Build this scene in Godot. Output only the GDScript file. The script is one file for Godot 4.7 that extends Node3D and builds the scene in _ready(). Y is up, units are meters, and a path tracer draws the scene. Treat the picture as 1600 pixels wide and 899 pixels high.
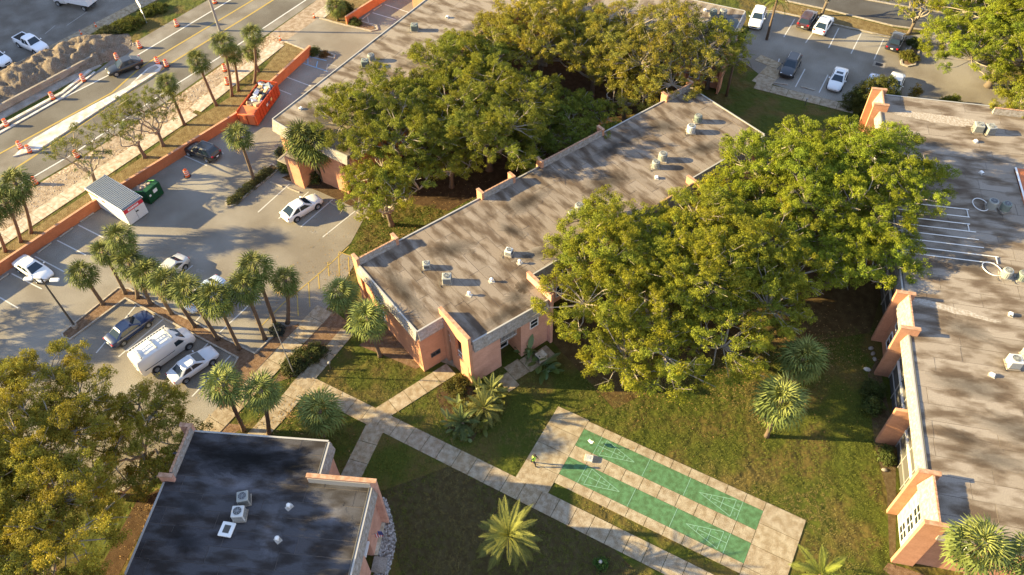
extends Node3D
# A condominium courtyard seen from a drone at low evening sun: flat-roofed blocks, oaks, palms, car parks, a road under repair.

const ROOF := 6.2                     # height of the flat roofs
const PARAPET := 7.0                  # top of the raised mansards and fin walls

var M := {}                           # materials
var T := {}                           # textures
var rng := RandomNumberGenerator.new()
var leafy := []                       # shared leaf clump meshes
var fans := []                        # shared fan palm leaves
var crowns := []                      # shared fan palm crowns


func _ready() -> void:
	rng.seed = 7
	set_view()
	make_textures()
	make_materials()
	make_ground()
	make_road()
	make_car_parks()
	make_walks()
	make_court()
	make_center_block()
	make_right_block()
	make_near_block()
	make_far_blocks()
	make_roof_things()
	make_walls_and_poles()
	make_foliage_meshes()
	make_oaks()
	make_palms()
	make_plants()
	make_vehicles()
	make_street_things()
	make_living()
	make_grass()


func set_view() -> void:
	var cam := Camera3D.new()
	cam.name = "camera"
	cam.fov = 39.733
	cam.near = 0.5
	cam.far = 3000.0
	cam.position = Vector3(0, 61.068, 0)
	var down := 0.861
	var roll := -0.032
	var look := Vector3(0, -sin(down), -cos(down))
	var up := Vector3(0, cos(down), -sin(down))
	var right := Vector3.RIGHT
	var r2 := right * cos(roll) + up * sin(roll)
	var u2 := up * cos(roll) - right * sin(roll)
	cam.basis = Basis(r2, u2, -look)
	add_child(cam)
	cam.current = true
	var env := Environment.new()
	env.background_mode = Environment.BG_SKY
	var sky := ProceduralSkyMaterial.new()
	sky.sky_top_color = Color(0.43, 0.51, 0.64)
	sky.sky_horizon_color = Color(0.80, 0.79, 0.76)
	sky.sky_curve = 0.2
	sky.ground_bottom_color = Color(0.25, 0.25, 0.22)
	sky.ground_horizon_color = Color(0.6, 0.6, 0.58)
	sky.sun_angle_max = 12.0
	sky.sky_energy_multiplier = 1.0
	var s := Sky.new()
	s.sky_material = sky
	env.sky = s
	env.background_energy_multiplier = 0.8
	env.tonemap_mode = Environment.TONE_MAPPER_LINEAR
	env.tonemap_exposure = 4.3
	env.sdfgi_enabled = true
	env.ssao_enabled = true
	env.ssil_enabled = true
	var we := WorldEnvironment.new()
	we.name = "world_environment"
	we.environment = env
	add_child(we)
	var sun := DirectionalLight3D.new()
	sun.name = "sun"
	sun.light_energy = 1.6
	sun.light_color = Color(1.0, 0.905, 0.665)
	sun.light_angular_distance = 0.5
	sun.shadow_enabled = true
	var el := deg_to_rad(18.0)
	var az := deg_to_rad(5.0)          # light travels towards +x, a little towards +z
	var travel := Vector3(cos(az) * cos(el), -sin(el), sin(az) * cos(el))
	sun.basis = Basis.looking_at(travel, Vector3.UP)
	add_child(sun)


class MB:
	var p := PackedVector3Array()
	var col := PackedColorArray()
	var cur := Color.WHITE
	var tinted := false

	func paint(c: Color) -> MB:
		tinted = true
		cur = c
		return self

	func tri(a: Vector3, b: Vector3, c: Vector3) -> void:
		p.append(a); p.append(c); p.append(b)
		if tinted:
			col.append(cur); col.append(cur); col.append(cur)

	func quad(a: Vector3, b: Vector3, c: Vector3, d: Vector3) -> void:
		tri(a, b, c)
		tri(a, c, d)

	func face(a: Vector3, b: Vector3, c: Vector3, d: Vector3, out: Vector3) -> void:
		if (b - a).cross(c - a).dot(out) >= 0.0:
			quad(a, b, c, d)
		else:
			quad(a, d, c, b)

	func face3(a: Vector3, b: Vector3, c: Vector3, out: Vector3) -> void:
		if (b - a).cross(c - a).dot(out) >= 0.0:
			tri(a, b, c)
		else:
			tri(a, c, b)

	func box(mn: Vector3, mx: Vector3, t := Transform3D(), bevel := 0.0) -> MB:
		var mid := (mn + mx) / 2.0
		var h := (mx - mn) / 2.0
		if bevel <= 0.0:
			for ax in 3:
				for s: float in [-1.0, 1.0]:
					var q := []
					for k in [[-1, -1], [1, -1], [1, 1], [-1, 1]]:
						var v := Vector3()
						v[ax] = s * h[ax]
						v[(ax + 1) % 3] = k[0] * h[(ax + 1) % 3]
						v[(ax + 2) % 3] = k[1] * h[(ax + 2) % 3]
						q.append(t * (mid + v))
					var o := Vector3()
					o[ax] = s
					face(q[0], q[1], q[2], q[3], t.basis * o)
			return self
		var at := func(s: Vector3, ax: int) -> Vector3:
			var v := Vector3(s.x * (h.x - bevel), s.y * (h.y - bevel), s.z * (h.z - bevel))
			v[ax] = s[ax] * h[ax]
			return t * (mid + v)
		for ax in 3:
			var b := (ax + 1) % 3
			var c := (ax + 2) % 3
			for sa: float in [-1.0, 1.0]:
				var s := Vector3()
				s[ax] = sa
				var q := []
				for k in [[-1, -1], [1, -1], [1, 1], [-1, 1]]:
					s[b] = k[0]
					s[c] = k[1]
					q.append(at.call(s, ax))
				var o := Vector3()
				o[ax] = sa
				face(q[0], q[1], q[2], q[3], t.basis * o)
				for sb: float in [-1.0, 1.0]:
					s[b] = sb
					s[c] = -1.0
					var s2 := s
					s2[c] = 1.0
					o[b] = sb
					o[c] = 0.0
					face(at.call(s, ax), at.call(s2, ax), at.call(s2, b), at.call(s, b), t.basis * o)
		for x: float in [-1.0, 1.0]:
			for y: float in [-1.0, 1.0]:
				for z: float in [-1.0, 1.0]:
					var s := Vector3(x, y, z)
					face3(at.call(s, 0), at.call(s, 1), at.call(s, 2), t.basis * s)
		return self

	func tube(pts: Array, rad: Array, n := 6, cap := true) -> MB:
		var rings := []
		var side := Vector3.ZERO
		for i in pts.size():
			var d: Vector3 = (pts[mini(i + 1, pts.size() - 1)] - pts[maxi(i - 1, 0)]).normalized()
			if side == Vector3.ZERO:
				side = d.cross(Vector3.UP if absf(d.y) < 0.9 else Vector3.RIGHT).normalized()
			side = (side - d * side.dot(d)).normalized()
			var up := d.cross(side)
			var ring := []
			for k in n:
				var a := TAU * k / n
				ring.append(pts[i] + (side * cos(a) + up * sin(a)) * rad[i])
			rings.append(ring)
		for i in pts.size() - 1:
			for k in n:
				var l := (k + 1) % n
				quad(rings[i][k], rings[i][l], rings[i + 1][l], rings[i + 1][k])
		if cap:
			var e := pts.size() - 1
			for k in range(1, n - 1):
				tri(rings[e][0], rings[e][k], rings[e][k + 1])
				tri(rings[0][0], rings[0][k + 1], rings[0][k])
		return self

	func lathe(profile: Array, n := 12, t := Transform3D()) -> MB:
		for i in profile.size() - 1:
			var a: Vector2 = profile[i]
			var b: Vector2 = profile[i + 1]
			for k in n:
				var c := Vector2.from_angle(TAU * k / n)
				var d := Vector2.from_angle(TAU * (k + 1) / n)
				var q := [t * Vector3(a.x * c.x, a.y, a.x * c.y), t * Vector3(a.x * d.x, a.y, a.x * d.y), t * Vector3(b.x * d.x, b.y, b.x * d.y), t * Vector3(b.x * c.x, b.y, b.x * c.y)]
				if a.x < 0.0005:
					tri(q[0], q[3], q[2])
				elif b.x < 0.0005:
					tri(q[0], q[3], q[1])
				else:
					quad(q[0], q[3], q[2], q[1])
		return self

	func prism(poly: PackedVector2Array, y0: float, y1: float, sides := true) -> MB:
		var id := Geometry2D.triangulate_polygon(poly)
		for i in range(0, id.size(), 3):
			var a := poly[id[i]]
			var b := poly[id[i + 1]]
			var c := poly[id[i + 2]]
			face3(Vector3(a.x, y1, a.y), Vector3(b.x, y1, b.y), Vector3(c.x, y1, c.y), Vector3.UP)
		if sides:
			var turn := -1.0 if Geometry2D.is_polygon_clockwise(poly) else 1.0
			for i in poly.size():
				var a := poly[i]
				var b := poly[(i + 1) % poly.size()]
				var o := Vector3(b.y - a.y, 0, a.x - b.x) * turn
				face(Vector3(a.x, y0, a.y), Vector3(b.x, y0, b.y), Vector3(b.x, y1, b.y), Vector3(a.x, y1, a.y), o)
		return self

	func add(other: MB, t: Transform3D, tint := Color.WHITE) -> MB:
		for v in other.p:
			p.append(t * v)
		if tinted:
			for i in other.p.size():
				col.append((other.col[i] if other.tinted else Color.WHITE) * tint)
		return self

	func loft(sections: Array, closed := true, caps := true) -> MB:   # arrays of points, same count, seen anticlockwise from the far end
		for i in sections.size() - 1:
			var a: Array = sections[i]
			var b: Array = sections[i + 1]
			for k in (a.size() if closed else a.size() - 1):
				var l := (k + 1) % a.size()
				quad(a[k], a[l], b[l], b[k])
		if caps:
			var first: Array = sections[0]
			var last: Array = sections[-1]
			for k in range(1, first.size() - 1):
				tri(first[0], first[k + 1], first[k])
				tri(last[0], last[k], last[k + 1])
		return self

	func mesh(smooth := false) -> ArrayMesh:
		var a := []
		a.resize(Mesh.ARRAY_MAX)
		a[Mesh.ARRAY_VERTEX] = p
		if tinted:
			a[Mesh.ARRAY_COLOR] = col
		if smooth:
			var first := ArrayMesh.new()
			first.add_surface_from_arrays(Mesh.PRIMITIVE_TRIANGLES, a)
			var st := SurfaceTool.new()
			st.create_from(first, 0)
			st.index()
			st.generate_normals()
			return st.commit()
		var n := PackedVector3Array()
		n.resize(p.size())
		for i in range(0, p.size(), 3):
			var o := (p[i + 2] - p[i]).cross(p[i + 1] - p[i]).normalized()
			n[i] = o; n[i + 1] = o; n[i + 2] = o
		a[Mesh.ARRAY_NORMAL] = n
		var m := ArrayMesh.new()
		m.add_surface_from_arrays(Mesh.PRIMITIVE_TRIANGLES, a)
		return m


func tag(o: Node3D, label: String, category: String, group := "") -> Node3D:
	o.set_meta("label", label)
	o.set_meta("category", category)
	if group:
		o.set_meta("group", group)
	return o


func thing(called: String, label: String, category: String, at := Vector3.ZERO, turn := 0.0, group := "") -> Node3D:
	var o := Node3D.new()
	o.name = called
	o.position = at
	o.rotation.y = turn
	add_child(o, true)
	return tag(o, label, category, group)


func obj(called: String, m: Mesh, mat: Material, parent: Node3D = null) -> MeshInstance3D:
	var o := MeshInstance3D.new()
	o.name = called
	o.mesh = m
	o.material_override = mat
	(parent if parent else self).add_child(o, true)
	return o


func part(called: String, b: MB, mat: Material, parent: Node3D = null, smooth := false) -> MeshInstance3D:
	return obj(called, b.mesh(smooth), mat, parent)


func box_part(called: String, mn: Vector3, mx: Vector3, mat: Material, parent: Node3D, bevel := 0.0) -> MeshInstance3D:
	return part(called, MB.new().box(mn, mx, Transform3D(), bevel), mat, parent)


func structure(o: Node3D) -> Node3D:
	o.set_meta("kind", "structure")
	return o


func stuff(o: Node3D) -> Node3D:
	o.set_meta("kind", "stuff")
	return o


func sheet(called: String, poly: Array, y: float, mat: Material, parent: Node3D = null) -> MeshInstance3D:
	return structure(part(called, MB.new().prism(PackedVector2Array(poly), 0.0, y, false), mat, parent))


func slab(called: String, poly: Array, y0: float, y1: float, mat: Material, parent: Node3D = null) -> MeshInstance3D:
	return structure(part(called, MB.new().prism(PackedVector2Array(poly), y0, y1), mat, parent))


func stripe(a: Vector2, b: Vector2, w: float) -> PackedVector2Array:
	var n := (b - a).normalized().orthogonal() * w / 2.0
	return PackedVector2Array([a + n, b + n, b - n, a - n])


func paint_line(parent: Node3D, a: Vector2, b: Vector2, w: float, y: float, mat: Material, called := "stripe") -> MeshInstance3D:
	return part(called, MB.new().prism(stripe(a, b, w), 0.0, y, false), mat, parent)


func kerb_line(pts: Array, w := 0.16, h := 0.15) -> MB:
	var b := MB.new()
	for i in pts.size() - 1:
		var d: Vector2 = (pts[i + 1] - pts[i]).normalized() * w * 0.4
		b.prism(stripe(pts[i] - d, pts[i + 1] + d, w), 0.0, h - 0.001 * (i % 3))
	return b


func round_ends(a: Vector2, b: Vector2, w: float) -> Array:
	var d := (b - a).normalized()
	var r := w / 2.0
	var out := []
	for k in 9:
		out.append(b + d.rotated(-PI / 2 + PI * k / 8.0) * r)
	for k in 9:
		out.append(a + d.rotated(PI / 2 + PI * k / 8.0) * r)
	return out


func yaw_of(d: Vector2) -> float:
	return -d.angle()


func basis_to(dir: Vector3, roll := 0.0) -> Basis:     # +z along dir
	var z := dir.normalized()
	var x := (Vector3.UP if absf(z.y) < 0.98 else Vector3.RIGHT).cross(z).normalized()
	return Basis(x, z.cross(x), z) * Basis(Vector3(0, 0, 1), roll)


func many(called: String, mesh: Mesh, mat: Material, places: Array, tints: Array, parent: Node3D) -> MultiMeshInstance3D:
	var mm := MultiMesh.new()
	mm.transform_format = MultiMesh.TRANSFORM_3D
	mm.use_colors = tints.size() > 0
	mm.mesh = mesh
	mm.instance_count = places.size()
	for i in places.size():
		mm.set_instance_transform(i, places[i])
		if tints.size():
			mm.set_instance_color(i, tints[i])
	var o := MultiMeshInstance3D.new()
	o.name = called
	o.multimesh = mm
	o.material_override = mat
	(parent if parent else self).add_child(o, true)
	return o


func noise_tex(freq: float, octaves: int, lo: Color, hi: Color, size := 512, kind := FastNoiseLite.TYPE_SIMPLEX_SMOOTH, sd := 1, lowcut := 0.25, highcut := 0.75) -> NoiseTexture2D:
	var n := FastNoiseLite.new()
	n.noise_type = kind
	n.frequency = freq
	n.fractal_octaves = octaves
	n.seed = sd
	var t := NoiseTexture2D.new()
	t.width = size
	t.height = size
	t.seamless = true
	t.seamless_blend_skirt = 0.2
	t.normalize = true
	var g := Gradient.new()
	g.offsets = PackedFloat32Array([lowcut, highcut])
	g.colors = PackedColorArray([lo, hi])
	t.color_ramp = g
	t.noise = n
	return t


func bump_tex(freq: float, octaves: int, strength: float, sd := 3, kind := FastNoiseLite.TYPE_SIMPLEX_SMOOTH) -> NoiseTexture2D:
	var n := FastNoiseLite.new()
	n.noise_type = kind
	n.frequency = freq
	n.fractal_octaves = octaves
	n.seed = sd
	var t := NoiseTexture2D.new()
	t.width = 512
	t.height = 512
	t.seamless = true
	t.as_normal_map = true
	t.bump_strength = strength
	t.noise = n
	return t


func make_textures() -> void:
	T.grain = noise_tex(0.05, 5, Color(0.8, 0.8, 0.8), Color(1, 1, 1), 512, FastNoiseLite.TYPE_SIMPLEX_SMOOTH, 11)
	T.blotch = noise_tex(0.012, 5, Color(0.84, 0.82, 0.80), Color(1, 1, 1), 512, FastNoiseLite.TYPE_SIMPLEX_SMOOTH, 12, 0.2, 0.8)
	T.soil = noise_tex(0.02, 5, Color(0.84, 0.80, 0.75), Color(1, 1, 1), 512, FastNoiseLite.TYPE_SIMPLEX_SMOOTH, 13, 0.2, 0.75)
	T.lawn_wide = noise_tex(0.011, 4, Color(0.50, 0.42, 0.25), Color(0.39, 0.41, 0.14), 512, FastNoiseLite.TYPE_SIMPLEX_SMOOTH, 14, 0.3, 0.58)
	T.lawn_fine = noise_tex(0.06, 4, Color(0.5, 0.5, 0.48), Color(1, 1, 1), 512, FastNoiseLite.TYPE_SIMPLEX_SMOOTH, 15, 0.25, 0.7)
	T.roof_wide = noise_tex(0.014, 5, Color(0.78, 0.70, 0.62), Color(1, 1, 1), 512, FastNoiseLite.TYPE_SIMPLEX_SMOOTH, 16, 0.22, 0.7)
	T.stucco = noise_tex(0.02, 4, Color(0.90, 0.885, 0.87), Color(1, 1, 1), 512, FastNoiseLite.TYPE_SIMPLEX_SMOOTH, 27, 0.1, 0.9)
	T.streak = noise_tex(0.014, 6, Color(0.68, 0.635, 0.59), Color(1, 1, 1), 512, FastNoiseLite.TYPE_SIMPLEX_SMOOTH, 26, 0.22, 0.6)
	T.dirt = noise_tex(0.03, 5, Color(0.68, 0.63, 0.58), Color(1, 1, 1), 512, FastNoiseLite.TYPE_SIMPLEX_SMOOTH, 17)
	T.bump = bump_tex(0.05, 4, 5.0)
	T.clods = bump_tex(0.03, 5, 9.0, 5)
	T.ribs = ribs_tex()
	T.shingles = shingle_tex()


func ribs_tex() -> ImageTexture:
	var im := Image.create(64, 64, false, Image.FORMAT_RGB8)
	for y in 64:
		for x in 64:
			var v := 0.72 + 0.28 * smoothstep(-0.4, 0.6, sin(TAU * x / 16.0))
			im.set_pixel(x, y, Color(v, v, v))
	return ImageTexture.create_from_image(im)


func shingle_tex() -> ImageTexture:      # weathered tone of single shingles, too small to tell apart from the air
	var im := Image.create(256, 256, false, Image.FORMAT_RGB8)
	var r := RandomNumberGenerator.new()
	r.seed = 5
	for row in 16:
		var x := 0
		while x < 256:
			var w := r.randi_range(9, 17)
			var v := r.randf_range(0.78, 1.0)
			im.fill_rect(Rect2i(x, row * 16, mini(w, 256 - x), 16), Color(v, v * 0.985, v * 0.97))
			im.fill_rect(Rect2i(x, row * 16, 1, 16), Color(v * 0.7, v * 0.7, v * 0.7))
			x += w
		im.fill_rect(Rect2i(0, row * 16, 256, 2), Color(0.6, 0.6, 0.6))
	return ImageTexture.create_from_image(im)


func mat(lin: Color, rough := 0.9, tex: Texture2D = null, scale := 0.2, over: Texture2D = null, over_scale := 0.03, bump: Texture2D = null, bump_k := 0.5) -> StandardMaterial3D:
	var m := StandardMaterial3D.new()
	m.albedo_color = lin.linear_to_srgb()
	m.roughness = rough
	m.metallic_specular = 0.35
	m.uv1_triplanar = true
	m.uv1_world_triplanar = true
	m.uv1_scale = Vector3.ONE * scale
	if tex:
		m.albedo_texture = tex
	if bump:
		m.normal_enabled = true
		m.normal_texture = bump
		m.normal_scale = bump_k
	if over:
		m.detail_enabled = true
		m.detail_albedo = over
		m.detail_blend_mode = BaseMaterial3D.BLEND_MODE_MUL
		m.detail_uv_layer = BaseMaterial3D.DETAIL_UV_2
		m.uv2_triplanar = true
		m.uv2_world_triplanar = true
		m.uv2_scale = Vector3.ONE * over_scale
	return m


func flat(lin: Color, rough := 0.6, metal := 0.0) -> StandardMaterial3D:
	var m := StandardMaterial3D.new()
	m.albedo_color = lin.linear_to_srgb()
	m.roughness = rough
	m.metallic = metal
	return m


func car_paint(lin: Color) -> StandardMaterial3D:
	var m := flat(lin, 0.35)
	m.clearcoat_enabled = true
	m.clearcoat = 0.8
	m.clearcoat_roughness = 0.08
	return m


func leaf(lin: Color, thru := 0.5) -> StandardMaterial3D:
	var m := flat(lin, 0.7)
	m.metallic_specular = 0.3
	m.vertex_color_use_as_albedo = true
	m.cull_mode = BaseMaterial3D.CULL_DISABLED
	m.backlight_enabled = true
	m.backlight = Color(thru, thru, thru * 0.6)
	return m


func make_materials() -> void:
	M.asphalt = mat(Color(0.315, 0.283, 0.235), 0.92, T.grain, 0.35, T.blotch, 0.021, T.bump, 0.35)
	M.asphalt_dark = mat(Color(0.12, 0.115, 0.11), 0.92, T.grain, 0.35, T.blotch, 0.03, T.bump, 0.35)
	M.road = mat(Color(0.19, 0.175, 0.15), 0.92, T.grain, 0.4, T.blotch, 0.025, T.bump, 0.3)
	M.road_pale = mat(Color(0.26, 0.235, 0.2), 0.92, T.grain, 0.4, T.blotch, 0.04, T.bump, 0.3)
	M.concrete = mat(Color(0.42, 0.37, 0.31), 0.9, T.grain, 0.3, T.blotch, 0.09, T.bump, 0.25)
	M.walk = []
	for c: Color in [Color(0.446, 0.370, 0.262), Color(0.465, 0.385, 0.276), Color(0.423, 0.351, 0.253), Color(0.456, 0.366, 0.244)]:
		M.walk.append(mat(c, 0.9, T.grain, 0.4, T.soil, 0.14, T.bump, 0.2))
	M.pale_walk = [mat(Color(0.62, 0.54, 0.44), 0.9, T.grain, 0.4, T.soil, 0.14), mat(Color(0.58, 0.51, 0.42), 0.9, T.grain, 0.4, T.soil, 0.14)]
	M.pad = []
	for c: Color in [Color(0.441, 0.369, 0.260), Color(0.427, 0.360, 0.260), Color(0.450, 0.378, 0.265), Color(0.432, 0.356, 0.248)]:
		M.pad.append(mat(c, 0.88, T.grain, 0.4, T.soil, 0.12, T.bump, 0.2))
	M.green_paint = mat(Color(0.105, 0.235, 0.105), 0.75, T.grain, 0.5, T.soil, 0.16)
	M.court_line = mat(Color(0.24, 0.42, 0.30), 0.8, T.grain, 1.5)
	M.kerb = mat(Color(0.50, 0.45, 0.38), 0.9, T.grain, 0.6, T.soil, 0.2)
	M.fresh_concrete = mat(Color(0.74, 0.72, 0.68), 0.9, T.grain, 0.5, T.soil, 0.08)
	M.sand = mat(Color(0.56, 0.46, 0.35), 0.95, T.dirt, 0.15, T.soil, 0.05, T.clods, 0.35)
	M.sand_rough = mat(Color(0.42, 0.335, 0.25), 0.95, T.grain, 0.3, T.soil, 0.11, T.clods, 0.3)
	M.mound = mat(Color(0.30, 0.255, 0.205), 0.97, T.dirt, 0.4, T.soil, 0.09, T.clods, 1.0)
	M.mulch = mat(Color(0.30, 0.20, 0.13), 0.97, T.dirt, 1.1, T.soil, 0.2, T.clods, 1.2)
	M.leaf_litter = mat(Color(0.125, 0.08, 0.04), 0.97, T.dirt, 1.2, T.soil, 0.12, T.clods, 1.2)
	M.gravel = mat(Color(0.30, 0.27, 0.25), 0.95, T.dirt, 1.6, T.soil, 0.2, T.clods, 1.4)
	M.lawn = mat(Color(0.74, 0.79, 0.56), 0.95, T.lawn_wide, 0.035, T.lawn_fine, 1.3, T.clods, 0.4)
	M.verge = mat(Color(0.28, 0.22, 0.10), 0.95, T.dirt, 0.5, T.soil, 0.1, T.clods, 1.0)
	M.white_line = mat(Color(0.62, 0.60, 0.57), 0.85, T.grain, 0.9)
	M.worn_line = mat(Color(0.40, 0.37, 0.33), 0.85, T.grain, 0.9)
	M.yellow_line = mat(Color(0.44, 0.31, 0.085), 0.85, T.grain, 0.9)
	M.blue_line = mat(Color(0.25, 0.40, 0.55), 0.85, T.grain, 0.9)
	var streaked := func(c: Color, along_u: bool, k: float) -> StandardMaterial3D:
		var m := mat(c, 0.9, T.grain, 0.5, T.streak, 0.1, T.bump, 0.3)
		m.uv2_world_triplanar = false
		m.uv2_scale = Vector3(0.035, 0.1, 0.09) * k if along_u else Vector3(0.09, 0.1, 0.035) * k
		return m
	M.roofing = []
	for c: Color in [Color(0.279, 0.225, 0.175), Color(0.258, 0.208, 0.163), Color(0.299, 0.245, 0.196), Color(0.268, 0.211, 0.160)]:
		M.roofing.append(streaked.call(c, false, 1.0))
	M.roofing_pale = []
	for c: Color in [Color(0.337, 0.279, 0.221), Color(0.316, 0.262, 0.207), Color(0.359, 0.301, 0.241), Color(0.326, 0.269, 0.210)]:
		M.roofing_pale.append(streaked.call(c, false, 0.9))
	M.roofing_grey = []
	for c: Color in [Color(0.079, 0.076, 0.082), Color(0.074, 0.070, 0.076), Color(0.087, 0.084, 0.090), Color(0.079, 0.073, 0.076)]:
		M.roofing_grey.append(streaked.call(c, true, 1.2))
	M.roof_deck = mat(Color(0.16, 0.13, 0.11), 0.9, T.grain, 0.5)
	M.puddle = flat(Color(0.012, 0.02, 0.022), 0.3)
	M.stain = mat(Color(0.13, 0.105, 0.08), 0.9, T.grain, 0.4)
	M.patch = mat(Color(0.60, 0.57, 0.53), 0.85, T.grain, 0.6, T.soil, 0.2)
	M.orange = mat(Color(0.62, 0.315, 0.19), 0.9, T.stucco, 0.5, T.stucco, 0.09)
	M.orange_wall = mat(Color(0.60, 0.20, 0.085), 0.9, T.stucco, 0.5, T.stucco, 0.09)
	M.pink = mat(Color(0.68, 0.385, 0.29), 0.9, T.stucco, 0.5, T.stucco, 0.09)
	M.cap = mat(Color(0.60, 0.36, 0.24), 0.9, T.grain, 0.8, T.soil, 0.2)
	M.cream = mat(Color(0.72, 0.66, 0.52), 0.9, T.grain, 0.8, T.soil, 0.15)
	M.fascia = mat(Color(0.52, 0.50, 0.48), 0.9, T.shingles, 0.6, T.soil, 0.25, T.bump, 0.3)
	M.edge_metal = flat(Color(0.36, 0.34, 0.31), 0.6, 0.1)
	M.dark_metal = flat(Color(0.055, 0.06, 0.065), 0.6, 0.2)
	M.gutter = flat(Color(0.09, 0.085, 0.08), 0.6, 0.2)
	M.white_trim = flat(Color(0.78, 0.76, 0.72), 0.6)
	M.ac = mat(Color(0.40, 0.40, 0.36), 0.6, T.grain, 1.2)
	M.ac_green = mat(Color(0.24, 0.28, 0.24), 0.6, T.grain, 1.2)
	M.ac_white = mat(Color(0.72, 0.71, 0.67), 0.6, T.grain, 1.2)
	M.fan = flat(Color(0.03, 0.03, 0.035), 0.5, 0.3)
	M.glass = flat(Color(0.02, 0.026, 0.03), 0.06)
	M.car_glass = flat(Color(0.018, 0.03, 0.04), 0.04)
	M.screen = flat(Color(0.075, 0.07, 0.06), 0.8)
	M.dark = flat(Color(0.02, 0.018, 0.017), 0.9)
	M.black_pipe = flat(Color(0.03, 0.03, 0.03), 0.5)
	M.pipe = flat(Color(0.72, 0.70, 0.66), 0.5)
	M.tyre = flat(Color(0.02, 0.02, 0.02), 0.85)
	M.rim = flat(Color(0.42, 0.42, 0.42), 0.35, 0.7)
	M.red_lamp = flat(Color(0.35, 0.01, 0.015), 0.2)
	M.clear_lamp = flat(Color(0.65, 0.65, 0.65), 0.1)
	M.bark = mat(Color(0.20, 0.165, 0.13), 0.95, T.dirt, 1.2, null, 0.1, T.clods, 1.0)
	M.oak_branch = mat(Color(0.40, 0.36, 0.30), 0.95, T.dirt, 1.2)
	M.palm_trunk = mat(Color(0.22, 0.165, 0.12), 0.95, T.dirt, 2.0, null, 0.1, T.clods, 1.2)
	M.leaf = leaf(Color(1, 1, 1), 0.75)
	M.leaf_soft = leaf(Color(1, 1, 1), 0.35)
	M.grass = leaf(Color(1, 1, 1), 0.4)
	M.drum = flat(Color(0.72, 0.12, 0.025), 0.45)
	M.reflective = flat(Color(0.75, 0.72, 0.68), 0.4)
	M.rubber = flat(Color(0.025, 0.025, 0.025), 0.9)
	M.galvanised = mat(Color(0.42, 0.44, 0.45), 0.5, T.grain, 0.8)
	M.dumpster = mat(Color(0.60, 0.10, 0.035), 0.6, T.grain, 0.6, T.soil, 0.3)
	M.green_bin = mat(Color(0.015, 0.10, 0.04), 0.5, T.grain, 0.6, T.soil, 0.3)
	M.white_paint = mat(Color(0.80, 0.79, 0.76), 0.6, T.grain, 0.6)
	M.red_paint = flat(Color(0.60, 0.03, 0.05), 0.5)
	M.timber = mat(Color(0.40, 0.25, 0.12), 0.9, T.dirt, 0.8)
	M.pole = flat(Color(0.08, 0.075, 0.07), 0.5, 0.4)
	M.pole_grey = mat(Color(0.34, 0.33, 0.31), 0.7, T.grain, 1.0)


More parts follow.
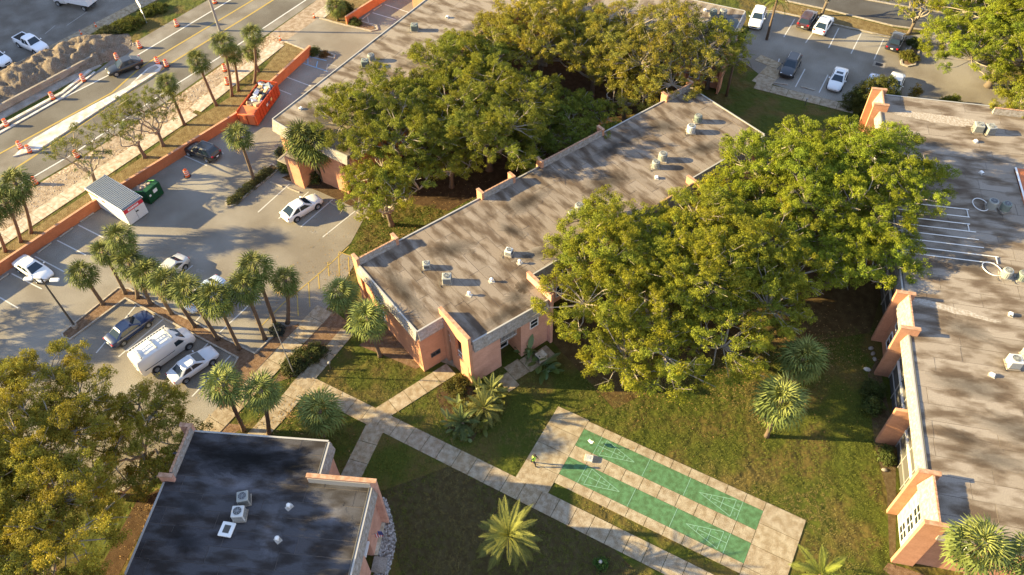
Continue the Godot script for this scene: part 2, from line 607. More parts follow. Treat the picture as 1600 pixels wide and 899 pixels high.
func make_ground() -> void:
	sheet("ground", [Vector2(-500, -700), Vector2(500, -700), Vector2(500, 120), Vector2(-500, 120)], 0.0, M.lawn)
	# earth under the oaks of the inner court, bare of grass
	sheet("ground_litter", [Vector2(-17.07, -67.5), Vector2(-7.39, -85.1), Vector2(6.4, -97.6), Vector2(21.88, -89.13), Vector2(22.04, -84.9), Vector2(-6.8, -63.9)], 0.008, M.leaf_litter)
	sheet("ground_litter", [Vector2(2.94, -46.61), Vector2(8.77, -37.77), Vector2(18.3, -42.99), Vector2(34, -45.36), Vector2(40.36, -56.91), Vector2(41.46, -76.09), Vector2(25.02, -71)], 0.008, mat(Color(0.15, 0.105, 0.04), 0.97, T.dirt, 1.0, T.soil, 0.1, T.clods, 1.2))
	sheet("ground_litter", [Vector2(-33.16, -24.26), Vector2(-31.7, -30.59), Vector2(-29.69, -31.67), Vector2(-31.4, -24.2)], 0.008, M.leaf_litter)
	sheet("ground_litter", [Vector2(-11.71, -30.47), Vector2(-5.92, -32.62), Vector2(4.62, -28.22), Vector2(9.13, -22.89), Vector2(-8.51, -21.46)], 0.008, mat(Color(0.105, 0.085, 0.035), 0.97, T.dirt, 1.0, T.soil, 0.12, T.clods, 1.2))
	var stones := sheet("gravel_path", [Vector2(-11.69, -30.18), Vector2(-10.97, -29.88), Vector2(-10.39, -28.46), Vector2(-9.87, -26.28), Vector2(-10.09, -24.47), Vector2(-10.48, -22.98), Vector2(-11.47, -23.01), Vector2(-11.23, -26.06), Vector2(-11.13, -27.93)], 0.03, M.gravel)
	scatter_stones(stones, [Vector2(-11.69, -30.18), Vector2(-10.97, -29.88), Vector2(-10.39, -28.46), Vector2(-9.87, -26.28), Vector2(-10.09, -24.47), Vector2(-10.48, -22.98), Vector2(-11.47, -23.01), Vector2(-11.23, -26.06), Vector2(-11.13, -27.93)], 700, Color(0.36, 0.33, 0.30), 0.10)
	sheet("planting_bed", [Vector2(-10.14, -48.72), Vector2(-13.15, -47.26), Vector2(-14.86, -45.79), Vector2(-11.68, -44.16), Vector2(-9.19, -42.82), Vector2(-8.61, -43.16)], 0.012, M.mulch)
	sheet("planting_bed", [Vector2(-6.78, -42.15), Vector2(-3.68, -40.83), Vector2(-2.64, -38.2), Vector2(-3.76, -35), Vector2(-6.02, -36.35), Vector2(-7.16, -39.72)], 0.012, M.leaf_litter)
	sheet("planting_bed", [Vector2(33.77, -42.38), Vector2(32.27, -40.65), Vector2(30.64, -33.75), Vector2(30.18, -29.03), Vector2(28.62, -23.72), Vector2(28.77, -22.71), Vector2(32.49, -33.69)], 0.012, mat(Color(0.17, 0.13, 0.07), 0.97, T.dirt, 1.0, T.soil, 0.2, T.clods, 1.0))
	sheet("planting_bed", [Vector2(28.35, -23.22), Vector2(29.74, -22.68), Vector2(37.1, -19.32), Vector2(36.04, -17.99), Vector2(28.84, -21.48), Vector2(27.8, -22.74)], 0.012, M.mulch)
	sheet("planting_bed", [Vector2(-18.23, -50.67), Vector2(-16.08, -48.56), Vector2(-18.66, -44.44), Vector2(-20.36, -42.46), Vector2(-22.43, -41.69), Vector2(-20.47, -46.39)], 0.012, M.mulch)
	sheet("planting_bed", [Vector2(-26.89, -37.77), Vector2(-23.95, -37.33), Vector2(-27.99, -34.01), Vector2(-30.17, -32.87)], 0.012, M.mulch)


func scatter_stones(parent: Node3D, poly: Array, count: int, tint: Color, size: float) -> void:
	var b := MB.new().lathe([Vector2(0, -0.5), Vector2(0.8, -0.3), Vector2(0.95, 0.1), Vector2(0.5, 0.5), Vector2(0, 0.6)], 6)
	var places := []
	var tints := []
	var pp := PackedVector2Array(poly)
	var lo: Vector2 = poly[0]
	var hi: Vector2 = poly[0]
	for v: Vector2 in poly:
		lo = lo.min(v)
		hi = hi.max(v)
	while places.size() < count:
		var q := Vector2(rng.randf_range(lo.x, hi.x), rng.randf_range(lo.y, hi.y))
		if not Geometry2D.is_point_in_polygon(q, pp):
			continue
		var s := size * rng.randf_range(0.5, 1.3)
		places.append(Transform3D(Basis.from_euler(Vector3(rng.randf() * 0.6, rng.randf() * TAU, 0)).scaled_local(Vector3(s, s * 0.7, s * rng.randf_range(0.6, 1.0))), Vector3(q.x, 0.03, q.y)))
		var k := rng.randf_range(0.55, 1.25)
		tints.append(Color(tint.r * k, tint.g * k, tint.b * k))
	var m := flat(Color(1, 1, 1), 0.9)
	m.vertex_color_use_as_albedo = true
	stuff(many("pebbles", b.mesh(true), m, places, tints, parent))


func make_road() -> void:
	var road := sheet("road", [Vector2(-68.84, -72.71), Vector2(-54.94, -93.07), Vector2(-51.74, -99.98), Vector2(-43.51, -111.34), Vector2(-40.06, -118.17), Vector2(-22.09, -117.03), Vector2(-28.16, -108.95), Vector2(-33.13, -101.18), Vector2(-38.35, -93.94), Vector2(-42.09, -88.06), Vector2(-51.47, -74.86), Vector2(-54.66, -71.03), Vector2(-63.5, -61.04)], 0.012, M.road_pale)
	sheet("lane", [Vector2(-69.38, -73.88), Vector2(-57.6, -87.09), Vector2(-52.61, -92.5), Vector2(-50.25, -96.9), Vector2(-40.49, -110.61), Vector2(-36.7, -116), Vector2(-32.93, -115.77), Vector2(-37.34, -110.05), Vector2(-49.11, -93.79), Vector2(-51.29, -88.13), Vector2(-59.27, -78.73), Vector2(-67.04, -68.78)], 0.02, M.road, road)
	sheet("lane", [Vector2(-65.34, -65.06), Vector2(-58.49, -73.24), Vector2(-55.19, -78.28), Vector2(-47.65, -90.05), Vector2(-45.55, -94.04), Vector2(-36.28, -106.96), Vector2(-32.37, -113.44), Vector2(-26.52, -113.08), Vector2(-29.15, -109.92), Vector2(-34.25, -102.4), Vector2(-38.94, -95.49), Vector2(-42.98, -89.94), Vector2(-52.22, -75.96), Vector2(-55.42, -72.07), Vector2(-64.17, -62.52)], 0.02, M.road, road)
	for l in [[Vector2(-69.11, -73.29), Vector2(-57.6, -87.09)], [Vector2(-57.6, -87.09), Vector2(-52.61, -92.5)], [Vector2(-52.61, -92.5), Vector2(-50.25, -96.9)], [Vector2(-50.25, -96.9), Vector2(-40.49, -110.61)], [Vector2(-40.49, -110.61), Vector2(-35.91, -117.12)], [Vector2(-63.9, -61.92), Vector2(-55.42, -72.07)], [Vector2(-55.42, -72.07), Vector2(-52.22, -75.96)], [Vector2(-52.22, -75.96), Vector2(-42.98, -89.94)], [Vector2(-42.98, -89.94), Vector2(-38.94, -95.49)], [Vector2(-38.94, -95.49), Vector2(-34.25, -102.4)], [Vector2(-34.25, -102.4), Vector2(-29.15, -109.92)]]:
		paint_line(road, l[0], l[1], 0.22, 0.028, M.white_line)
	for l in [[Vector2(-67.29, -69.33), Vector2(-59.27, -78.73)], [Vector2(-59.27, -78.73), Vector2(-51.29, -88.13)], [Vector2(-51.29, -88.13), Vector2(-49.11, -93.79)], [Vector2(-49.11, -93.79), Vector2(-37.34, -110.05)], [Vector2(-37.34, -110.05), Vector2(-33.6, -115.04)], [Vector2(-65.2, -64.75), Vector2(-58.49, -73.24)], [Vector2(-58.49, -73.24), Vector2(-55.19, -78.28)], [Vector2(-55.19, -78.28), Vector2(-47.65, -90.05)], [Vector2(-47.65, -90.05), Vector2(-45.55, -94.04)], [Vector2(-45.55, -94.04), Vector2(-36.28, -106.96)], [Vector2(-36.28, -106.96), Vector2(-31.88, -113.41)]]:
		paint_line(road, l[0], l[1], 0.28, 0.028, M.yellow_line)
	# new concrete traffic island with a rounded nose
	var island: Array = [Vector2(-59.4, -75.6), Vector2(-58.12, -78.79), Vector2(-55.55, -82.32), Vector2(-52.61, -85.73), Vector2(-49.5, -89.16), Vector2(-47.98, -93.43), Vector2(-47, -94.27), Vector2(-46.17, -93.77), Vector2(-46.21, -92.59), Vector2(-47.29, -90.9), Vector2(-48.86, -88.7), Vector2(-51.48, -84.73), Vector2(-54.17, -80.59), Vector2(-55.82, -78.06), Vector2(-56.71, -76.66)]
	slab("median_island", island, 0.0, 0.17, M.fresh_concrete)
	var fill: Array = [Vector2(-48.85, -90.4), Vector2(-47.86, -92.97), Vector2(-47.05, -93.82), Vector2(-46.49, -93.34), Vector2(-47, -92.34), Vector2(-48.07, -90.65)]
	sheet("median_fill", fill, 0.18, M.concrete)
	# verge dug up for the works, pavement and grass strip in front of the orange wall
	sheet("sand_verge", [Vector2(-63.27, -60.55), Vector2(-54.54, -70.69), Vector2(-51.35, -74.5), Vector2(-41.99, -87.64), Vector2(-38.25, -93.48), Vector2(-32.89, -100.84), Vector2(-30.39, -98.76), Vector2(-33.75, -92.49), Vector2(-39.71, -83.32), Vector2(-43.76, -76.02), Vector2(-55.04, -60.66), Vector2(-60.32, -54.11)], 0.016, M.sand)
	sheet("sand_rough", [Vector2(-58.7, -66.29), Vector2(-56.68, -68.51), Vector2(-50.96, -73.33), Vector2(-48.46, -78.8), Vector2(-43.75, -83.27), Vector2(-42.14, -84.91), Vector2(-44.98, -79), Vector2(-49.9, -70.14), Vector2(-54.45, -64.56), Vector2(-58.47, -62.26)], 0.024, M.sand_rough)
	sheet("sand_rough", [Vector2(-41.53, -87.47), Vector2(-38.09, -92.73), Vector2(-35.98, -93.81), Vector2(-37.76, -89.23), Vector2(-40.23, -85.49)], 0.024, M.sand_rough)
	sheet("ground_churned", [Vector2(-33.07, -100.85), Vector2(-28.14, -108.77), Vector2(-25.59, -113.4), Vector2(-23.44, -111.4), Vector2(-26.57, -104.82), Vector2(-30.44, -99.08)], 0.018, M.sand_rough)
	clods("sand_heaps", [Vector2(-58.7, -66.29), Vector2(-50.96, -73.33), Vector2(-42.31, -85.6), Vector2(-44.58, -78.98), Vector2(-54.45, -64.56)], 420, Color(0.46, 0.37, 0.28), 0.08)
	clods("sand_heaps", [Vector2(-41.4, -86.91), Vector2(-38.02, -92.43), Vector2(-36.21, -93.22), Vector2(-40.16, -85.21)], 160, Color(0.46, 0.37, 0.28), 0.08)
	sheet("verge", [Vector2(-59.92, -53.24), Vector2(-54.77, -59.99), Vector2(-43.24, -75.51), Vector2(-39.28, -81.48), Vector2(-33.2, -89.56), Vector2(-30.69, -97.35), Vector2(-30.39, -98.76), Vector2(-26.22, -95.7), Vector2(-33.62, -81.19), Vector2(-53.44, -56.62), Vector2(-58.76, -50.7)], 0.012, M.verge)
	sheet("verge", [Vector2(-26.36, -104.64), Vector2(-22.35, -102.54), Vector2(-17.49, -108.84), Vector2(-14, -113.62), Vector2(-18.13, -116.77), Vector2(-23.48, -111.77)], 0.012, M.verge)
	walk("sidewalk", Vector2(-60.48, -54.46), Vector2(-39.71, -83.32), 2.0, 1.9, M.pale_walk, 0.05)
	walk("sidewalk", Vector2(-39.43, -83.84), Vector2(-31.23, -98.49), 1.9, 1.9, M.pale_walk, 0.05)
	walk("sidewalk", Vector2(-26.62, -105.17), Vector2(-24.96, -108.22), 1.9, 1.9, M.pale_walk, 0.05)
	# far side: car park, pavement, spoil heap, trench and retaining wall
	var far := sheet("far_car_park", [Vector2(-84.48, -83.81), Vector2(-69.04, -91.79), Vector2(-63.13, -98.72), Vector2(-58.61, -104.67), Vector2(-52.7, -112.46), Vector2(-49.1, -122.8), Vector2(-96.28, -125.87)], 0.014, M.road_pale)
	for l in [[Vector2(-65.34, -102.89), Vector2(-64.63, -105.03)], [Vector2(-62.93, -104.93), Vector2(-61.22, -108.46)]]:
		paint_line(far, l[0], l[1], 0.12, 0.022, M.worn_line)
	walk("far_sidewalk", Vector2(-74.28, -84.59), Vector2(-52.31, -112.07), 2.1, 2.4, M.walk, 0.05)
	spoil_heap()
	var wall := structure(part("retaining_wall", retaining(), M.concrete))
	wall.set_meta("kind", "structure")
	structure(part("kerb", kerb_line([Vector2(-69.54, -74.23), Vector2(-63.29, -81.56), Vector2(-57.87, -88.34), Vector2(-55.81, -93.12)], 0.45, 0.2), M.fresh_concrete))
	structure(part("kerb", kerb_line([Vector2(-69, -73.06), Vector2(-62.84, -80.4), Vector2(-57.53, -87.36), Vector2(-55.1, -92.78)], 0.35, 0.12), M.fresh_concrete))
	structure(part("kerb", kerb_line([Vector2(-26.36, -104.64), Vector2(-22.44, -102.54), Vector2(-18.65, -100.83), Vector2(-17.77, -101.11), Vector2(-18.05, -102.29), Vector2(-19.38, -102.87), Vector2(-21.12, -103.82)], 0.2, 0.15), M.kerb))
	structure(part("kerb", kerb_line([Vector2(-30.39, -98.76), Vector2(-26.24, -95.85), Vector2(-23.73, -94.64), Vector2(-23.08, -94.3), Vector2(-23.09, -95.06), Vector2(-23.85, -95.56), Vector2(-25.25, -96.26)], 0.2, 0.15), M.kerb))
	sheet("planting_bed", [Vector2(-22.33, -102.37), Vector2(-18.84, -101.01), Vector2(-18.16, -101.46), Vector2(-18.4, -102.14), Vector2(-21.1, -103.64)], 0.06, M.mulch)
	sheet("planting_bed", [Vector2(-26.24, -95.85), Vector2(-23.75, -94.79), Vector2(-23.33, -94.92), Vector2(-23.91, -95.41), Vector2(-25.43, -96.27)], 0.06, M.mulch)
	# floor of the trench and the shoring boards that lie in it, each a part
	var trench := sheet("trench_floor", [Vector2(-67.87, -81.03), Vector2(-64.36, -86.35), Vector2(-60.01, -91.59), Vector2(-56.65, -95.72), Vector2(-55.87, -94.91), Vector2(-59.27, -90.68), Vector2(-64.29, -84.07), Vector2(-67.49, -80.13)], 0.02, M.sand_rough)
	for i in 22:
		var a: Vector2 = (Vector2(-64.87, -85.97)).lerp(Vector2(-59.85, -91.87), (i + 0.5) / 22.0)
		var d: Vector2 = (Vector2(-59.85, -91.87) - Vector2(-64.87, -85.97)).normalized()
		var t := Transform3D(Basis.from_euler(Vector3(0, yaw_of(d) + rng.randf_range(-0.05, 0.05), 0)) * Basis.from_euler(Vector3(-0.22, 0, 0)), Vector3(a.x, 0.2, a.y))
		part("plank", MB.new().box(Vector3(-0.26, -0.03, -1.15), Vector3(0.26, 0.03, 1.15), t), M.timber, trench)


func retaining() -> MB:
	var a: Vector2 = Vector2(-70.75, -76.87)
	var b: Vector2 = Vector2(-55.84, -95.37)
	var out := MB.new()
	out.prism(stripe(a, b, 0.32), 0.0, 1.0)
	var n: Vector2 = (b - a).normalized().orthogonal()
	if n.x < 0:
		n = -n
	out.prism(stripe(a + n * 0.9, b + n * 0.9, 1.4), 0.0, 0.1)
	return out


func spoil_heap() -> void:      # long heap of dug earth, a height field along a bent spine
	var spine: Array[Vector2] = [Vector2(-71.77, -79.11), Vector2(-68.29, -85.88), Vector2(-64.46, -90.96), Vector2(-60.84, -95.19), Vector2(-56.61, -98.35), Vector2(-51.56, -99.97)]
	var n := FastNoiseLite.new()
	n.seed = 4
	n.frequency = 0.35
	n.fractal_octaves = 4
	var rows := []
	var steps := 130
	var across := 22
	var run := Curve2D.new()
	for v in spine:
		run.add_point(v)
	var full := run.get_baked_length()
	for i in steps + 1:
		var at := run.sample_baked(full * i / steps)
		var ahead := run.sample_baked(minf(full * i / steps + 0.5, full))
		var back := run.sample_baked(maxf(full * i / steps - 0.5, 0.0))
		var side := (ahead - back).normalized().orthogonal()
		var fade := smoothstep(0.0, 0.22, 1.0 - float(i) / steps)
		var row := []
		for k in across + 1:
			var s := lerpf(-1.0, 1.0, float(k) / across)
			var w := 4.2 * (0.7 + 0.3 * fade)
			var q := at + side * s * w
			var hgt := pow(maxf(0.0, 1.0 - s * s), 0.8) * 1.9 * fade
			hgt *= 0.85 + 0.55 * n.get_noise_2d(q.x, q.y) + 0.14 * n.get_noise_2d(q.x * 3.0, q.y * 3.0)
			row.append(Vector3(q.x, hgt - 0.03, q.y))
		rows.append(row)
	var b := MB.new()
	for i in steps:
		for k in across:
			b.face(rows[i][k], rows[i][k + 1], rows[i + 1][k + 1], rows[i + 1][k], Vector3.UP)
	structure(part("spoil_heap_terrain", b, M.mound, null, true))
	clods("earth_clods", [Vector2(-68.15, -81.68), Vector2(-65.92, -88.22), Vector2(-60.75, -97.49), Vector2(-52.94, -101.02), Vector2(-51.1, -99.31), Vector2(-56.65, -95.72), Vector2(-61.33, -89.37), Vector2(-64.29, -84.07)], 700, Color(0.26, 0.21, 0.16), 0.14)


func clods(called: String, poly: Array, count: int, tint: Color, size: float) -> void:
	var o := Node3D.new()
	o.name = called
	add_child(o, true)
	stuff(o)
	scatter_stones(o, poly, count, tint, size)


func walk(called: String, a: Vector2, b: Vector2, w: float, each: float, mats: Array, top: float) -> Node3D:     # a path of cast slabs with open joints
	var o := Node3D.new()
	o.name = called
	o.position = Vector3(a.x, 0, a.y)
	o.rotation.y = yaw_of(b - a)
	add_child(o, true)
	structure(o)
	var full := (b - a).length()
	var n := maxi(1, roundi(full / each))
	var l := full / n
	for i in n:
		var y := top + 0.006 * rng.randf_range(-1, 1)
		box_part("slab", Vector3(i * l + 0.022, -0.1, -w / 2), Vector3((i + 1) * l - 0.022, y, w / 2), mats[rng.randi() % mats.size()], o)
	return o


func wheel_stop(a: Vector2, b: Vector2, label: String) -> void:
	var c := (a + b) / 2.0
	var d := (b - a).normalized()
	var bm := MB.new().box(Vector3(-0.9, 0.0, -0.09), Vector3(0.9, 0.13, 0.09), Transform3D(), 0.03)
	var o := part("wheel_stop", bm, M.kerb)
	o.position = Vector3(c.x, 0.018, c.y)
	o.rotation.y = yaw_of(d)
	tag(o, label, "wheel stop", "concrete wheel stops of the car parks")


func number(parent: Node3D, words: String, at: Vector2, up: Vector2, size: float, y: float, mat_: Material) -> void:
	var t := TextMesh.new()
	t.text = words
	var font := SystemFont.new()
	font.font_names = PackedStringArray(["Droid Sans"])
	t.font = font
	t.font_size = 64
	t.pixel_size = size / 64.0
	t.depth = 0.004
	var o := obj("stall_number", t, mat_, parent)
	o.basis = Basis(Vector3(-up.y, 0, up.x), Vector3(up.x, 0, up.y), Vector3(0, 1, 0))
	o.position = Vector3(at.x, y, at.y)


func make_car_parks() -> void:
	var lot := sheet("car_park", [Vector2(-60.57, -41.73), Vector2(-60.97, -49.98), Vector2(-53.44, -56.62), Vector2(-33.62, -81.19), Vector2(-26.22, -95.7), Vector2(-30.39, -98.76), Vector2(-31.99, -99.81), Vector2(-27.46, -105.91), Vector2(-26.36, -104.64), Vector2(-22.35, -102.54), Vector2(-17.49, -108.84), Vector2(-14, -113.62), Vector2(-8.19, -113.25), Vector2(-14.6, -72.94), Vector2(-15.68, -64.31), Vector2(-17.07, -59.46), Vector2(-18.01, -58.09), Vector2(-16.04, -57.36), Vector2(-18.23, -50.67), Vector2(-22.52, -47.64), Vector2(-24.69, -44.3), Vector2(-27.25, -38.11), Vector2(-30.09, -32.57), Vector2(-37.51, -29.65), Vector2(-54.7, -30.24)], 0.016, M.asphalt)
	var y := 0.024
	for l in [[Vector2(-47.57, -63.55), Vector2(-44.09, -61.42)], [Vector2(-49.1, -61.26), Vector2(-45.22, -58.91)], [Vector2(-50.69, -58.97), Vector2(-46.74, -56.6)], [Vector2(-52.22, -56.57), Vector2(-48.25, -54.29)], [Vector2(-53.69, -54.26), Vector2(-49.74, -51.81)], [Vector2(-39.35, -75.32), Vector2(-35.5, -72.92)], [Vector2(-35.26, -75.95), Vector2(-34, -75.06)],
		[Vector2(-29.98, -87.97), Vector2(-27.66, -86.46)], [Vector2(-29.05, -90.48), Vector2(-25.34, -88.14)], [Vector2(-18.91, -105.74), Vector2(-15.42, -103.65)], [Vector2(-17.32, -107.94), Vector2(-13.52, -105.42)], [Vector2(-20.73, -103.62), Vector2(-17.65, -101.76)],
		[Vector2(-25.18, -69.18), Vector2(-27.95, -64.67)], [Vector2(-22.77, -67.77), Vector2(-25.48, -63.54)], [Vector2(-19.83, -66.36), Vector2(-22.81, -62.13)], [Vector2(-17.1, -64.38), Vector2(-20.21, -60.46)],
		[Vector2(-33.37, -56.93), Vector2(-34.01, -55.97)], [Vector2(-34.59, -49.79), Vector2(-37.7, -45.33)], [Vector2(-37.84, -51.65), Vector2(-40, -45.87)], [Vector2(-29.44, -46.6), Vector2(-32.16, -42.06)], [Vector2(-30.4, -51.17), Vector2(-31.27, -49.42)], [Vector2(-26.43, -51.18), Vector2(-28.6, -47.88)], [Vector2(-26.96, -45.06), Vector2(-29.55, -40.56)]]:
		paint_line(lot, l[0], l[1], 0.13, y, M.white_line)
	for l in [[Vector2(-27.12, -93.46), Vector2(-23.57, -91.34)], [Vector2(-26.68, -94.65), Vector2(-26.49, -93.28)], [Vector2(-25.27, -93.81), Vector2(-25.24, -92.32)], [Vector2(-26.84, -95.12), Vector2(-24.07, -93.9)]]:
		paint_line(lot, l[0], l[1], 0.15, y, M.blue_line)
	for l in [[Vector2(-23.8, -93.13), Vector2(-23.78, -91.65)], [Vector2(-23.8, -93.13), Vector2(-22.51, -92.46)], [Vector2(-19.21, -103.03), Vector2(-19.56, -104.75)]]:
		paint_line(lot, l[0], l[1], 0.13, y, M.worn_line)
	for l in [[Vector2(-17.22, -58.9), Vector2(-19.8, -55.27)], [Vector2(-19.8, -55.27), Vector2(-22.94, -51.36)], [Vector2(-22.94, -51.36), Vector2(-24.76, -48.36)], [Vector2(-18.22, -58.19), Vector2(-16.02, -57.18)],
		[Vector2(-19.19, -56.77), Vector2(-18.81, -54.78)], [Vector2(-20, -55.28), Vector2(-19.57, -53.08)], [Vector2(-20.82, -54.08), Vector2(-20.22, -50.75)], [Vector2(-21.79, -52.66), Vector2(-21.2, -49.65)], [Vector2(-22.58, -51.51), Vector2(-22.31, -50.27)], [Vector2(-18.2, -58.01), Vector2(-17.75, -54.74)], [Vector2(-17.12, -57.41), Vector2(-16.69, -54.69)]]:
		paint_line(lot, l[0], l[1], 0.11, y + 0.006, M.yellow_line)
	number(lot, "228", Vector2(-32.44, -56.08), (Vector2(-33.11, -55.57) - Vector2(-32.28, -57.15)).normalized(), 0.55, y, M.worn_line)
	number(lot, "227", Vector2(-21.29, -61.28), (Vector2(-20.05, -63.5) - Vector2(-21.01, -61.75)).normalized(), 0.55, y, M.worn_line)
	for s in [[Vector2(-47.49, -63.94), Vector2(-46.4, -65.41), "pale wheel stop by the orange wall just left of the white shed"], [Vector2(-48.96, -61.64), Vector2(-47.94, -63.16), "pale wheel stop by the orange wall, second from the white shed"], [Vector2(-50.55, -59.33), Vector2(-49.53, -60.9), "pale wheel stop by the orange wall, just above the white sedan"], [Vector2(-53.41, -55.2), Vector2(-52.56, -56.4), "pale wheel stop by the orange wall below the white sedan, cut by the frame"],
		[Vector2(-40.67, -73.63), Vector2(-39.7, -75.22), "pale wheel stop between the green skip and the black car at the wall"], [Vector2(-30.26, -89.11), Vector2(-29.46, -90.36), "pale wheel stop by the wall nearest behind the orange waste container"], [Vector2(-28.7, -91.48), Vector2(-27.79, -92.75), "pale wheel stop by the wall beside the blue stall lines"], [Vector2(-18.77, -106.26), Vector2(-17.77, -107.61), "pale wheel stop by the far wall, topmost at the frame edge"], [Vector2(-20.21, -103.93), Vector2(-19.34, -105.42), "pale wheel stop by the far wall next to the rounded bed"],
		[Vector2(-27.05, -69.38), Vector2(-26.23, -68.91), "pale wheel stop beside the tip of the shrub island"], [Vector2(-25.29, -68.54), Vector2(-23.69, -67.6), "pale wheel stop in front of the palms at the landing"], [Vector2(-20.04, -65.75), Vector2(-18.95, -64.97), "pale wheel stop right of the white crossover at the oak shade"], [Vector2(-16.55, -63.84), Vector2(-15.8, -63.3), "pale wheel stop under the oak edge, last of the row"]]:
		wheel_stop(s[0], s[1], s[2])
	# planted islands
	slab("planting_island", [Vector2(-44.05, -48.19), Vector2(-40.27, -53.95), Vector2(-39.25, -53.82), Vector2(-35.33, -51.38), Vector2(-31.26, -49.1), Vector2(-28.34, -47.25), Vector2(-24.52, -45.04), Vector2(-22.31, -48.26), Vector2(-20.91, -48.52), Vector2(-24.27, -43.04), Vector2(-26.6, -39.09), Vector2(-27.63, -41.18), Vector2(-26.29, -44.73), Vector2(-35.77, -50.66), Vector2(-39.18, -52.71), Vector2(-43.06, -47.68)], 0.0, 0.07, M.mulch)
	structure(part("kerb", kerb_line([Vector2(-27.01, -41.02), Vector2(-26.17, -44.73), Vector2(-35.75, -50.57), Vector2(-39.16, -52.62), Vector2(-43.04, -47.6), Vector2(-43.81, -47.87), Vector2(-44.1, -48.35), Vector2(-40.29, -54.04), Vector2(-39.14, -53.9), Vector2(-35.35, -51.46), Vector2(-31.28, -49.18), Vector2(-28.36, -47.32), Vector2(-24.67, -45.19), Vector2(-22.44, -48.34)], 0.16, 0.15), M.kerb))
	slab("planting_island", [Vector2(-31.85, -66.29), Vector2(-31.35, -65.65), Vector2(-30.86, -66.04), Vector2(-26.81, -71.93), Vector2(-27.76, -72.66), Vector2(-28.06, -72.22)], 0.0, 0.07, M.mulch)
	structure(part("kerb", kerb_line([Vector2(-27.78, -72.78), Vector2(-28.06, -72.22), Vector2(-31.97, -66.51), Vector2(-31.5, -65.66), Vector2(-30.84, -65.94), Vector2(-26.74, -71.93), Vector2(-27.78, -72.78)], 0.18, 0.15), M.kerb))
	slab("planting_island", [Vector2(-26.25, -70.33), Vector2(-24.23, -71.69), Vector2(-17.78, -70.82), Vector2(-14.24, -68.45), Vector2(-16.39, -64.34), Vector2(-21.45, -67.71)], 0.0, 0.06, M.leaf_litter)
	# upper right car park and the street behind it
	var upper := sheet("upper_car_park", [Vector2(30.79, -91.57), Vector2(34.16, -98.4), Vector2(36.75, -102.75), Vector2(38.92, -102.27), Vector2(51.87, -95.28), Vector2(56.97, -95.62), Vector2(57.96, -96.68), Vector2(62.58, -94.35), Vector2(62.46, -80.07), Vector2(58.45, -77.08), Vector2(46.26, -80.92), Vector2(43.05, -81.36), Vector2(39.9, -81.52), Vector2(34.04, -85.49), Vector2(32.16, -89.29)], 0.016, M.asphalt)
	for l in [[Vector2(40.91, -100.47), Vector2(38.29, -96.07)], [Vector2(43.03, -97.72), Vector2(40.86, -94.51)], [Vector2(46.34, -97.84), Vector2(43.59, -93.12)], [Vector2(49, -96.4), Vector2(46.14, -91.61)], [Vector2(51.55, -94.83), Vector2(48.73, -90.12)], [Vector2(53.88, -92.53), Vector2(52.72, -90.64)], [Vector2(39.17, -88.46), Vector2(36.94, -84.64)], [Vector2(41.78, -87.03), Vector2(39.58, -83.28)], [Vector2(36.43, -90.96), Vector2(34.3, -85.89)]]:
		paint_line(upper, l[0], l[1], 0.13, y, M.white_line)
	for s in [[Vector2(34.39, -85.61), Vector2(36.07, -85.1), "pale wheel stop in front of the black wagon near the court lawn"], [Vector2(37.58, -84.61), Vector2(39.13, -83.71), "pale wheel stop in the empty bay left of the white sedan with sunroof"]]:
		wheel_stop(s[0], s[1], s[2])
	structure(part("kerb", kerb_line([Vector2(36.79, -102.92), Vector2(38.96, -102.44), Vector2(45.66, -98.86), Vector2(51.93, -95.44), Vector2(53.05, -94.9)], 0.2, 0.15), M.kerb))
	slab("planting_island", [Vector2(52.37, -89.62), Vector2(51.99, -88.77), Vector2(52.54, -88.45), Vector2(53.47, -88.69), Vector2(56.8, -94.69), Vector2(55.5, -94.45)], 0.0, 0.07, M.mulch)
	structure(part("kerb", kerb_line([Vector2(54.9, -93.24), Vector2(52.07, -89.49), Vector2(51.9, -88.77), Vector2(52.5, -88.3), Vector2(53.5, -88.54), Vector2(54.44, -90.25), Vector2(57.25, -95.45)], 0.25, 0.15), M.kerb))
	var drain := structure(box_part("drain_frame", Vector3(-0.75, 0, -0.6), Vector3(0.75, 0.024, 0.6), M.concrete, null))
	drain.position = Vector3(49.02, 0, -88.93)
	drain.rotation.y = yaw_of(Vector2(53.12, -94.59) - Vector2(51.87, -95.28))
	box_part("grating", Vector3(-0.45, 0.0, -0.32), Vector3(0.45, 0.032, 0.32), M.dark, drain)
	sheet("street", [Vector2(36.12, -117.25), Vector2(41.12, -104.91), Vector2(45.81, -102.54), Vector2(53.74, -97.74), Vector2(58.22, -96.67), Vector2(62.58, -94.35), Vector2(74.99, -96.81), Vector2(83.07, -114.19)], 0.014, M.asphalt_dark)
	structure(part("kerb", kerb_line([Vector2(40.84, -105.28), Vector2(45.85, -102.71), Vector2(53.8, -97.89), Vector2(57.36, -96.72)], 0.22, 0.15), M.kerb))
	structure(part("kerb", kerb_line([Vector2(52.07, -105.12), Vector2(56.07, -103.3), Vector2(60.81, -101.3), Vector2(67.06, -98.92)], 0.3, 0.1), M.kerb))
	sheet("verge", [Vector2(36.83, -103.08), Vector2(39, -102.61), Vector2(45.71, -99.03), Vector2(51.98, -95.59), Vector2(57.08, -95.93), Vector2(53.69, -97.58), Vector2(45.76, -102.38), Vector2(40.76, -104.93)], 0.012, M.verge)
	walk("sidewalk", Vector2(33.65, -91.41), Vector2(36.01, -89.22), 1.6, 2.0, M.walk, 0.05)
	walk("sidewalk", Vector2(35.38, -88.67), Vector2(32.63, -85.43), 2.4, 2.4, M.walk, 0.052)
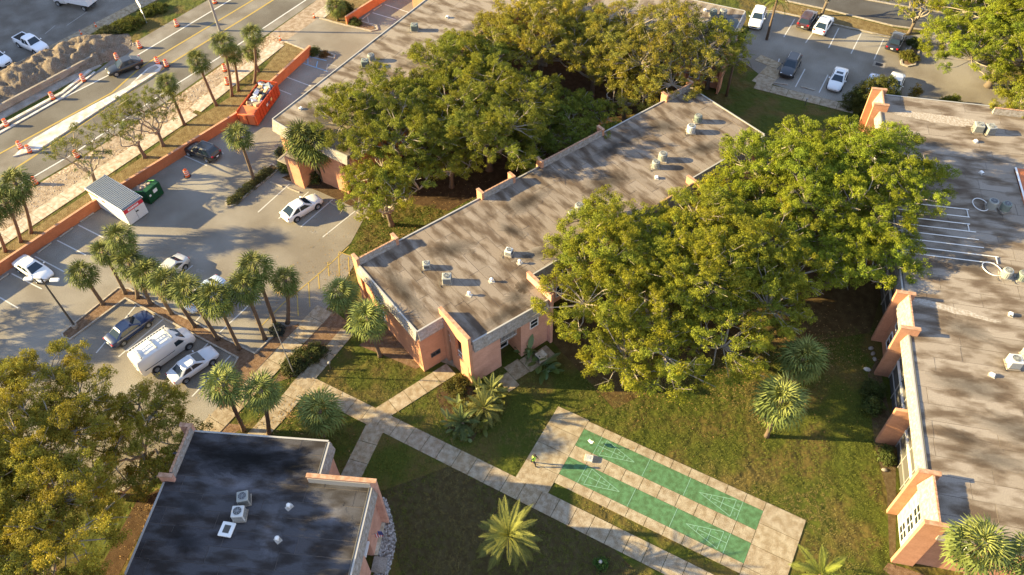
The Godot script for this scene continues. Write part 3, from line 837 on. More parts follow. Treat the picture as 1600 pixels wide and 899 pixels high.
	walk("sidewalk", Vector2(31.95, -85.33), Vector2(42.89, -79.54), 1.6, 2.0, M.walk, 0.05)


func make_walks() -> void:
	walk("footpath", Vector2(-18.65, -50.44), Vector2(-28.28, -35.26), 2.0, 1.55, M.walk, 0.05)
	walk("footpath", Vector2(-16.1, -47.53), Vector2(-19.1, -42.41), 1.45, 1.5, M.walk, 0.05)
	walk("footpath", Vector2(-21.08, -38.88), Vector2(-23.22, -35.58), 1.75, 1.6, M.walk, 0.05)
	walk("footpath", Vector2(-19.1, -42.41), Vector2(-21.08, -38.88), 1.75, 1.6, M.walk, 0.052)
	walk("footpath", Vector2(-20.31, -42.17), Vector2(-12.07, -37.36), 1.75, 1.6, M.walk, 0.056)
	walk("footpath", Vector2(-12.07, -37.36), Vector2(15.25, -21.43), 1.75, 1.6, M.walk, 0.05)
	walk("footpath", Vector2(-12.35, -37.89), Vector2(-5.9, -42.69), 1.55, 1.7, M.walk, 0.054)
	walk("footpath", Vector2(-12.38, -36.97), Vector2(-14.23, -31.6), 1.75, 1.7, M.walk, 0.046)
	walk("patio", Vector2(-5.91, -43.06), Vector2(-4.93, -45.01), 2.2, 1.6, M.pad, 0.048)


func make_court() -> void:       # two painted shuffleboard lanes on a slab pad
	var o := Node3D.new()
	o.name = "court_pavement"
	o.position = Vector3(6.013, 0, -35.802)
	o.rotation.y = -0.531
	add_child(o, true)
	structure(o)
	var g := 0.02
	for row in [[-0.88, 0.0], [1.83, 3.069], [4.899, 5.8]]:
		var n := 10
		for i in n:
			var a := -0.1 + 16.0 * i / n
			box_part("slab", Vector3(a + g, -0.1, row[0] + g), Vector3(a + 1.6 - g, 0.06 + rng.randf_range(-0.004, 0.004), row[1] - g), M.pad[rng.randi() % 4], o)
	for i in 4:
		var w0 := -1.0 + 2.0 * i
		box_part("slab", Vector3(-3.15, -0.1, w0 + g), Vector3(-0.1 - g, 0.06, w0 + 2.0 - g), M.pad[i % 4], o)
		box_part("slab", Vector3(15.9 + g, -0.1, w0 + 0.12 + g), Vector3(19.15, 0.06, w0 + 2.12 - g), M.pad[(i + 1) % 4], o)
	for k in 2:
		var w := 3.069 * k
		var lane := box_part("green_lane", Vector3(-0.1, -0.1, w + 0.006), Vector3(15.9, 0.062, w + 1.824), M.green_paint, o)
		for e in 2:
			var at := func(l: float, s: float) -> Vector2: return Vector2(l if e == 0 else 15.85 - l, w + s)
			var ls := [[1.62, 0.0, 1.62, 1.83], [2.14, 0.12, 2.14, 1.71], [1.62, 0.915, 3.95, 0.915], [2.14, 0.12, 5.02, 0.915], [2.14, 1.71, 5.02, 0.915], [3.1, 0.39, 3.1, 1.44], [4.06, 0.65, 4.06, 1.18], [6.1, 0.0, 6.1, 1.83]]
			var y := 0.068
			for q in ls:
				paint_line(lane, at.call(q[0], q[1]), at.call(q[2], q[3]), 0.045, y, M.court_line, "line")
				y += 0.0006
			for q in [["10", 4.4, 0.915], ["8", 3.55, 0.7], ["8", 3.55, 1.15], ["7", 2.6, 0.5], ["7", 2.6, 1.33], ["10", 1.86, 0.5], ["OFF", 1.86, 1.35]]:
				var up := Vector2(1, 0) if e == 0 else Vector2(-1, 0)
				number(lane, q[0], at.call(q[1], q[2]), up, 0.2 if q[0] == "OFF" else 0.26, 0.067, M.court_line)


var blocks := {}


func block(called: String, label: String, at: Vector2, deg: float) -> Node3D:
	var o := thing(called, label, "building", Vector3(at.x, 0, at.y), -deg_to_rad(deg))
	return o


func on(b: Node3D, u: float, v: float, y := ROOF) -> Vector3:
	return b.transform * Vector3(u, y, v)


func roofing(parent: Node3D, poly: PackedVector2Array, strip: float, piece: float, along_u: bool, mats: Array, deck_mat: Material) -> void:
	var deck := part("roof", MB.new().prism(poly, ROOF - 0.35, ROOF - 0.012), deck_mat, parent)
	var lo := poly[0]
	var hi := poly[0]
	for p in poly:
		lo = lo.min(p)
		hi = hi.max(p)
	var rows := ceili(((hi.y - lo.y) if along_u else (hi.x - lo.x)) / strip)
	for r in rows:
		var at := -rng.randf() * piece
		var stop := (hi.x - lo.x) if along_u else (hi.y - lo.y)
		while at < stop:
			var l := piece * rng.randf_range(0.75, 1.25)
			var q: PackedVector2Array
			var e := 0.018
			if along_u:
				q = PackedVector2Array([lo + Vector2(at + e, r * strip + e), lo + Vector2(at + l - e, r * strip + e), lo + Vector2(at + l - e, (r + 1) * strip - e), lo + Vector2(at + e, (r + 1) * strip - e)])
			else:
				q = PackedVector2Array([lo + Vector2(r * strip + e, at + e), lo + Vector2((r + 1) * strip - e, at + e), lo + Vector2((r + 1) * strip - e, at + l - e), lo + Vector2(r * strip + e, at + l - e)])
			for piece_poly in Geometry2D.intersect_polygons(q, poly):
				if piece_poly.size() >= 3 and absf(area(piece_poly)) > 0.05:
					part("roofing_sheet", MB.new().prism(piece_poly, ROOF - 0.02, ROOF + rng.randf_range(0.0, 0.016)), mats[rng.randi() % mats.size()], deck)
			at += l


func area(p: PackedVector2Array) -> float:
	var s := 0.0
	for i in p.size():
		s += p[i].cross(p[(i + 1) % p.size()])
	return s / 2.0


func mansard(parent: Node3D, a: Vector2, b: Vector2, out: Vector2, raised := false, mat_: Material = null, flare := 0.32, bottom := 5.15) -> void:
	# shingled skirt along an edge; a raised one stands above the roof and shows its back
	var sec: Array
	if raised:
		sec = [Vector2(-0.06, bottom), Vector2(flare, bottom), Vector2(flare, bottom + 0.14), Vector2(-0.16, PARAPET - 0.06), Vector2(-0.30, PARAPET - 0.06), Vector2(-0.42, ROOF - 0.1)]
	else:
		sec = [Vector2(-0.06, bottom), Vector2(flare, bottom), Vector2(flare, bottom + 0.14), Vector2(0.07, ROOF + 0.04), Vector2(-0.06, ROOF + 0.04)]
	var m := MB.new()
	var cen := Vector2.ZERO
	for s: Vector2 in sec:
		cen += s / sec.size()
	for i in sec.size():
		var s: Vector2 = sec[i]
		var t: Vector2 = sec[(i + 1) % sec.size()]
		var o2 := (s + t) / 2.0 - cen
		var o3 := Vector3(out.x * o2.x, o2.y, out.y * o2.x)
		m.face(v3(a + out * s.x, s.y), v3(b + out * s.x, s.y), v3(b + out * t.x, t.y), v3(a + out * t.x, t.y), o3)
	for i in range(1, sec.size() - 1):
		var d := b - a
		m.face3(v3(a + out * sec[0].x, sec[0].y), v3(a + out * sec[i].x, sec[i].y), v3(a + out * sec[i + 1].x, sec[i + 1].y), v3(-d, 0))
		m.face3(v3(b + out * sec[0].x, sec[0].y), v3(b + out * sec[i].x, sec[i].y), v3(b + out * sec[i + 1].x, sec[i + 1].y), v3(d, 0))
	part("mansard" if raised else "fascia", m, mat_ if mat_ else M.fascia, parent)
	var edge := MB.new()
	if raised:
		var n := roundi((b - a).length() / 0.32)
		for i in n:            # rounded ridge tiles
			var c := a.lerp(b, (i + 0.5) / n) - out * 0.23
			var t := Transform3D(Basis(v3((b - a).normalized(), 0), Vector3.UP, v3(out, 0)), v3(c, PARAPET - 0.06))
			edge.box(Vector3(-0.155, 0, -0.1), Vector3(0.155, 0.07 + 0.012 * (i % 2), 0.1), t, 0.03)
		part("ridge_tiles", edge, M.cap, parent)
	else:
		var w := (b - a).length()
		var t := Transform3D(Basis(v3((b - a).normalized(), 0), Vector3.UP, v3(out, 0)), v3((a + b) / 2.0 + out * 0.0, ROOF + 0.04))
		edge.box(Vector3(-w / 2, 0, -0.07), Vector3(w / 2, 0.05, 0.075), t)
		part("roof_edge", edge, M.edge_metal, parent)


func v3(p: Vector2, y: float) -> Vector3:
	return Vector3(p.x, y, p.y)


func fin(parent: Node3D, u: float, v0: float, v1: float, mat_: Material, y1 := PARAPET, along_u := false, thick := 0.3, y0 := 0.0) -> void:
	var lo := Vector3(u - thick / 2, y0, v0)
	var hi := Vector3(u + thick / 2, y1, v1)
	if along_u:
		lo = Vector3(v0, y0, u - thick / 2)
		hi = Vector3(v1, y1, u + thick / 2)
	box_part("fin_wall", lo, hi, mat_, parent, 0.015)
	var g := Vector3(0.035, 0, 0.035)
	box_part("coping", Vector3(lo.x, y1, lo.z) - g, Vector3(hi.x, y1 + 0.08, hi.z) + g, M.cap, parent, 0.02)


func window(parent: Node3D, at: Vector3, out: Vector2, w: float, h: float, cols: int, rows: int, frame_mat: Material = null, called := "window") -> void:
	var fm: Material = frame_mat if frame_mat else M.white_trim
	var t := Transform3D(Basis(Vector3(-out.y, 0, out.x), Vector3.UP, v3(out, 0)), at)
	t.basis.x = Vector3.UP.cross(v3(out, 0))
	var m := MB.new()
	var e := 0.07
	m.box(Vector3(-w / 2 - e, -h / 2 - e, -0.04), Vector3(w / 2 + e, -h / 2, 0.07))
	m.box(Vector3(-w / 2 - e, h / 2, -0.04), Vector3(w / 2 + e, h / 2 + e, 0.07))
	m.box(Vector3(-w / 2 - e, -h / 2, -0.04), Vector3(-w / 2, h / 2, 0.07))
	m.box(Vector3(w / 2, -h / 2, -0.04), Vector3(w / 2 + e, h / 2, 0.07))
	for i in range(1, cols):
		var x := -w / 2 + w * i / cols
		m.box(Vector3(x - 0.03, -h / 2, -0.03), Vector3(x + 0.03, h / 2, 0.055))
	for i in range(1, rows):
		var y := -h / 2 + h * i / rows
		m.box(Vector3(-w / 2, y - 0.03, -0.03), Vector3(w / 2, y + 0.03, 0.052))
	var f := part(called, m, fm, parent)
	f.transform = t
	for i in cols:
		for k in rows:
			box_part("pane", Vector3(-w / 2 + w * i / cols + 0.02, -h / 2 + h * k / rows + 0.02, -0.02), Vector3(-w / 2 + w * (i + 1) / cols - 0.02, -h / 2 + h * (k + 1) / rows - 0.02, 0.025), M.glass, f)


func railing(parent: Node3D, a: Vector3, b: Vector3, h := 1.0, mat_: Material = null) -> void:
	var m := MB.new()
	var d := (b - a)
	m.tube([a + Vector3.UP * h, b + Vector3.UP * h], [0.035, 0.035], 4)
	m.tube([a + Vector3.UP * 0.1, b + Vector3.UP * 0.1], [0.025, 0.025], 4)
	var n := maxi(2, roundi(d.length() / 0.16))
	for i in n + 1:
		var p := a + d * i / n
		m.tube([p + Vector3.UP * 0.1, p + Vector3.UP * h], [0.014, 0.014], 4, false)
	part("railing", m, mat_ if mat_ else M.white_trim, parent)


func roof_patch(parent: Node3D, c: Vector2, rx: float, ry: float, turn: float, mat_: Material, called: String, sd: int, y := 0.022) -> void:
	var n := FastNoiseLite.new()
	n.seed = sd
	n.frequency = 0.9
	var p := PackedVector2Array()
	for i in 72:
		var a := TAU * i / 72.0
		var k := 1.0 + 0.42 * n.get_noise_2d(cos(a) * 1.6, sin(a) * 1.6) + 0.2 * n.get_noise_2d(cos(a) * 5.0, sin(a) * 5.0) + 0.12 * n.get_noise_2d(cos(a) * 14.0, sin(a) * 14.0)
		p.append(c + Vector2(cos(a) * rx * k, sin(a) * ry * k).rotated(turn))
	part(called, MB.new().prism(p, 0.0, ROOF + y, false), mat_, parent)


var stains := 0


func soft_stain(parent: Node3D, c: Vector2, rx: float, ry: float, turn: float, like: StandardMaterial3D, k: float, sd: int) -> void:    # dried pond: darker step by step towards its middle
	stains = (stains + 1) % 8
	for i in 6:
		var f := 1.0 - i * 0.15
		var v := lerpf(lerpf(1.0, k, 0.12), k, i / 5.0)
		var m: StandardMaterial3D = like.duplicate()
		m.albedo_color = Color(like.albedo_color.r * v, like.albedo_color.g * v, like.albedo_color.b * v)
		roof_patch(parent, c, rx * f, ry * f, turn, m, "stain", sd, 0.018 + 0.003 * i + 0.00035 * stains)


func make_center_block() -> void:
	var b := block("apartment_block", "long orange apartment block in the middle with a flat tan roof", Vector2(-14.51, -50.72), -35.99)
	blocks.center = b
	var body := PackedVector2Array([Vector2(0.11, 0.05), Vector2(44.01, 0.05), Vector2(44.0, 11.1), Vector2(32.05, 11.1), Vector2(32.05, 12.41), Vector2(20.58, 12.41), Vector2(20.58, 11.3), Vector2(11.3, 11.3), Vector2(11.3, 14.43), Vector2(8.25, 14.43), Vector2(8.25, 12.5), Vector2(6.15, 12.5), Vector2(6.15, 14.16), Vector2(4.32, 14.16), Vector2(4.32, 10.76), Vector2(2.6, 10.76), Vector2(2.6, 10.26), Vector2(0.11, 10.26)])
	part("wall", MB.new().prism(body, 0.0, ROOF - 0.4), M.orange, b)
	var roof_poly := PackedVector2Array([Vector2(0.05, 0), Vector2(44.1, 0), Vector2(44.1, 11.2), Vector2(32.13, 11.2), Vector2(32.13, 12.5), Vector2(20.49, 12.5), Vector2(20.49, 11.39), Vector2(11.4, 11.39), Vector2(11.4, 14.6), Vector2(3.04, 14.21), Vector2(2.77, 10.35), Vector2(0.05, 10.35)])
	roofing(b, roof_poly, 1.05, 4.6, false, M.roofing, M.roof_deck)
	box_part("front_wall", Vector3(3.04, 0, 13.94), Vector3(6.15, ROOF - 0.42, 14.18), M.pink, b)
	box_part("front_wall", Vector3(8.25, 0, 14.4), Vector3(11.35, ROOF - 0.42, 14.49), M.pink, b)
	# skirts
	mansard(b, Vector2(0.05, 0.14), Vector2(0.05, 10.35), Vector2(-1, 0), false, null, 0.3, 5.1)
	mansard(b, Vector2(0.05, 10.35), Vector2(2.73, 10.35), Vector2(0, 1))
	mansard(b, Vector2(3.2, 14.24), Vector2(11.25, 14.58), Vector2(-0.036, 1).normalized(), false, null, 0.3, 5.0)
	mansard(b, Vector2(11.64, 11.39), Vector2(20.4, 11.39), Vector2(0, 1))
	mansard(b, Vector2(20.67, 12.5), Vector2(31.96, 12.5), Vector2(0, 1), true)
	mansard(b, Vector2(32.22, 11.2), Vector2(44.0, 11.2), Vector2(0, 1))
	for s in [[0.2, 4.2, true], [4.5, 14.3, false], [14.6, 18.25, true], [18.55, 21.95, false], [22.25, 30.35, true], [30.65, 40.0, false], [40.3, 44.0, true]]:
		mansard(b, Vector2(s[0], 0), Vector2(s[1], 0), Vector2(0, -1), s[2])
	mansard(b, Vector2(44.1, 0.09), Vector2(44.1, 11.1), Vector2(1, 0))
	for u: float in [0.05, 4.35, 14.45, 18.4, 22.1, 30.5, 40.15, 44.1]:
		fin(b, u, -0.55, 0.38, M.orange)
	for u: float in [20.6, 32.2]:
		fin(b, u, 11.2, 13.0, M.orange)
	fin(b, 11.5, 11.4, 14.95, M.pink)
	# the pierced fin wall that screens the stairs
	var f := MB.new()
	f.box(Vector3(2.73, 0, 9.83), Vector3(3.04, PARAPET - 0.1, 10.49))
	f.box(Vector3(2.73, 5.0, 10.49), Vector3(3.04, PARAPET - 0.1, 11.23))
	f.box(Vector3(2.73, 0, 11.23), Vector3(3.04, PARAPET - 0.1, 12.04))
	f.box(Vector3(2.73, 0, 12.04), Vector3(3.04, 2.3, 13.11))
	f.box(Vector3(2.73, 5.3, 12.04), Vector3(3.04, PARAPET - 0.1, 13.11))
	f.box(Vector3(2.73, 0, 13.11), Vector3(3.04, PARAPET - 0.1, 14.27))
	part("fin_wall", f, M.orange, b)
	box_part("coping", Vector3(2.69, PARAPET - 0.1, 9.79), Vector3(3.07, PARAPET, 14.31), M.cap, b, 0.02)
	box_part("landing", Vector3(3.04, 2.75, 10.76), Vector3(4.32, 2.95, 13.94), M.concrete, b)
	box_part("door", Vector3(4.24, 0.1, 10.86), Vector3(4.34, 2.15, 11.48), M.white_trim, b)
	railing(b, Vector3(2.92, 2.95, 10.52), Vector3(2.92, 2.95, 11.2), 0.95)
	railing(b, Vector3(2.92, 2.3, 12.08), Vector3(2.92, 2.3, 13.05), 0.8)
	window(b, Vector3(4.31, 4.2, 11.16), Vector2(-1, 0), 0.9, 1.3, 1, 2)
	window(b, Vector3(1.55, 1.75, 10.27), Vector2(0, 1), 0.85, 0.42, 2, 1, M.dark_metal)
	window(b, Vector3(0.08, 1.7, 3.2), Vector2(-1, 0), 1.2, 1.1, 2, 2)
	window(b, Vector3(0.08, 4.2, 3.2), Vector2(-1, 0), 1.2, 1.1, 2, 2)
	# the balcony bay
	box_part("balcony", Vector3(6.2, 2.82, 12.5), Vector3(8.2, 2.96, 13.9), M.concrete, b)
	railing(b, Vector3(6.2, 2.96, 13.85), Vector3(8.2, 2.96, 13.9), 0.95)
	window(b, Vector3(7.2, 4.1, 12.52), Vector2(0, 1), 1.7, 1.9, 2, 1)
	window(b, Vector3(7.2, 1.1, 12.52), Vector2(0, 1), 1.7, 2.0, 2, 1)
	window(b, Vector3(9.73, 4.0, 14.51), Vector2(0, 1), 0.8, 1.0, 1, 2)
	for u: float in [13.0, 15.7, 18.4, 22.5, 25.6, 28.8, 34.5, 37.5, 40.5]:
		var v := 12.42 if u > 20.6 and u < 32.2 else 11.32
		window(b, Vector3(u, 4.0, v), Vector2(0, 1), 1.3, 1.3, 2, 2)
		window(b, Vector3(u, 1.5, v), Vector2(0, 1), 1.3, 1.4, 2, 2)
	for q in [[8.0, 4.0, 2.4, 1.2, 0.4, 61], [17.5, 3.4, 2.8, 1.1, 0.1, 63], [26.0, 6.2, 3.0, 1.4, 0.2, 65], [36.5, 3.2, 2.4, 1.3, 0.5, 67], [37.5, 8.6, 2.8, 1.0, 0.3, 69], [9.2, 12.6, 1.2, 1.0, 0.2, 71], [14.0, 5.6, 1.6, 0.7, 1.2, 73], [1.6, 5.5, 0.9, 4.2, 0.05, 75], [7.5, 13.6, 3.2, 0.7, 0.04, 77], [30.5, 2.6, 3.2, 1.0, 0.1, 79]]:
		soft_stain(b, Vector2(q[0], q[1]), q[2], q[3], q[4], M.roofing[1], 0.62, q[5])
	# curled shingles along the sunny eave
	var loose := MB.new()
	for i in 46:
		var v := rng.randf_range(0.4, 10.2)
		var t := Transform3D(Basis.from_euler(Vector3(rng.randf_range(-0.5, 0.5), rng.randf_range(-0.4, 0.4), rng.randf_range(0.5, 1.6))), Vector3(-0.1 - rng.randf() * 0.12, rng.randf_range(5.2, 5.9), v))
		loose.box(Vector3(-0.1, -0.01, -0.11), Vector3(0.1, 0.01, 0.11), t)
	stuff(part("curled_shingles", loose, M.fascia, b))
	soft_stain(b, Vector2(14.88, 9.88), 3.2, 0.9, 0.3, M.roofing_pale[1], 0.55, 3)
	soft_stain(b, Vector2(10.61, 12.04), 1.6, 0.8, -0.3, M.roofing_pale[1], 0.55, 9)


func make_right_block() -> void:
	var b := block("apartment_block", "long apartment block at the right edge with a pale flat roof", Vector2(41.94, -73.88), 103.86)
	blocks.right = b
	# local u runs towards the viewer, -v into the block
	var body := PackedVector2Array([Vector2(0.08, -0.1), Vector2(0.08, -11.79), Vector2(0.83, -11.79), Vector2(0.83, -15.88), Vector2(10.12, -15.88), Vector2(10.12, -12.44), Vector2(29.08, -12.44), Vector2(29.08, -16.81), Vector2(52.05, -16.81), Vector2(52.05, -0.1), Vector2(48.05, -0.1), Vector2(48.05, -0.5), Vector2(34.49, -0.5), Vector2(34.49, -0.1), Vector2(30.36, -0.1), Vector2(30.36, -0.5), Vector2(2.85, -0.5), Vector2(2.85, -0.1)])
	part("wall", MB.new().prism(body, 0.0, ROOF - 0.4), M.orange, b)
	var roof_poly := PackedVector2Array([Vector2(-0.3, 0), Vector2(-0.3, -11.79), Vector2(0.75, -11.79), Vector2(0.75, -15.97), Vector2(10.2, -15.97), Vector2(10.2, -12.53), Vector2(28.99, -12.53), Vector2(28.99, -16.9), Vector2(52.15, -16.9), Vector2(52.15, 0)])
	roofing(b, roof_poly, 1.6, 6.2, false, M.roofing_pale, M.roof_deck)
	mansard(b, Vector2(0, 0), Vector2(2.58, 0), Vector2(0, 1), true)
	mansard(b, Vector2(3.01, 0), Vector2(30.23, 0), Vector2(0, 1))
	mansard(b, Vector2(30.54, 0), Vector2(34.21, 0), Vector2(0, 1), true)
	mansard(b, Vector2(34.54, 0), Vector2(47.96, 0), Vector2(0, 1))
	mansard(b, Vector2(48.29, 0), Vector2(52, 0), Vector2(0, 1), true)
	mansard(b, Vector2(52.15, -0.55), Vector2(52.15, -16.81), Vector2(1, 0))
	mansard(b, Vector2(0.75, -11.88), Vector2(0.75, -15.88), Vector2(-1, 0), true)
	mansard(b, Vector2(-0.3, -0.4), Vector2(-0.3, -11.79), Vector2(-1, 0))
	for u: float in [-0.15, 2.75, 30.4, 34.4, 48.1, 52.2]:
		fin(b, u, -0.75, 0.85, M.orange)
	box_part("fin_wall", Vector3(41.45, 0, -0.4), Vector3(41.74, 5.12, 1.25), M.orange, b, 0.015)
	box_part("side_wall", Vector3(10.24, 0, -16.07), Vector3(13.7, ROOF + 0.15, -12.67), M.orange_wall, b)
	box_part("coping", Vector3(10.2, ROOF + 0.15, -12.72), Vector3(28.99, ROOF + 0.22, -12.55), M.white_trim, b)
	# sunny bay at the near corner: pale wall and tall windows
	box_part("bay_wall", Vector3(48.29, 0, -0.1), Vector3(52, 5.12, 0.02), M.cream, b)
	for i in 3:
		window(b, Vector3(50.1, 0.95 + 1.55 * i, 0.04), Vector2(0, 1), 1.25, 1.25, 2, 2)
	window(b, Vector3(32.28, 2.0, -0.08), Vector2(0, 1), 1.5, 1.5, 2, 2)
	window(b, Vector3(32.28, 4.3, -0.08), Vector2(0, 1), 1.5, 1.2, 2, 2)
	# screened porches between the fins, two storeys high
	for s in [[34.6, 41.4], [41.8, 47.9], [3.0, 9.4], [9.7, 16.4], [16.7, 23.3], [23.6, 30.2]]:
		var n := 3
		var w: float = (s[1] - s[0]) / n
		for level in 2:
			var y0 := 0.1 + 2.65 * level
			for i in n:
				var u: float = s[0] + w * i
				box_part("screen", Vector3(u + 0.05, y0, -0.48), Vector3(u + w - 0.05, y0 + 2.35, -0.42), M.screen, b)
				var fr := MB.new()
				fr.box(Vector3(u, y0 - 0.05, -0.44), Vector3(u + 0.07, y0 + 2.45, -0.34))
				fr.box(Vector3(u + 0.07, y0 + 0.95, -0.44), Vector3(u + w, y0 + 1.02, -0.345))
				part("screen_frame", fr, M.edge_metal, b)
			box_part("floor_band", Vector3(s[0], y0 + 2.36, -0.5), Vector3(s[1], y0 + 2.6, -0.3), M.white_trim, b)
	window(b, Vector3(52.08, 3.9, -3.05), Vector2(1, 0), 1.2, 1.2, 2, 2)
	for q in [[7.5, -5.0, 1.0, 3.0, 0.1, 81], [13.5, -4.0, 1.4, 2.6, 0.2, 83], [24.5, -6.0, 1.6, 3.2, 0.1, 85], [33.0, -5.0, 1.1, 2.4, 0.3, 87], [39.0, -4.5, 1.2, 3.2, 0.1, 89], [42.5, -7.5, 1.4, 3.4, 0.15, 91], [45.5, -5.0, 1.0, 3.0, 0.1, 93], [44.0, -3.0, 0.7, 2.0, 0.2, 95]]:
		soft_stain(b, Vector2(q[0], q[1]), q[2], q[3], q[4], M.roofing_pale[1], 0.72, q[5])
	# end of the gutter and its downpipe at the near corner
	part("gutter", MB.new().tube([Vector3(34.69, ROOF + 0.06, -0.16), Vector3(47.86, ROOF + 0.06, -0.16)], [0.05, 0.05], 6), M.gutter, b)
	part("gutter", MB.new().tube([Vector3(3.06, ROOF + 0.06, -0.16), Vector3(30.1, ROOF + 0.06, -0.16)], [0.05, 0.05], 6), M.gutter, b)
	roof_patch(b, Vector2(3.06, -6.12), 0.8, 4.6, 0.05, mat(Color(0.52, 0.46, 0.39), 0.85, T.grain, 0.4, T.soil, 0.3), "patch", 21)
	roof_patch(b, Vector2(30.81, -3.79), 0.35, 3.6, 0.18, mat(Color(0.52, 0.47, 0.41), 0.85, T.grain, 0.4, T.soil, 0.3), "patch", 23)


func make_near_block() -> void:
	var b := block("apartment_block", "pink apartment block at the lower left with a dark dappled roof", Vector2(-26.05, -33.3), 7.32)
	blocks.near = b
	var body := PackedVector2Array([Vector2(0.1, 0.1), Vector2(11.3, 0.1), Vector2(11.3, 3.2), Vector2(15.5, 3.2), Vector2(15.5, 6.3), Vector2(14.0, 6.3), Vector2(14.0, 7.6), Vector2(15.5, 7.6), Vector2(15.5, 30), Vector2(-0.1, 30), Vector2(-0.1, 4.5), Vector2(0.1, 4.5)])
	part("wall", MB.new().prism(body, 0.0, ROOF - 0.4), M.pink, b)
	var roof_poly := PackedVector2Array([Vector2(0, 0), Vector2(11.45, 0), Vector2(11.45, 3.3), Vector2(15.62, 3.3), Vector2(15.62, 30), Vector2(-0.2, 30), Vector2(-0.2, 4.4), Vector2(0, 4.4)])
	roofing(b, roof_poly, 1.3, 5.0, true, M.roofing_grey, M.roof_deck)
	mansard(b, Vector2(0, 0.1), Vector2(11.4, 0), Vector2(0, -1))
	mansard(b, Vector2(11.45, 0.1), Vector2(11.45, 3.1), Vector2(1, 0))
	mansard(b, Vector2(0.1, 0.15), Vector2(0.1, 4.1), Vector2(-1, 0), true)
	mansard(b, Vector2(-0.2, 4.6), Vector2(-0.2, 29), Vector2(-1, 0))
	mansard(b, Vector2(15.62, 3.55), Vector2(15.62, 29), Vector2(1, 0))
	fin(b, 3.4, 10.75, 16.05, M.pink, PARAPET, true)
	fin(b, 4.35, -0.5, 0.6, M.pink, PARAPET - 0.1, true)
	fin(b, 0.0, -0.5, 0.5, M.pink, PARAPET - 0.1, true)
	box_part("flashing", Vector3(10.8, ROOF, 3.56), Vector3(15.6, PARAPET - 0.15, 3.6), M.edge_metal, b)
	box_part("plinth", Vector3(15.5, 0, 3.6), Vector3(15.75, 0.25, 6.3), M.cream, b)
	box_part("balcony", Vector3(14.0, 2.75, 6.35), Vector3(15.55, 2.95, 7.55), M.white_trim, b)
	box_part("step", Vector3(15.5, 0, 6.4), Vector3(16.6, 0.18, 7.6), M.concrete, b)
	window(b, Vector3(14.03, 4.0, 6.95), Vector2(1, 0), 0.9, 1.6, 1, 2)
	window(b, Vector3(15.52, 4.0, 10.0), Vector2(1, 0), 1.2, 1.3, 2, 2)
	window(b, Vector3(11.32, 1.6, 1.6), Vector2(1, 0), 0.9, 1.1, 1, 2)
	part("gutter", MB.new().tube([Vector3(15.48, ROOF + 0.08, 3.6), Vector3(15.48, ROOF + 0.08, 29)], [0.05, 0.05], 6), M.gutter, b)
	part("gutter", MB.new().tube([Vector3(11.3, ROOF + 0.08, 0.2), Vector3(11.3, ROOF + 0.08, 3.1)], [0.045, 0.045], 6), M.gutter, b)
	soft_stain(b, Vector2(5.2, 2.0), 5.0, 1.5, 0.02, M.roofing_grey[1], 0.25, 31)
	soft_stain(b, Vector2(9.0, 2.4), 1.8, 0.8, 0.1, M.roofing_grey[1], 0.3, 37)
	soft_stain(b, Vector2(5.6, 4.3), 3.0, 0.8, 0.1, M.roofing_grey[0], 1.45, 33)
	soft_stain(b, Vector2(9.0, 7.6), 2.4, 0.9, 1.3, M.roofing_grey[2], 1.35, 35)
	soft_stain(b, Vector2(13.2, 6.0), 1.6, 1.0, 0.4, M.roofing_grey[2], 1.35, 36)
	soft_stain(b, Vector2(2.6, 6.4), 1.5, 0.7, 0.4, M.roofing_grey[2], 0.6, 38)
	soft_stain(b, Vector2(3.2, 9.0), 1.6, 0.9, 0.2, M.roofing_grey[1], 0.6, 39)


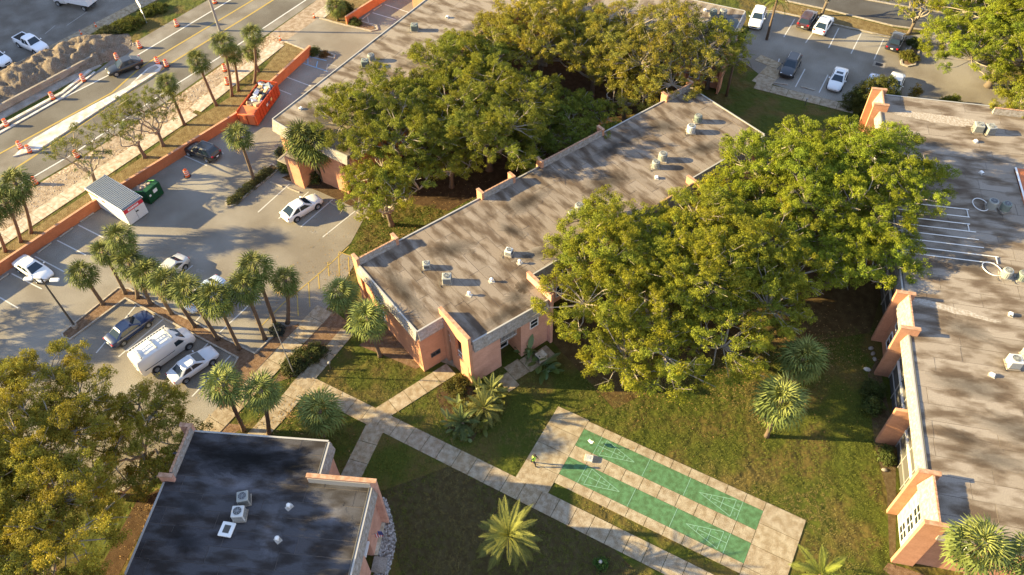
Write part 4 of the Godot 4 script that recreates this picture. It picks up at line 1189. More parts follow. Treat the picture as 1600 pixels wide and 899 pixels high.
func make_far_blocks() -> void:
	var b := block("apartment_block", "grey-roofed apartment block beside the parking wall at the upper left", Vector2(-26.11, -73.32), -56.97)
	blocks.left = b
	var body := PackedVector2Array([Vector2(0, 0.13), Vector2(41.08, 0.13), Vector2(41.08, 11.31), Vector2(0, 11.31), Vector2(0, 9.57), Vector2(1.96, 9.57), Vector2(1.96, 3.48), Vector2(0, 3.48)])
	part("wall", MB.new().prism(body, 0.0, ROOF - 0.4), M.orange, b)
	var roof_poly := PackedVector2Array([Vector2(-0.32, 0), Vector2(41.08, 0), Vector2(41.08, 11.48), Vector2(-0.96, 11.48), Vector2(-0.8, 3.48)])
	roofing(b, roof_poly, 1.6, 5.5, false, M.roofing_pale, M.roof_deck)
	mansard(b, Vector2(-0.24, 0), Vector2(40.99, 0), Vector2(0, -1))
	mansard(b, Vector2(-0.32, 0.09), Vector2(-0.8, 3.48), Vector2(-1, -0.15).normalized(), false, M.fascia, 0.4, 4.9)
	mansard(b, Vector2(-0.8, 3.48), Vector2(-0.96, 11.4), Vector2(-1, 0))
	mansard(b, Vector2(21.79, 11.48), Vector2(28.58, 11.48), Vector2(0, 1), true)
	mansard(b, Vector2(0, 11.48), Vector2(21.43, 11.48), Vector2(0, 1))
	for u: float in [21.6, 28.8]:
		fin(b, u, 10.9, 12.2, M.orange)
	soft_stain(b, Vector2(2.68, 4.7), 1.7, 3.2, 0.2, M.roofing_pale[1], 0.55, 41)
	soft_stain(b, Vector2(17.41, 7.83), 2.6, 0.7, 0.5, M.roofing_pale[1], 0.55, 43)
	soft_stain(b, Vector2(12.5, 9.57), 2.6, 0.8, 1.2, M.roofing_pale[1], 0.55, 47)
	soft_stain(b, Vector2(26.79, 9.22), 2.0, 1.2, 0.5, M.roofing_pale[1], 0.55, 49)
	# outside stair at the near end: landing, flight, low orange walls
	box_part("landing", Vector3(-2.56, 2.6, 1.65), Vector3(0, 2.8, 4.87), M.concrete, b)
	box_part("stair_wall", Vector3(-2.64, 0, 3.13), Vector3(-2.44, 3.9, 4.87), M.orange, b)
	box_part("stair_wall", Vector3(-2.64, 0, 4.87), Vector3(0, 3.9, 5.09), M.orange, b)
	railing(b, Vector3(-2.56, 2.8, 1.7), Vector3(0, 2.8, 1.7), 1.0, M.dark_metal)
	box_part("end_wall", Vector3(-0.76, 0, 6.26), Vector3(-0.48, ROOF - 0.4, 10.09), M.orange, b)

	var c := block("apartment_block", "orange apartment block half hidden behind the oaks at the top", Vector2(24.59, -95.65), 26.35)
	blocks.top = c
	part("wall", MB.new().prism(PackedVector2Array([Vector2(-37.4, 0.15), Vector2(6.97, 0.15), Vector2(6.97, 8.73), Vector2(-37.4, 8.73)]), 0.0, ROOF - 0.4), M.orange, c)
	var top_poly := PackedVector2Array([Vector2(-37.4, 0), Vector2(7.14, 0), Vector2(7.14, 8.88), Vector2(-37.4, 8.88)])
	roofing(c, top_poly, 1.8, 6.0, false, M.roofing_pale, M.roof_deck)
	mansard(c, Vector2(7.14, 0.07), Vector2(7.14, 8.81), Vector2(1, 0))
	mansard(c, Vector2(-37.4, 0), Vector2(7.06, 0), Vector2(0, -1))
	mansard(c, Vector2(-37.4, 8.88), Vector2(2.55, 8.88), Vector2(0, 1))
	mansard(c, Vector2(2.89, 8.88), Vector2(6.97, 8.88), Vector2(0, 1), true)
	for u: float in [-14.5, -10.0, 2.6, 7.2]:
		fin(c, u, 8.3, 9.8, M.orange)
	for u: float in [3.8, 5.6, -11.4, -13.2, -4.0, -1.0]:
		for y: float in [1.5, 4.1]:
			window(c, Vector3(u, y, 8.76), Vector2(0, 1), 1.2, 1.2, 2, 2)
	for u: float in [3.0, 6.5, 9.5]:
		window(c, Vector3(7.0, 4.0, u * 0.75), Vector2(1, 0), 1.1, 1.2, 2, 2)
	roof_patch(c, Vector2(5.44, 3.85), 1.6, 2.2, 0.3, M.puddle, "standing_water", 51)

	var d := block("warehouse", "plain grey building beyond the far car park, out of the frame", Vector2(-100, -92), -52.7)
	part("wall", MB.new().prism(PackedVector2Array([Vector2(0, -14), Vector2(50, -14), Vector2(50, 0), Vector2(0, 0)]), 0.0, 10.4), M.concrete, d)
	part("roof", MB.new().prism(PackedVector2Array([Vector2(-0.4, -14.4), Vector2(50.4, -14.4), Vector2(50.4, 0.4), Vector2(-0.4, 0.4)]), 10.4, 10.8), M.roofing_pale[0], d)


func condenser(called: String, at: Vector3, turn: float, label: String, mat_: Material, round_: bool, s := 1.0) -> void:
	var t := thing(called, label, "air conditioner", at, turn, "roof condensers")
	var w := 0.42 * s
	var h := 0.85 * s
	part("base", MB.new().box(Vector3(-w * 1.15, 0, -w * 1.15), Vector3(w * 1.15, 0.09, w * 1.15), Transform3D(), 0.02), M.concrete, t)
	var slats := MB.new()
	if round_:
		part("cabinet", MB.new().lathe([Vector2(0, 0.1), Vector2(w, 0.1), Vector2(w, h - 0.06), Vector2(w * 0.9, h), Vector2(w * 0.72, h), Vector2(w * 0.7, h - 0.05), Vector2(0, h - 0.05)], 20), mat_, t)
		for k in 20:
			var a := TAU * k / 20
			slats.tube([Vector3(cos(a) * (w + 0.012), 0.2, sin(a) * (w + 0.012)), Vector3(cos(a) * (w + 0.012), h - 0.16, sin(a) * (w + 0.012))], [0.014, 0.014], 4, false)
	else:
		part("cabinet", MB.new().box(Vector3(-w, 0.1, -w), Vector3(w, h, w), Transform3D(), 0.05), mat_, t)
		for k in 7:
			var y := lerpf(0.2, h - 0.16, k / 6.0)
			slats.box(Vector3(-w - 0.012, y, -w + 0.07), Vector3(w + 0.012, y + 0.025, w - 0.07))
			slats.box(Vector3(-w + 0.07, y, -w - 0.012), Vector3(w - 0.07, y + 0.025, w + 0.012))
	part("louvres", slats, M.dark_metal if not round_ else mat_, t)
	var fan := part("fan_grille", MB.new().lathe([Vector2(w * 0.68, h + 0.002), Vector2(w * 0.68, h + 0.03), Vector2(0, h + 0.035)], 16), M.fan, t)
	var ring := MB.new()
	for r: float in [0.25, 0.48, 0.7]:
		ring.lathe([Vector2(w * r - 0.012, h + 0.036), Vector2(w * r, h + 0.05), Vector2(w * r + 0.012, h + 0.036)], 16)
	for k in 4:
		var a := PI * k / 4
		ring.tube([Vector3(cos(a), 0, sin(a)) * w * 0.7 + Vector3.UP * (h + 0.045), Vector3(-cos(a), 0, -sin(a)) * w * 0.7 + Vector3.UP * (h + 0.045)], [0.01, 0.01], 4, false)
	part("guard", ring, M.galvanised, fan)
	# refrigerant line looping to the roof
	part("refrigerant_line", MB.new().tube([Vector3(-w, 0.3, 0.1), Vector3(-w - 0.25, 0.28, 0.14), Vector3(-w - 0.32, 0.06, 0.3), Vector3(-w - 0.25, 0.05, 0.6), Vector3(-w - 0.1, 0.05, 0.7)], [0.022, 0.022, 0.022, 0.022, 0.022], 5), M.black_pipe, t)


func roof_vent(at: Vector3, label: String, kind := 0) -> void:
	var t := thing("roof_vent", label, "roof vent", at, rng.randf() * TAU, "roof vents")
	part("flashing", MB.new().box(Vector3(-0.28, 0, -0.22), Vector3(0.28, 0.03, 0.22), Transform3D(), 0.012), M.patch, t)
	if kind == 0:
		part("pipe", MB.new().lathe([Vector2(0.09, 0.03), Vector2(0.09, 0.3)], 10), M.white_trim, t)
		part("cowl", MB.new().lathe([Vector2(0.09, 0.28), Vector2(0.17, 0.3), Vector2(0.16, 0.4), Vector2(0.06, 0.47), Vector2(0, 0.48)], 12), M.white_trim, t, true)
	else:
		part("hood", MB.new().box(Vector3(-0.2, 0.03, -0.16), Vector3(0.2, 0.26, 0.16), Transform3D(), 0.05), M.white_trim, t)
		part("outlet", MB.new().box(Vector3(0.19, 0.07, -0.11), Vector3(0.215, 0.2, 0.11)), M.dark, t)


func make_roof_things() -> void:
	var c: Node3D = blocks.center
	var r: Node3D = blocks.right
	var n: Node3D = blocks.near
	var l: Node3D = blocks.left
	var t: Node3D = blocks.top
	for a in [[c, 4.9, 4.55, false, 0.78, "ac", "small grey condenser nearest the left end of the middle roof"], [c, 5.4, 7.2, false, 1.0, "ac", "large square condenser with pale rim on the near end of the middle roof"],
		[c, 11.9, 8.0, false, 0.8, "ac_white", "lone pale condenser on the middle roof left of the oak crown"], [c, 20.9, 7.6, true, 1.0, "ac", "round grey condenser standing taller beside the oak tips on the middle roof"], [c, 19.8, 7.7, true, 0.75, "ac_white", "low round condenser half behind the oak tips on the middle roof"],
		[c, 32.7, 7.2, true, 1.05, "ac", "rear one of two round condensers halfway along the middle roof"], [c, 31.3, 7.6, true, 0.95, "ac", "front one of two round condensers halfway along the middle roof"], [c, 40.2, 5.0, true, 1.0, "ac_green", "dark round condenser near the far end of the middle roof"], [c, 38.3, 5.8, true, 1.05, "ac_white", "pale round condenser near the far end of the middle roof"],
		[r, 4.5, -9.8, false, 1.1, "ac", "left one of two square condensers at the far end of the right roof"], [r, 4.6, -10.95, false, 1.1, "ac", "right one of two square condensers at the far end of the right roof"], [r, 16.7, -9.3, true, 1.1, "ac", "pale round condenser in the shade of the right roof"], [r, 16.8, -10.5, true, 1.05, "ac_green", "dark green round condenser beside the pale one in the shade"],
		[r, 25.9, -9.1, true, 1.05, "ac", "pale round condenser at the shade edge of the right roof"], [r, 25.95, -10.4, true, 1.0, "ac_green", "round condenser at the shade edge, cut by the right frame"], [r, 36.1, -7.95, false, 1.15, "ac_white", "bright white square condenser on the sunny right roof"], [r, 34.9, -9.25, false, 0.9, "ac_white", "second white condenser at the right frame edge in the sun"],
		[n, 6.45, 5.5, false, 1.0, "ac", "farther one of two condensers on the dark lower left roof"], [n, 6.5, 6.7, false, 1.05, "ac_white", "nearer one of two condensers on the dark lower left roof"],
		[l, 22.5, 3.1, false, 1.0, "ac_green", "dark condenser cluster at the top end of the upper left roof"], [l, 13.2, 2.6, false, 1.0, "ac_green", "front one of two dark condensers midway on the upper left roof"], [l, 14.5, 2.5, true, 1.0, "ac", "round condenser with dark top behind the front one, upper left roof"], [l, 5.75, 4.6, false, 1.15, "ac_white", "tall white condenser on the near end of the upper left roof"], [l, 6.35, 5.8, false, 0.9, "ac_green", "low dark condenser beside the tall white one, upper left roof"],
		[t, 3.65, 2.7, true, 1.05, "ac_green", "left one of two round condensers on the roof behind the oaks"], [t, 4.8, 2.25, true, 1.05, "ac", "right one of two round condensers on the roof behind the oaks"]]:
		condenser("condenser", on(a[0], a[1], a[2], ROOF + 0.016), rng.randf_range(-0.3, 0.3) - 0.1, a[6], M[a[5]], a[3], a[4])
	for a in [[c, 8.6, 9.7, 0, "white pipe vent upper one of the pair on the middle roof end"], [c, 6.05, 9.75, 0, "white pipe vent lower one of the pair on the middle roof end"], [c, 12.0, 9.5, 0, "white vent near the notch of the middle roof by the oak"], [c, 30.2, 8.9, 1, "small white vent in the condenser shadow on the middle roof"],
		[r, 6.45, -9.4, 1, "white vent below the two square condensers, far right roof"], [r, 11.6, -9.2, 1, "small white vent in the upper shade of the right roof"], [r, 37.5, -6.2, 1, "white box vent left of the bright condenser on the right roof"], [r, 30.5, -8.8, 1, "flat white vent above the bright condenser on the right roof"],
		[n, 9.88, 5.66, 0, "white vent cap right of the condensers on the dark roof"], [n, 9.78, 8.2, 0, "white vent cap near the lower edge of the dark roof"], [l, 2.8, 1.5, 1, "small white vent near the corner of the upper left roof"], [l, 27.0, 5.0, 1, "white vent at the top end of the upper left roof"], [t, 2.4, 1.9, 1, "white vent left of the round condensers behind the oaks"]]:
		roof_vent(on(a[0], a[1], a[2], ROOF + 0.016), a[4], a[3])
	var hatch := thing("roof_skylight", "white framed skylight with dark pane in front of the condensers", "skylight", on(n, 5.86, 7.8, ROOF + 0.016), -0.2)
	part("kerb", MB.new().box(Vector3(-0.5, 0, -0.55), Vector3(0.5, 0.14, 0.55), Transform3D(), 0.03), M.white_trim, hatch)
	part("pane", MB.new().box(Vector3(-0.24, 0.1, -0.3), Vector3(0.24, 0.15, 0.3)), M.screen, hatch)
	# rows of pipe laid on the shaded roof, with cross pieces at their ends
	var rows := thing("roof_pipes", "long white pipes laid in parallel rows on the shaded roof", "pipes", on(r, 17.6, -0.9, ROOF + 0.02), r.rotation.y)
	var us := [0.0, 1.1, 2.1, 3.1, 4.1, 5.1, 6.1, 7.0]
	var ends := [-6.3, -6.2, -6.1, -6.5, -6.6, -6.9, -8.0, -7.5]
	for i in us.size():
		part("pipe", MB.new().tube([Vector3(us[i], 0.05, 0.6), Vector3(us[i] - 0.15, 0.05, ends[i])], [0.05, 0.05], 6), M.pipe, rows)
	for i: int in [0, 2, 6]:
		part("cross_pipe", MB.new().tube([Vector3(us[i] - 0.14, 0.056, ends[i] + 0.2), Vector3(us[i + 1] - 0.14, 0.056, ends[i] + 0.2)], [0.05, 0.05], 6), M.pipe, rows)
	part("panel", MB.new().box(Vector3(3.7, 0, -0.9), Vector3(4.6, 0.09, 0.4), Transform3D(), 0.02), M.patch, rows)
	part("panel", MB.new().box(Vector3(5.9, 0, -1.1), Vector3(6.8, 0.09, 0.6), Transform3D(), 0.02), M.patch, rows)
	var hose := thing("roof_hose", "pale hose coiled in a loop beside the shaded condensers", "hose", on(r, 16.5, -8.4, ROOF + 0.02))
	var loop := []
	for k in 17:
		var a := TAU * k / 16.0
		loop.append(Vector3(cos(a) * 0.7, 0.06, sin(a) * 0.9))
	part("hose", MB.new().tube(loop, range(17).map(func(_k): return 0.045), 6, false), M.pipe, hose)
	var hose2 := thing("roof_hose", "pale hose coiled in a loop beside the condensers at the shade edge", "hose", on(r, 25.2, -8.1, ROOF + 0.02), 0.5)
	part("hose", MB.new().tube(loop, range(17).map(func(_k): return 0.045), 6, false), M.pipe, hose2)
	var flag := thing("flag", "small striped flag on a short staff on the pink wall", "flag", on(n, 15.55, 5.7, 2.7), n.rotation.y)
	part("staff", MB.new().tube([Vector3(0, 0, 0), Vector3(0.9, 0.7, 0)], [0.02, 0.015], 6), M.pole_grey, flag)
	var fm := [flat(Color(0.5, 0.05, 0.06), 0.8), flat(Color(0.75, 0.74, 0.72), 0.8), flat(Color(0.05, 0.06, 0.2), 0.8)]
	for k in 7:
		var x0 := 0.25 + 0.09 * k
		var cloth := MB.new()
		cloth.box(Vector3(x0, 0.19 + 0.07 * k - 0.75, -0.012 + 0.02 * sin(k * 1.3)), Vector3(x0 + 0.088, 0.19 + 0.07 * k, 0.004 + 0.02 * sin(k * 1.3)))
		part("flag_stripe", cloth, fm[k % 2], flag)
	part("flag_field", MB.new().box(Vector3(0.55, 0.12, -0.03), Vector3(0.9, 0.66, 0.03)), fm[2], flag)
	var unit := thing("ground_condenser", "beige box condenser on the slab beside the pink front wall", "air conditioner", on(c, 9.5, 15.9, 0.06), c.rotation.y)
	part("cabinet", MB.new().box(Vector3(-0.45, 0.05, -0.4), Vector3(0.45, 0.85, 0.4), Transform3D(), 0.04), M.cream, unit)
	part("grille", MB.new().box(Vector3(-0.47, 0.15, -0.3), Vector3(-0.44, 0.75, 0.3)), M.dark_metal, unit)
	var pads := structure(Node3D.new())
	pads.name = "patio"
	pads.transform = c.transform
	add_child(pads, true)
	for q in [[6.2, 14.5, 7.8, 16.3], [7.85, 14.7, 9.3, 16.4], [9.35, 14.9, 10.9, 16.6], [4.9, 15.1, 6.15, 16.9]]:
		box_part("slab", Vector3(q[0], -0.05, q[1]), Vector3(q[2], 0.06, q[3]), M.walk[rng.randi() % 4], pads)


func make_walls_and_poles() -> void:
	var runs := [[Vector2(-59.64, -48.5), Vector2(-53.37, -56.44), 1.35, "orange boundary wall running off the left edge of the frame"], [Vector2(-53.37, -56.44), Vector2(-46.31, -65.82), 1.3, "orange boundary wall between the left frame edge and the white shed"], [Vector2(-46.31, -65.82), Vector2(-33.46, -81.18), 1.25, "orange boundary wall behind the white shed and the green skip"], [Vector2(-33.46, -81.18), Vector2(-26.31, -95.7), 1.25, "orange boundary wall behind the waste container, ending at the driveway"], [Vector2(-22.28, -102.7), Vector2(-13.99, -113.43), 1.25, "orange boundary wall on the far side of the driveway at the top"]]
	for w in runs:
		var a: Vector2 = w[0]
		var b: Vector2 = w[1]
		var l := (b - a).length()
		var t := thing("boundary_wall", w[3], "wall", Vector3(a.x, 0, a.y), yaw_of(b - a), "orange boundary walls")
		box_part("wall", Vector3(0.004, 0, -0.11), Vector3(l - 0.004, w[2], 0.11), M.orange_wall, t)
		box_part("coping", Vector3(0.002, w[2], -0.15), Vector3(l - 0.002, w[2] + 0.07, 0.15), M.orange, t, 0.015)
	var lamp := thing("street_lamp", "dark lamp post with two white heads on the mulch island tip", "lamp post", Vector3(-43.04, 0, -49.09))
	part("base", MB.new().lathe([Vector2(0, 0), Vector2(0.28, 0), Vector2(0.28, 0.45), Vector2(0.1, 0.5)], 12), M.concrete, lamp)
	part("post", MB.new().tube([Vector3(0, 0.4, 0), Vector3(0, 7.3, 0)], [0.11, 0.075], 8), M.pole, lamp)
	part("arm", MB.new().tube([Vector3(-0.8, 7.2, -0.1), Vector3(0.95, 7.2, 0.12)], [0.045, 0.045], 6), M.pole, lamp)
	for s: float in [-1.0, 1.0]:
		part("lamp_head", MB.new().box(Vector3(s * 1.25 - 0.42, 7.1, s * 0.13 - 0.22), Vector3(s * 1.25 + 0.42, 7.3, s * 0.13 + 0.22), Transform3D(), 0.07), M.white_trim, lamp)
	var mast := thing("flag_mast", "slim bare grey mast at the bend of the footpaths", "pole", Vector3(-20.49, 0, -42.54))
	part("base", MB.new().lathe([Vector2(0, 0), Vector2(0.14, 0), Vector2(0.12, 0.2), Vector2(0.06, 0.25)], 10), M.pole_grey, mast)
	part("shaft", MB.new().tube([Vector3(0, 0.2, 0), Vector3(-0.05, 7.85, 0)], [0.055, 0.035], 8), M.pole_grey, mast)
	var pole := thing("utility_pole", "tall grey utility pole in the verge of the road, cut by the top", "pole", Vector3(-40.31, 0, -102.26))
	part("shaft", MB.new().tube([Vector3.ZERO, Vector3(0, 11.0, 0)], [0.17, 0.11], 10), M.pole_grey, pole)
	part("cross_arm", MB.new().box(Vector3(-0.9, 10.2, -0.06), Vector3(0.9, 10.32, 0.06)), M.timber, pole)
	part("conduit", MB.new().tube([Vector3(0.19, 0, 0), Vector3(0.17, 5.0, 0)], [0.04, 0.04], 6), M.galvanised, pole)
	var sign := thing("road_sign", "pale diamond road sign with a panel below it, on the grass verge", "road sign", Vector3(-51.4, 0, -104.93), -0.9)
	part("post", MB.new().tube([Vector3.ZERO, Vector3(0, 3.3, 0)], [0.05, 0.05], 6), M.galvanised, sign)
	part("sign_plate", MB.new().box(Vector3(-0.6, -0.6, -0.015), Vector3(0.6, 0.6, 0.015), Transform3D(Basis(Vector3(0, 0, 1), PI / 4), Vector3(0, 3.1, 0.07))), M.white_trim, sign)
	part("sub_plate", MB.new().box(Vector3(-0.35, 1.6, 0.055), Vector3(0.35, 2.1, 0.085)), M.white_trim, sign)
	for a in [[Vector3(-17.17, 0, -43.13), "short dark path light where two footpaths meet, by the grass plot"], [Vector3(6.1, 0, -23.64), "short dark path light with a pale cap on the shaded lawn"], [Vector3(37.13, 0, -80.75), "short dark path light on the lawn below the upper car park"]]:
		var o := thing("path_light", a[1], "path light", a[0], 0.0, "path lights")
		part("post", MB.new().tube([Vector3.ZERO, Vector3(0, 0.95, 0)], [0.05, 0.045], 8), M.pole, o)
		part("cap", MB.new().lathe([Vector2(0.05, 0.93), Vector2(0.14, 0.97), Vector2(0.13, 1.08), Vector2(0, 1.12)], 10), M.pole_grey, o)


func make_foliage_meshes() -> void:
	for k in 3:                                # leaf clumps: many small leaf faces round a twig
		var b := MB.new()
		b.tinted = true
		for i in 58:
			var d := Vector3(rng.randfn(), rng.randfn() * 0.8 + 0.25, rng.randfn()).normalized()
			var c := d * 0.42 * pow(rng.randf(), 0.45)
			c.y *= 0.75
			var up := (d * 0.6 + Vector3(rng.randfn(), rng.randfn(), rng.randfn()) * 0.5 + Vector3.UP * 0.4).normalized()
			var t := Transform3D(basis_to(up, rng.randf() * TAU), c)
			var l := rng.randf_range(0.055, 0.10)
			var w := l * 0.55
			var s := rng.randf_range(0.75, 1.25)
			b.paint(Color(s, s, s * rng.randf_range(0.8, 1.1)))
			b.quad(t * Vector3(0, -l, 0), t * Vector3(w, 0, 0.02), t * Vector3(0, l, 0), t * Vector3(-w, 0, 0.02))
		leafy.append(b.mesh())
	for k in 3:
		fans.append(fan_leaf(k))
	for k in 5:
		crowns.append(palm_crown(100 + k))


func fan_leaf(k: int) -> MB:                   # one fan palm leaf: stalk along +z, folded segments with drooping tips
	var b := MB.new()
	b.tinted = true
	var r := RandomNumberGenerator.new()
	r.seed = 40 + k
	b.paint(Color(0.9, 0.95, 0.5))
	b.quad(Vector3(-0.03, 0, 0), Vector3(0.03, 0, 0), Vector3(0.018, 0.05, 0.8), Vector3(-0.018, 0.05, 0.8))
	var n := 17
	for i in n:
		var a := lerpf(-2.1, 2.1, float(i) / (n - 1)) + r.randf_range(-0.05, 0.05)
		var l := 0.95 * (1.0 - 0.22 * absf(a) / 2.1) * r.randf_range(0.9, 1.06)
		var d := Vector3(sin(a), 0, cos(a))
		var s := Vector3(cos(a), 0, -sin(a)) * 0.046
		var o := Vector3(0, 0.05, 0.78)
		var lift := 0.10 * (1.0 if i % 2 == 0 else -0.3)
		var mid := o + d * l * 0.58 + Vector3(0, lift + 0.07 - 0.12 * absf(a) / 2.1, 0)
		var tip := o + d * l + Vector3(0, -0.16 - 0.18 * r.randf(), 0)
		var v := r.randf_range(0.8, 1.15)
		b.paint(Color(v, v, v * 0.9))
		b.tri(o, mid - s, mid + s)
		b.quad(mid - s, tip - s * 0.15, tip + s * 0.15, mid + s)
	return b


func frond_places(sd: int, count: int) -> Array:
	var r := RandomNumberGenerator.new()
	r.seed = sd
	var out := []
	for i in count:
		var f := (i + 0.5) / count
		var az := i * 2.39996 + r.randf_range(-0.25, 0.25)
		var el := deg_to_rad(lerpf(82.0, -64.0, pow(f, 0.9)) + r.randf_range(-8, 8))
		var d := Vector3(cos(az) * cos(el), sin(el), sin(az) * cos(el))
		var s := lerpf(0.75, 1.0, minf(1.0, f * 3.0)) * r.randf_range(0.9, 1.1)
		var v := r.randf_range(0.75, 1.2)
		var c := Color(0.105 * v, 0.125 * v, 0.028 * v)
		if f > 0.84 and r.randf() < 0.8:
			c = Color(0.26, 0.18, 0.09) * v
		elif f < 0.3:
			c = Color(0.15 * v, 0.155 * v, 0.04 * v)
		out.append([Transform3D(basis_to(d, r.randf_range(-0.4, 0.4)).scaled(Vector3.ONE * s), Vector3(d.x * 0.1, -0.35 * f, d.z * 0.1)), c, i % 3])
	return out


func palm_crown(sd: int) -> ArrayMesh:
	var b := MB.new()
	b.tinted = true
	for p in frond_places(sd, 38):
		b.add(fans[p[2]], p[0], p[1])
	return b.mesh()


func trunk_curve(top: Vector3, steps := 15) -> Array:
	var out := []
	for i in steps + 1:
		var f := float(i) / steps
		out.append(Vector3(top.x * (1.6 * f - 0.6 * f * f), top.y * f, top.z * (1.6 * f - 0.6 * f * f)))
	return out


func palm(base: Vector3, top: Vector3, label: String, s := 1.0, fronds := 0, group := "fan palms", sd := 0) -> void:
	var t := thing("fan_palm", label, "palm tree", base, 0.0, group)
	var d := top - base
	d.y -= 0.1 * s
	var pts := trunk_curve(d)
	var rad := []
	for i in pts.size():
		var f := float(i) / (pts.size() - 1)
		rad.append(lerpf(0.19, 0.135, f) + (0.07 if i == 0 else 0.0) + (0.07 if f > 0.86 else 0.0) + 0.018 * (i % 2))
	part("trunk", MB.new().tube(pts, rad, 9), M.palm_trunk, t, true)
	if fronds == 0:
		var c := obj("crown", crowns[(sd + int(absf(base.x) * 7)) % crowns.size()], M.leaf_soft, t)
		c.position = d
		c.rotation.y = base.x * 3.7 + base.z
		c.scale = Vector3.ONE * s
		return
	var meshes := {}
	for p in frond_places(sd + int(absf(base.x * 10)), fronds):
		var key := str(p[2]) + str(p[1].r > 0.2)
		var band := "dry" if p[1].r > p[1].g * 1.2 else ("young" if p[1].r > 0.125 else "green")
		key = str(p[2]) + band
		if not fan_cache.has(key):
			var b := MB.new()
			b.tinted = true
			var col: Color = {"dry": Color(0.26, 0.18, 0.09), "young": Color(0.20, 0.215, 0.062), "green": Color(0.13, 0.155, 0.042)}[band]
			b.add(fans[p[2]], Transform3D(), col)
			fan_cache[key] = b.mesh()
		var o := obj("frond", fan_cache[key], M.leaf_soft, t)
		var tr: Transform3D = p[0]
		o.transform = Transform3D(tr.basis.scaled(Vector3.ONE * s), d + tr.origin * s)


var fan_cache := {}


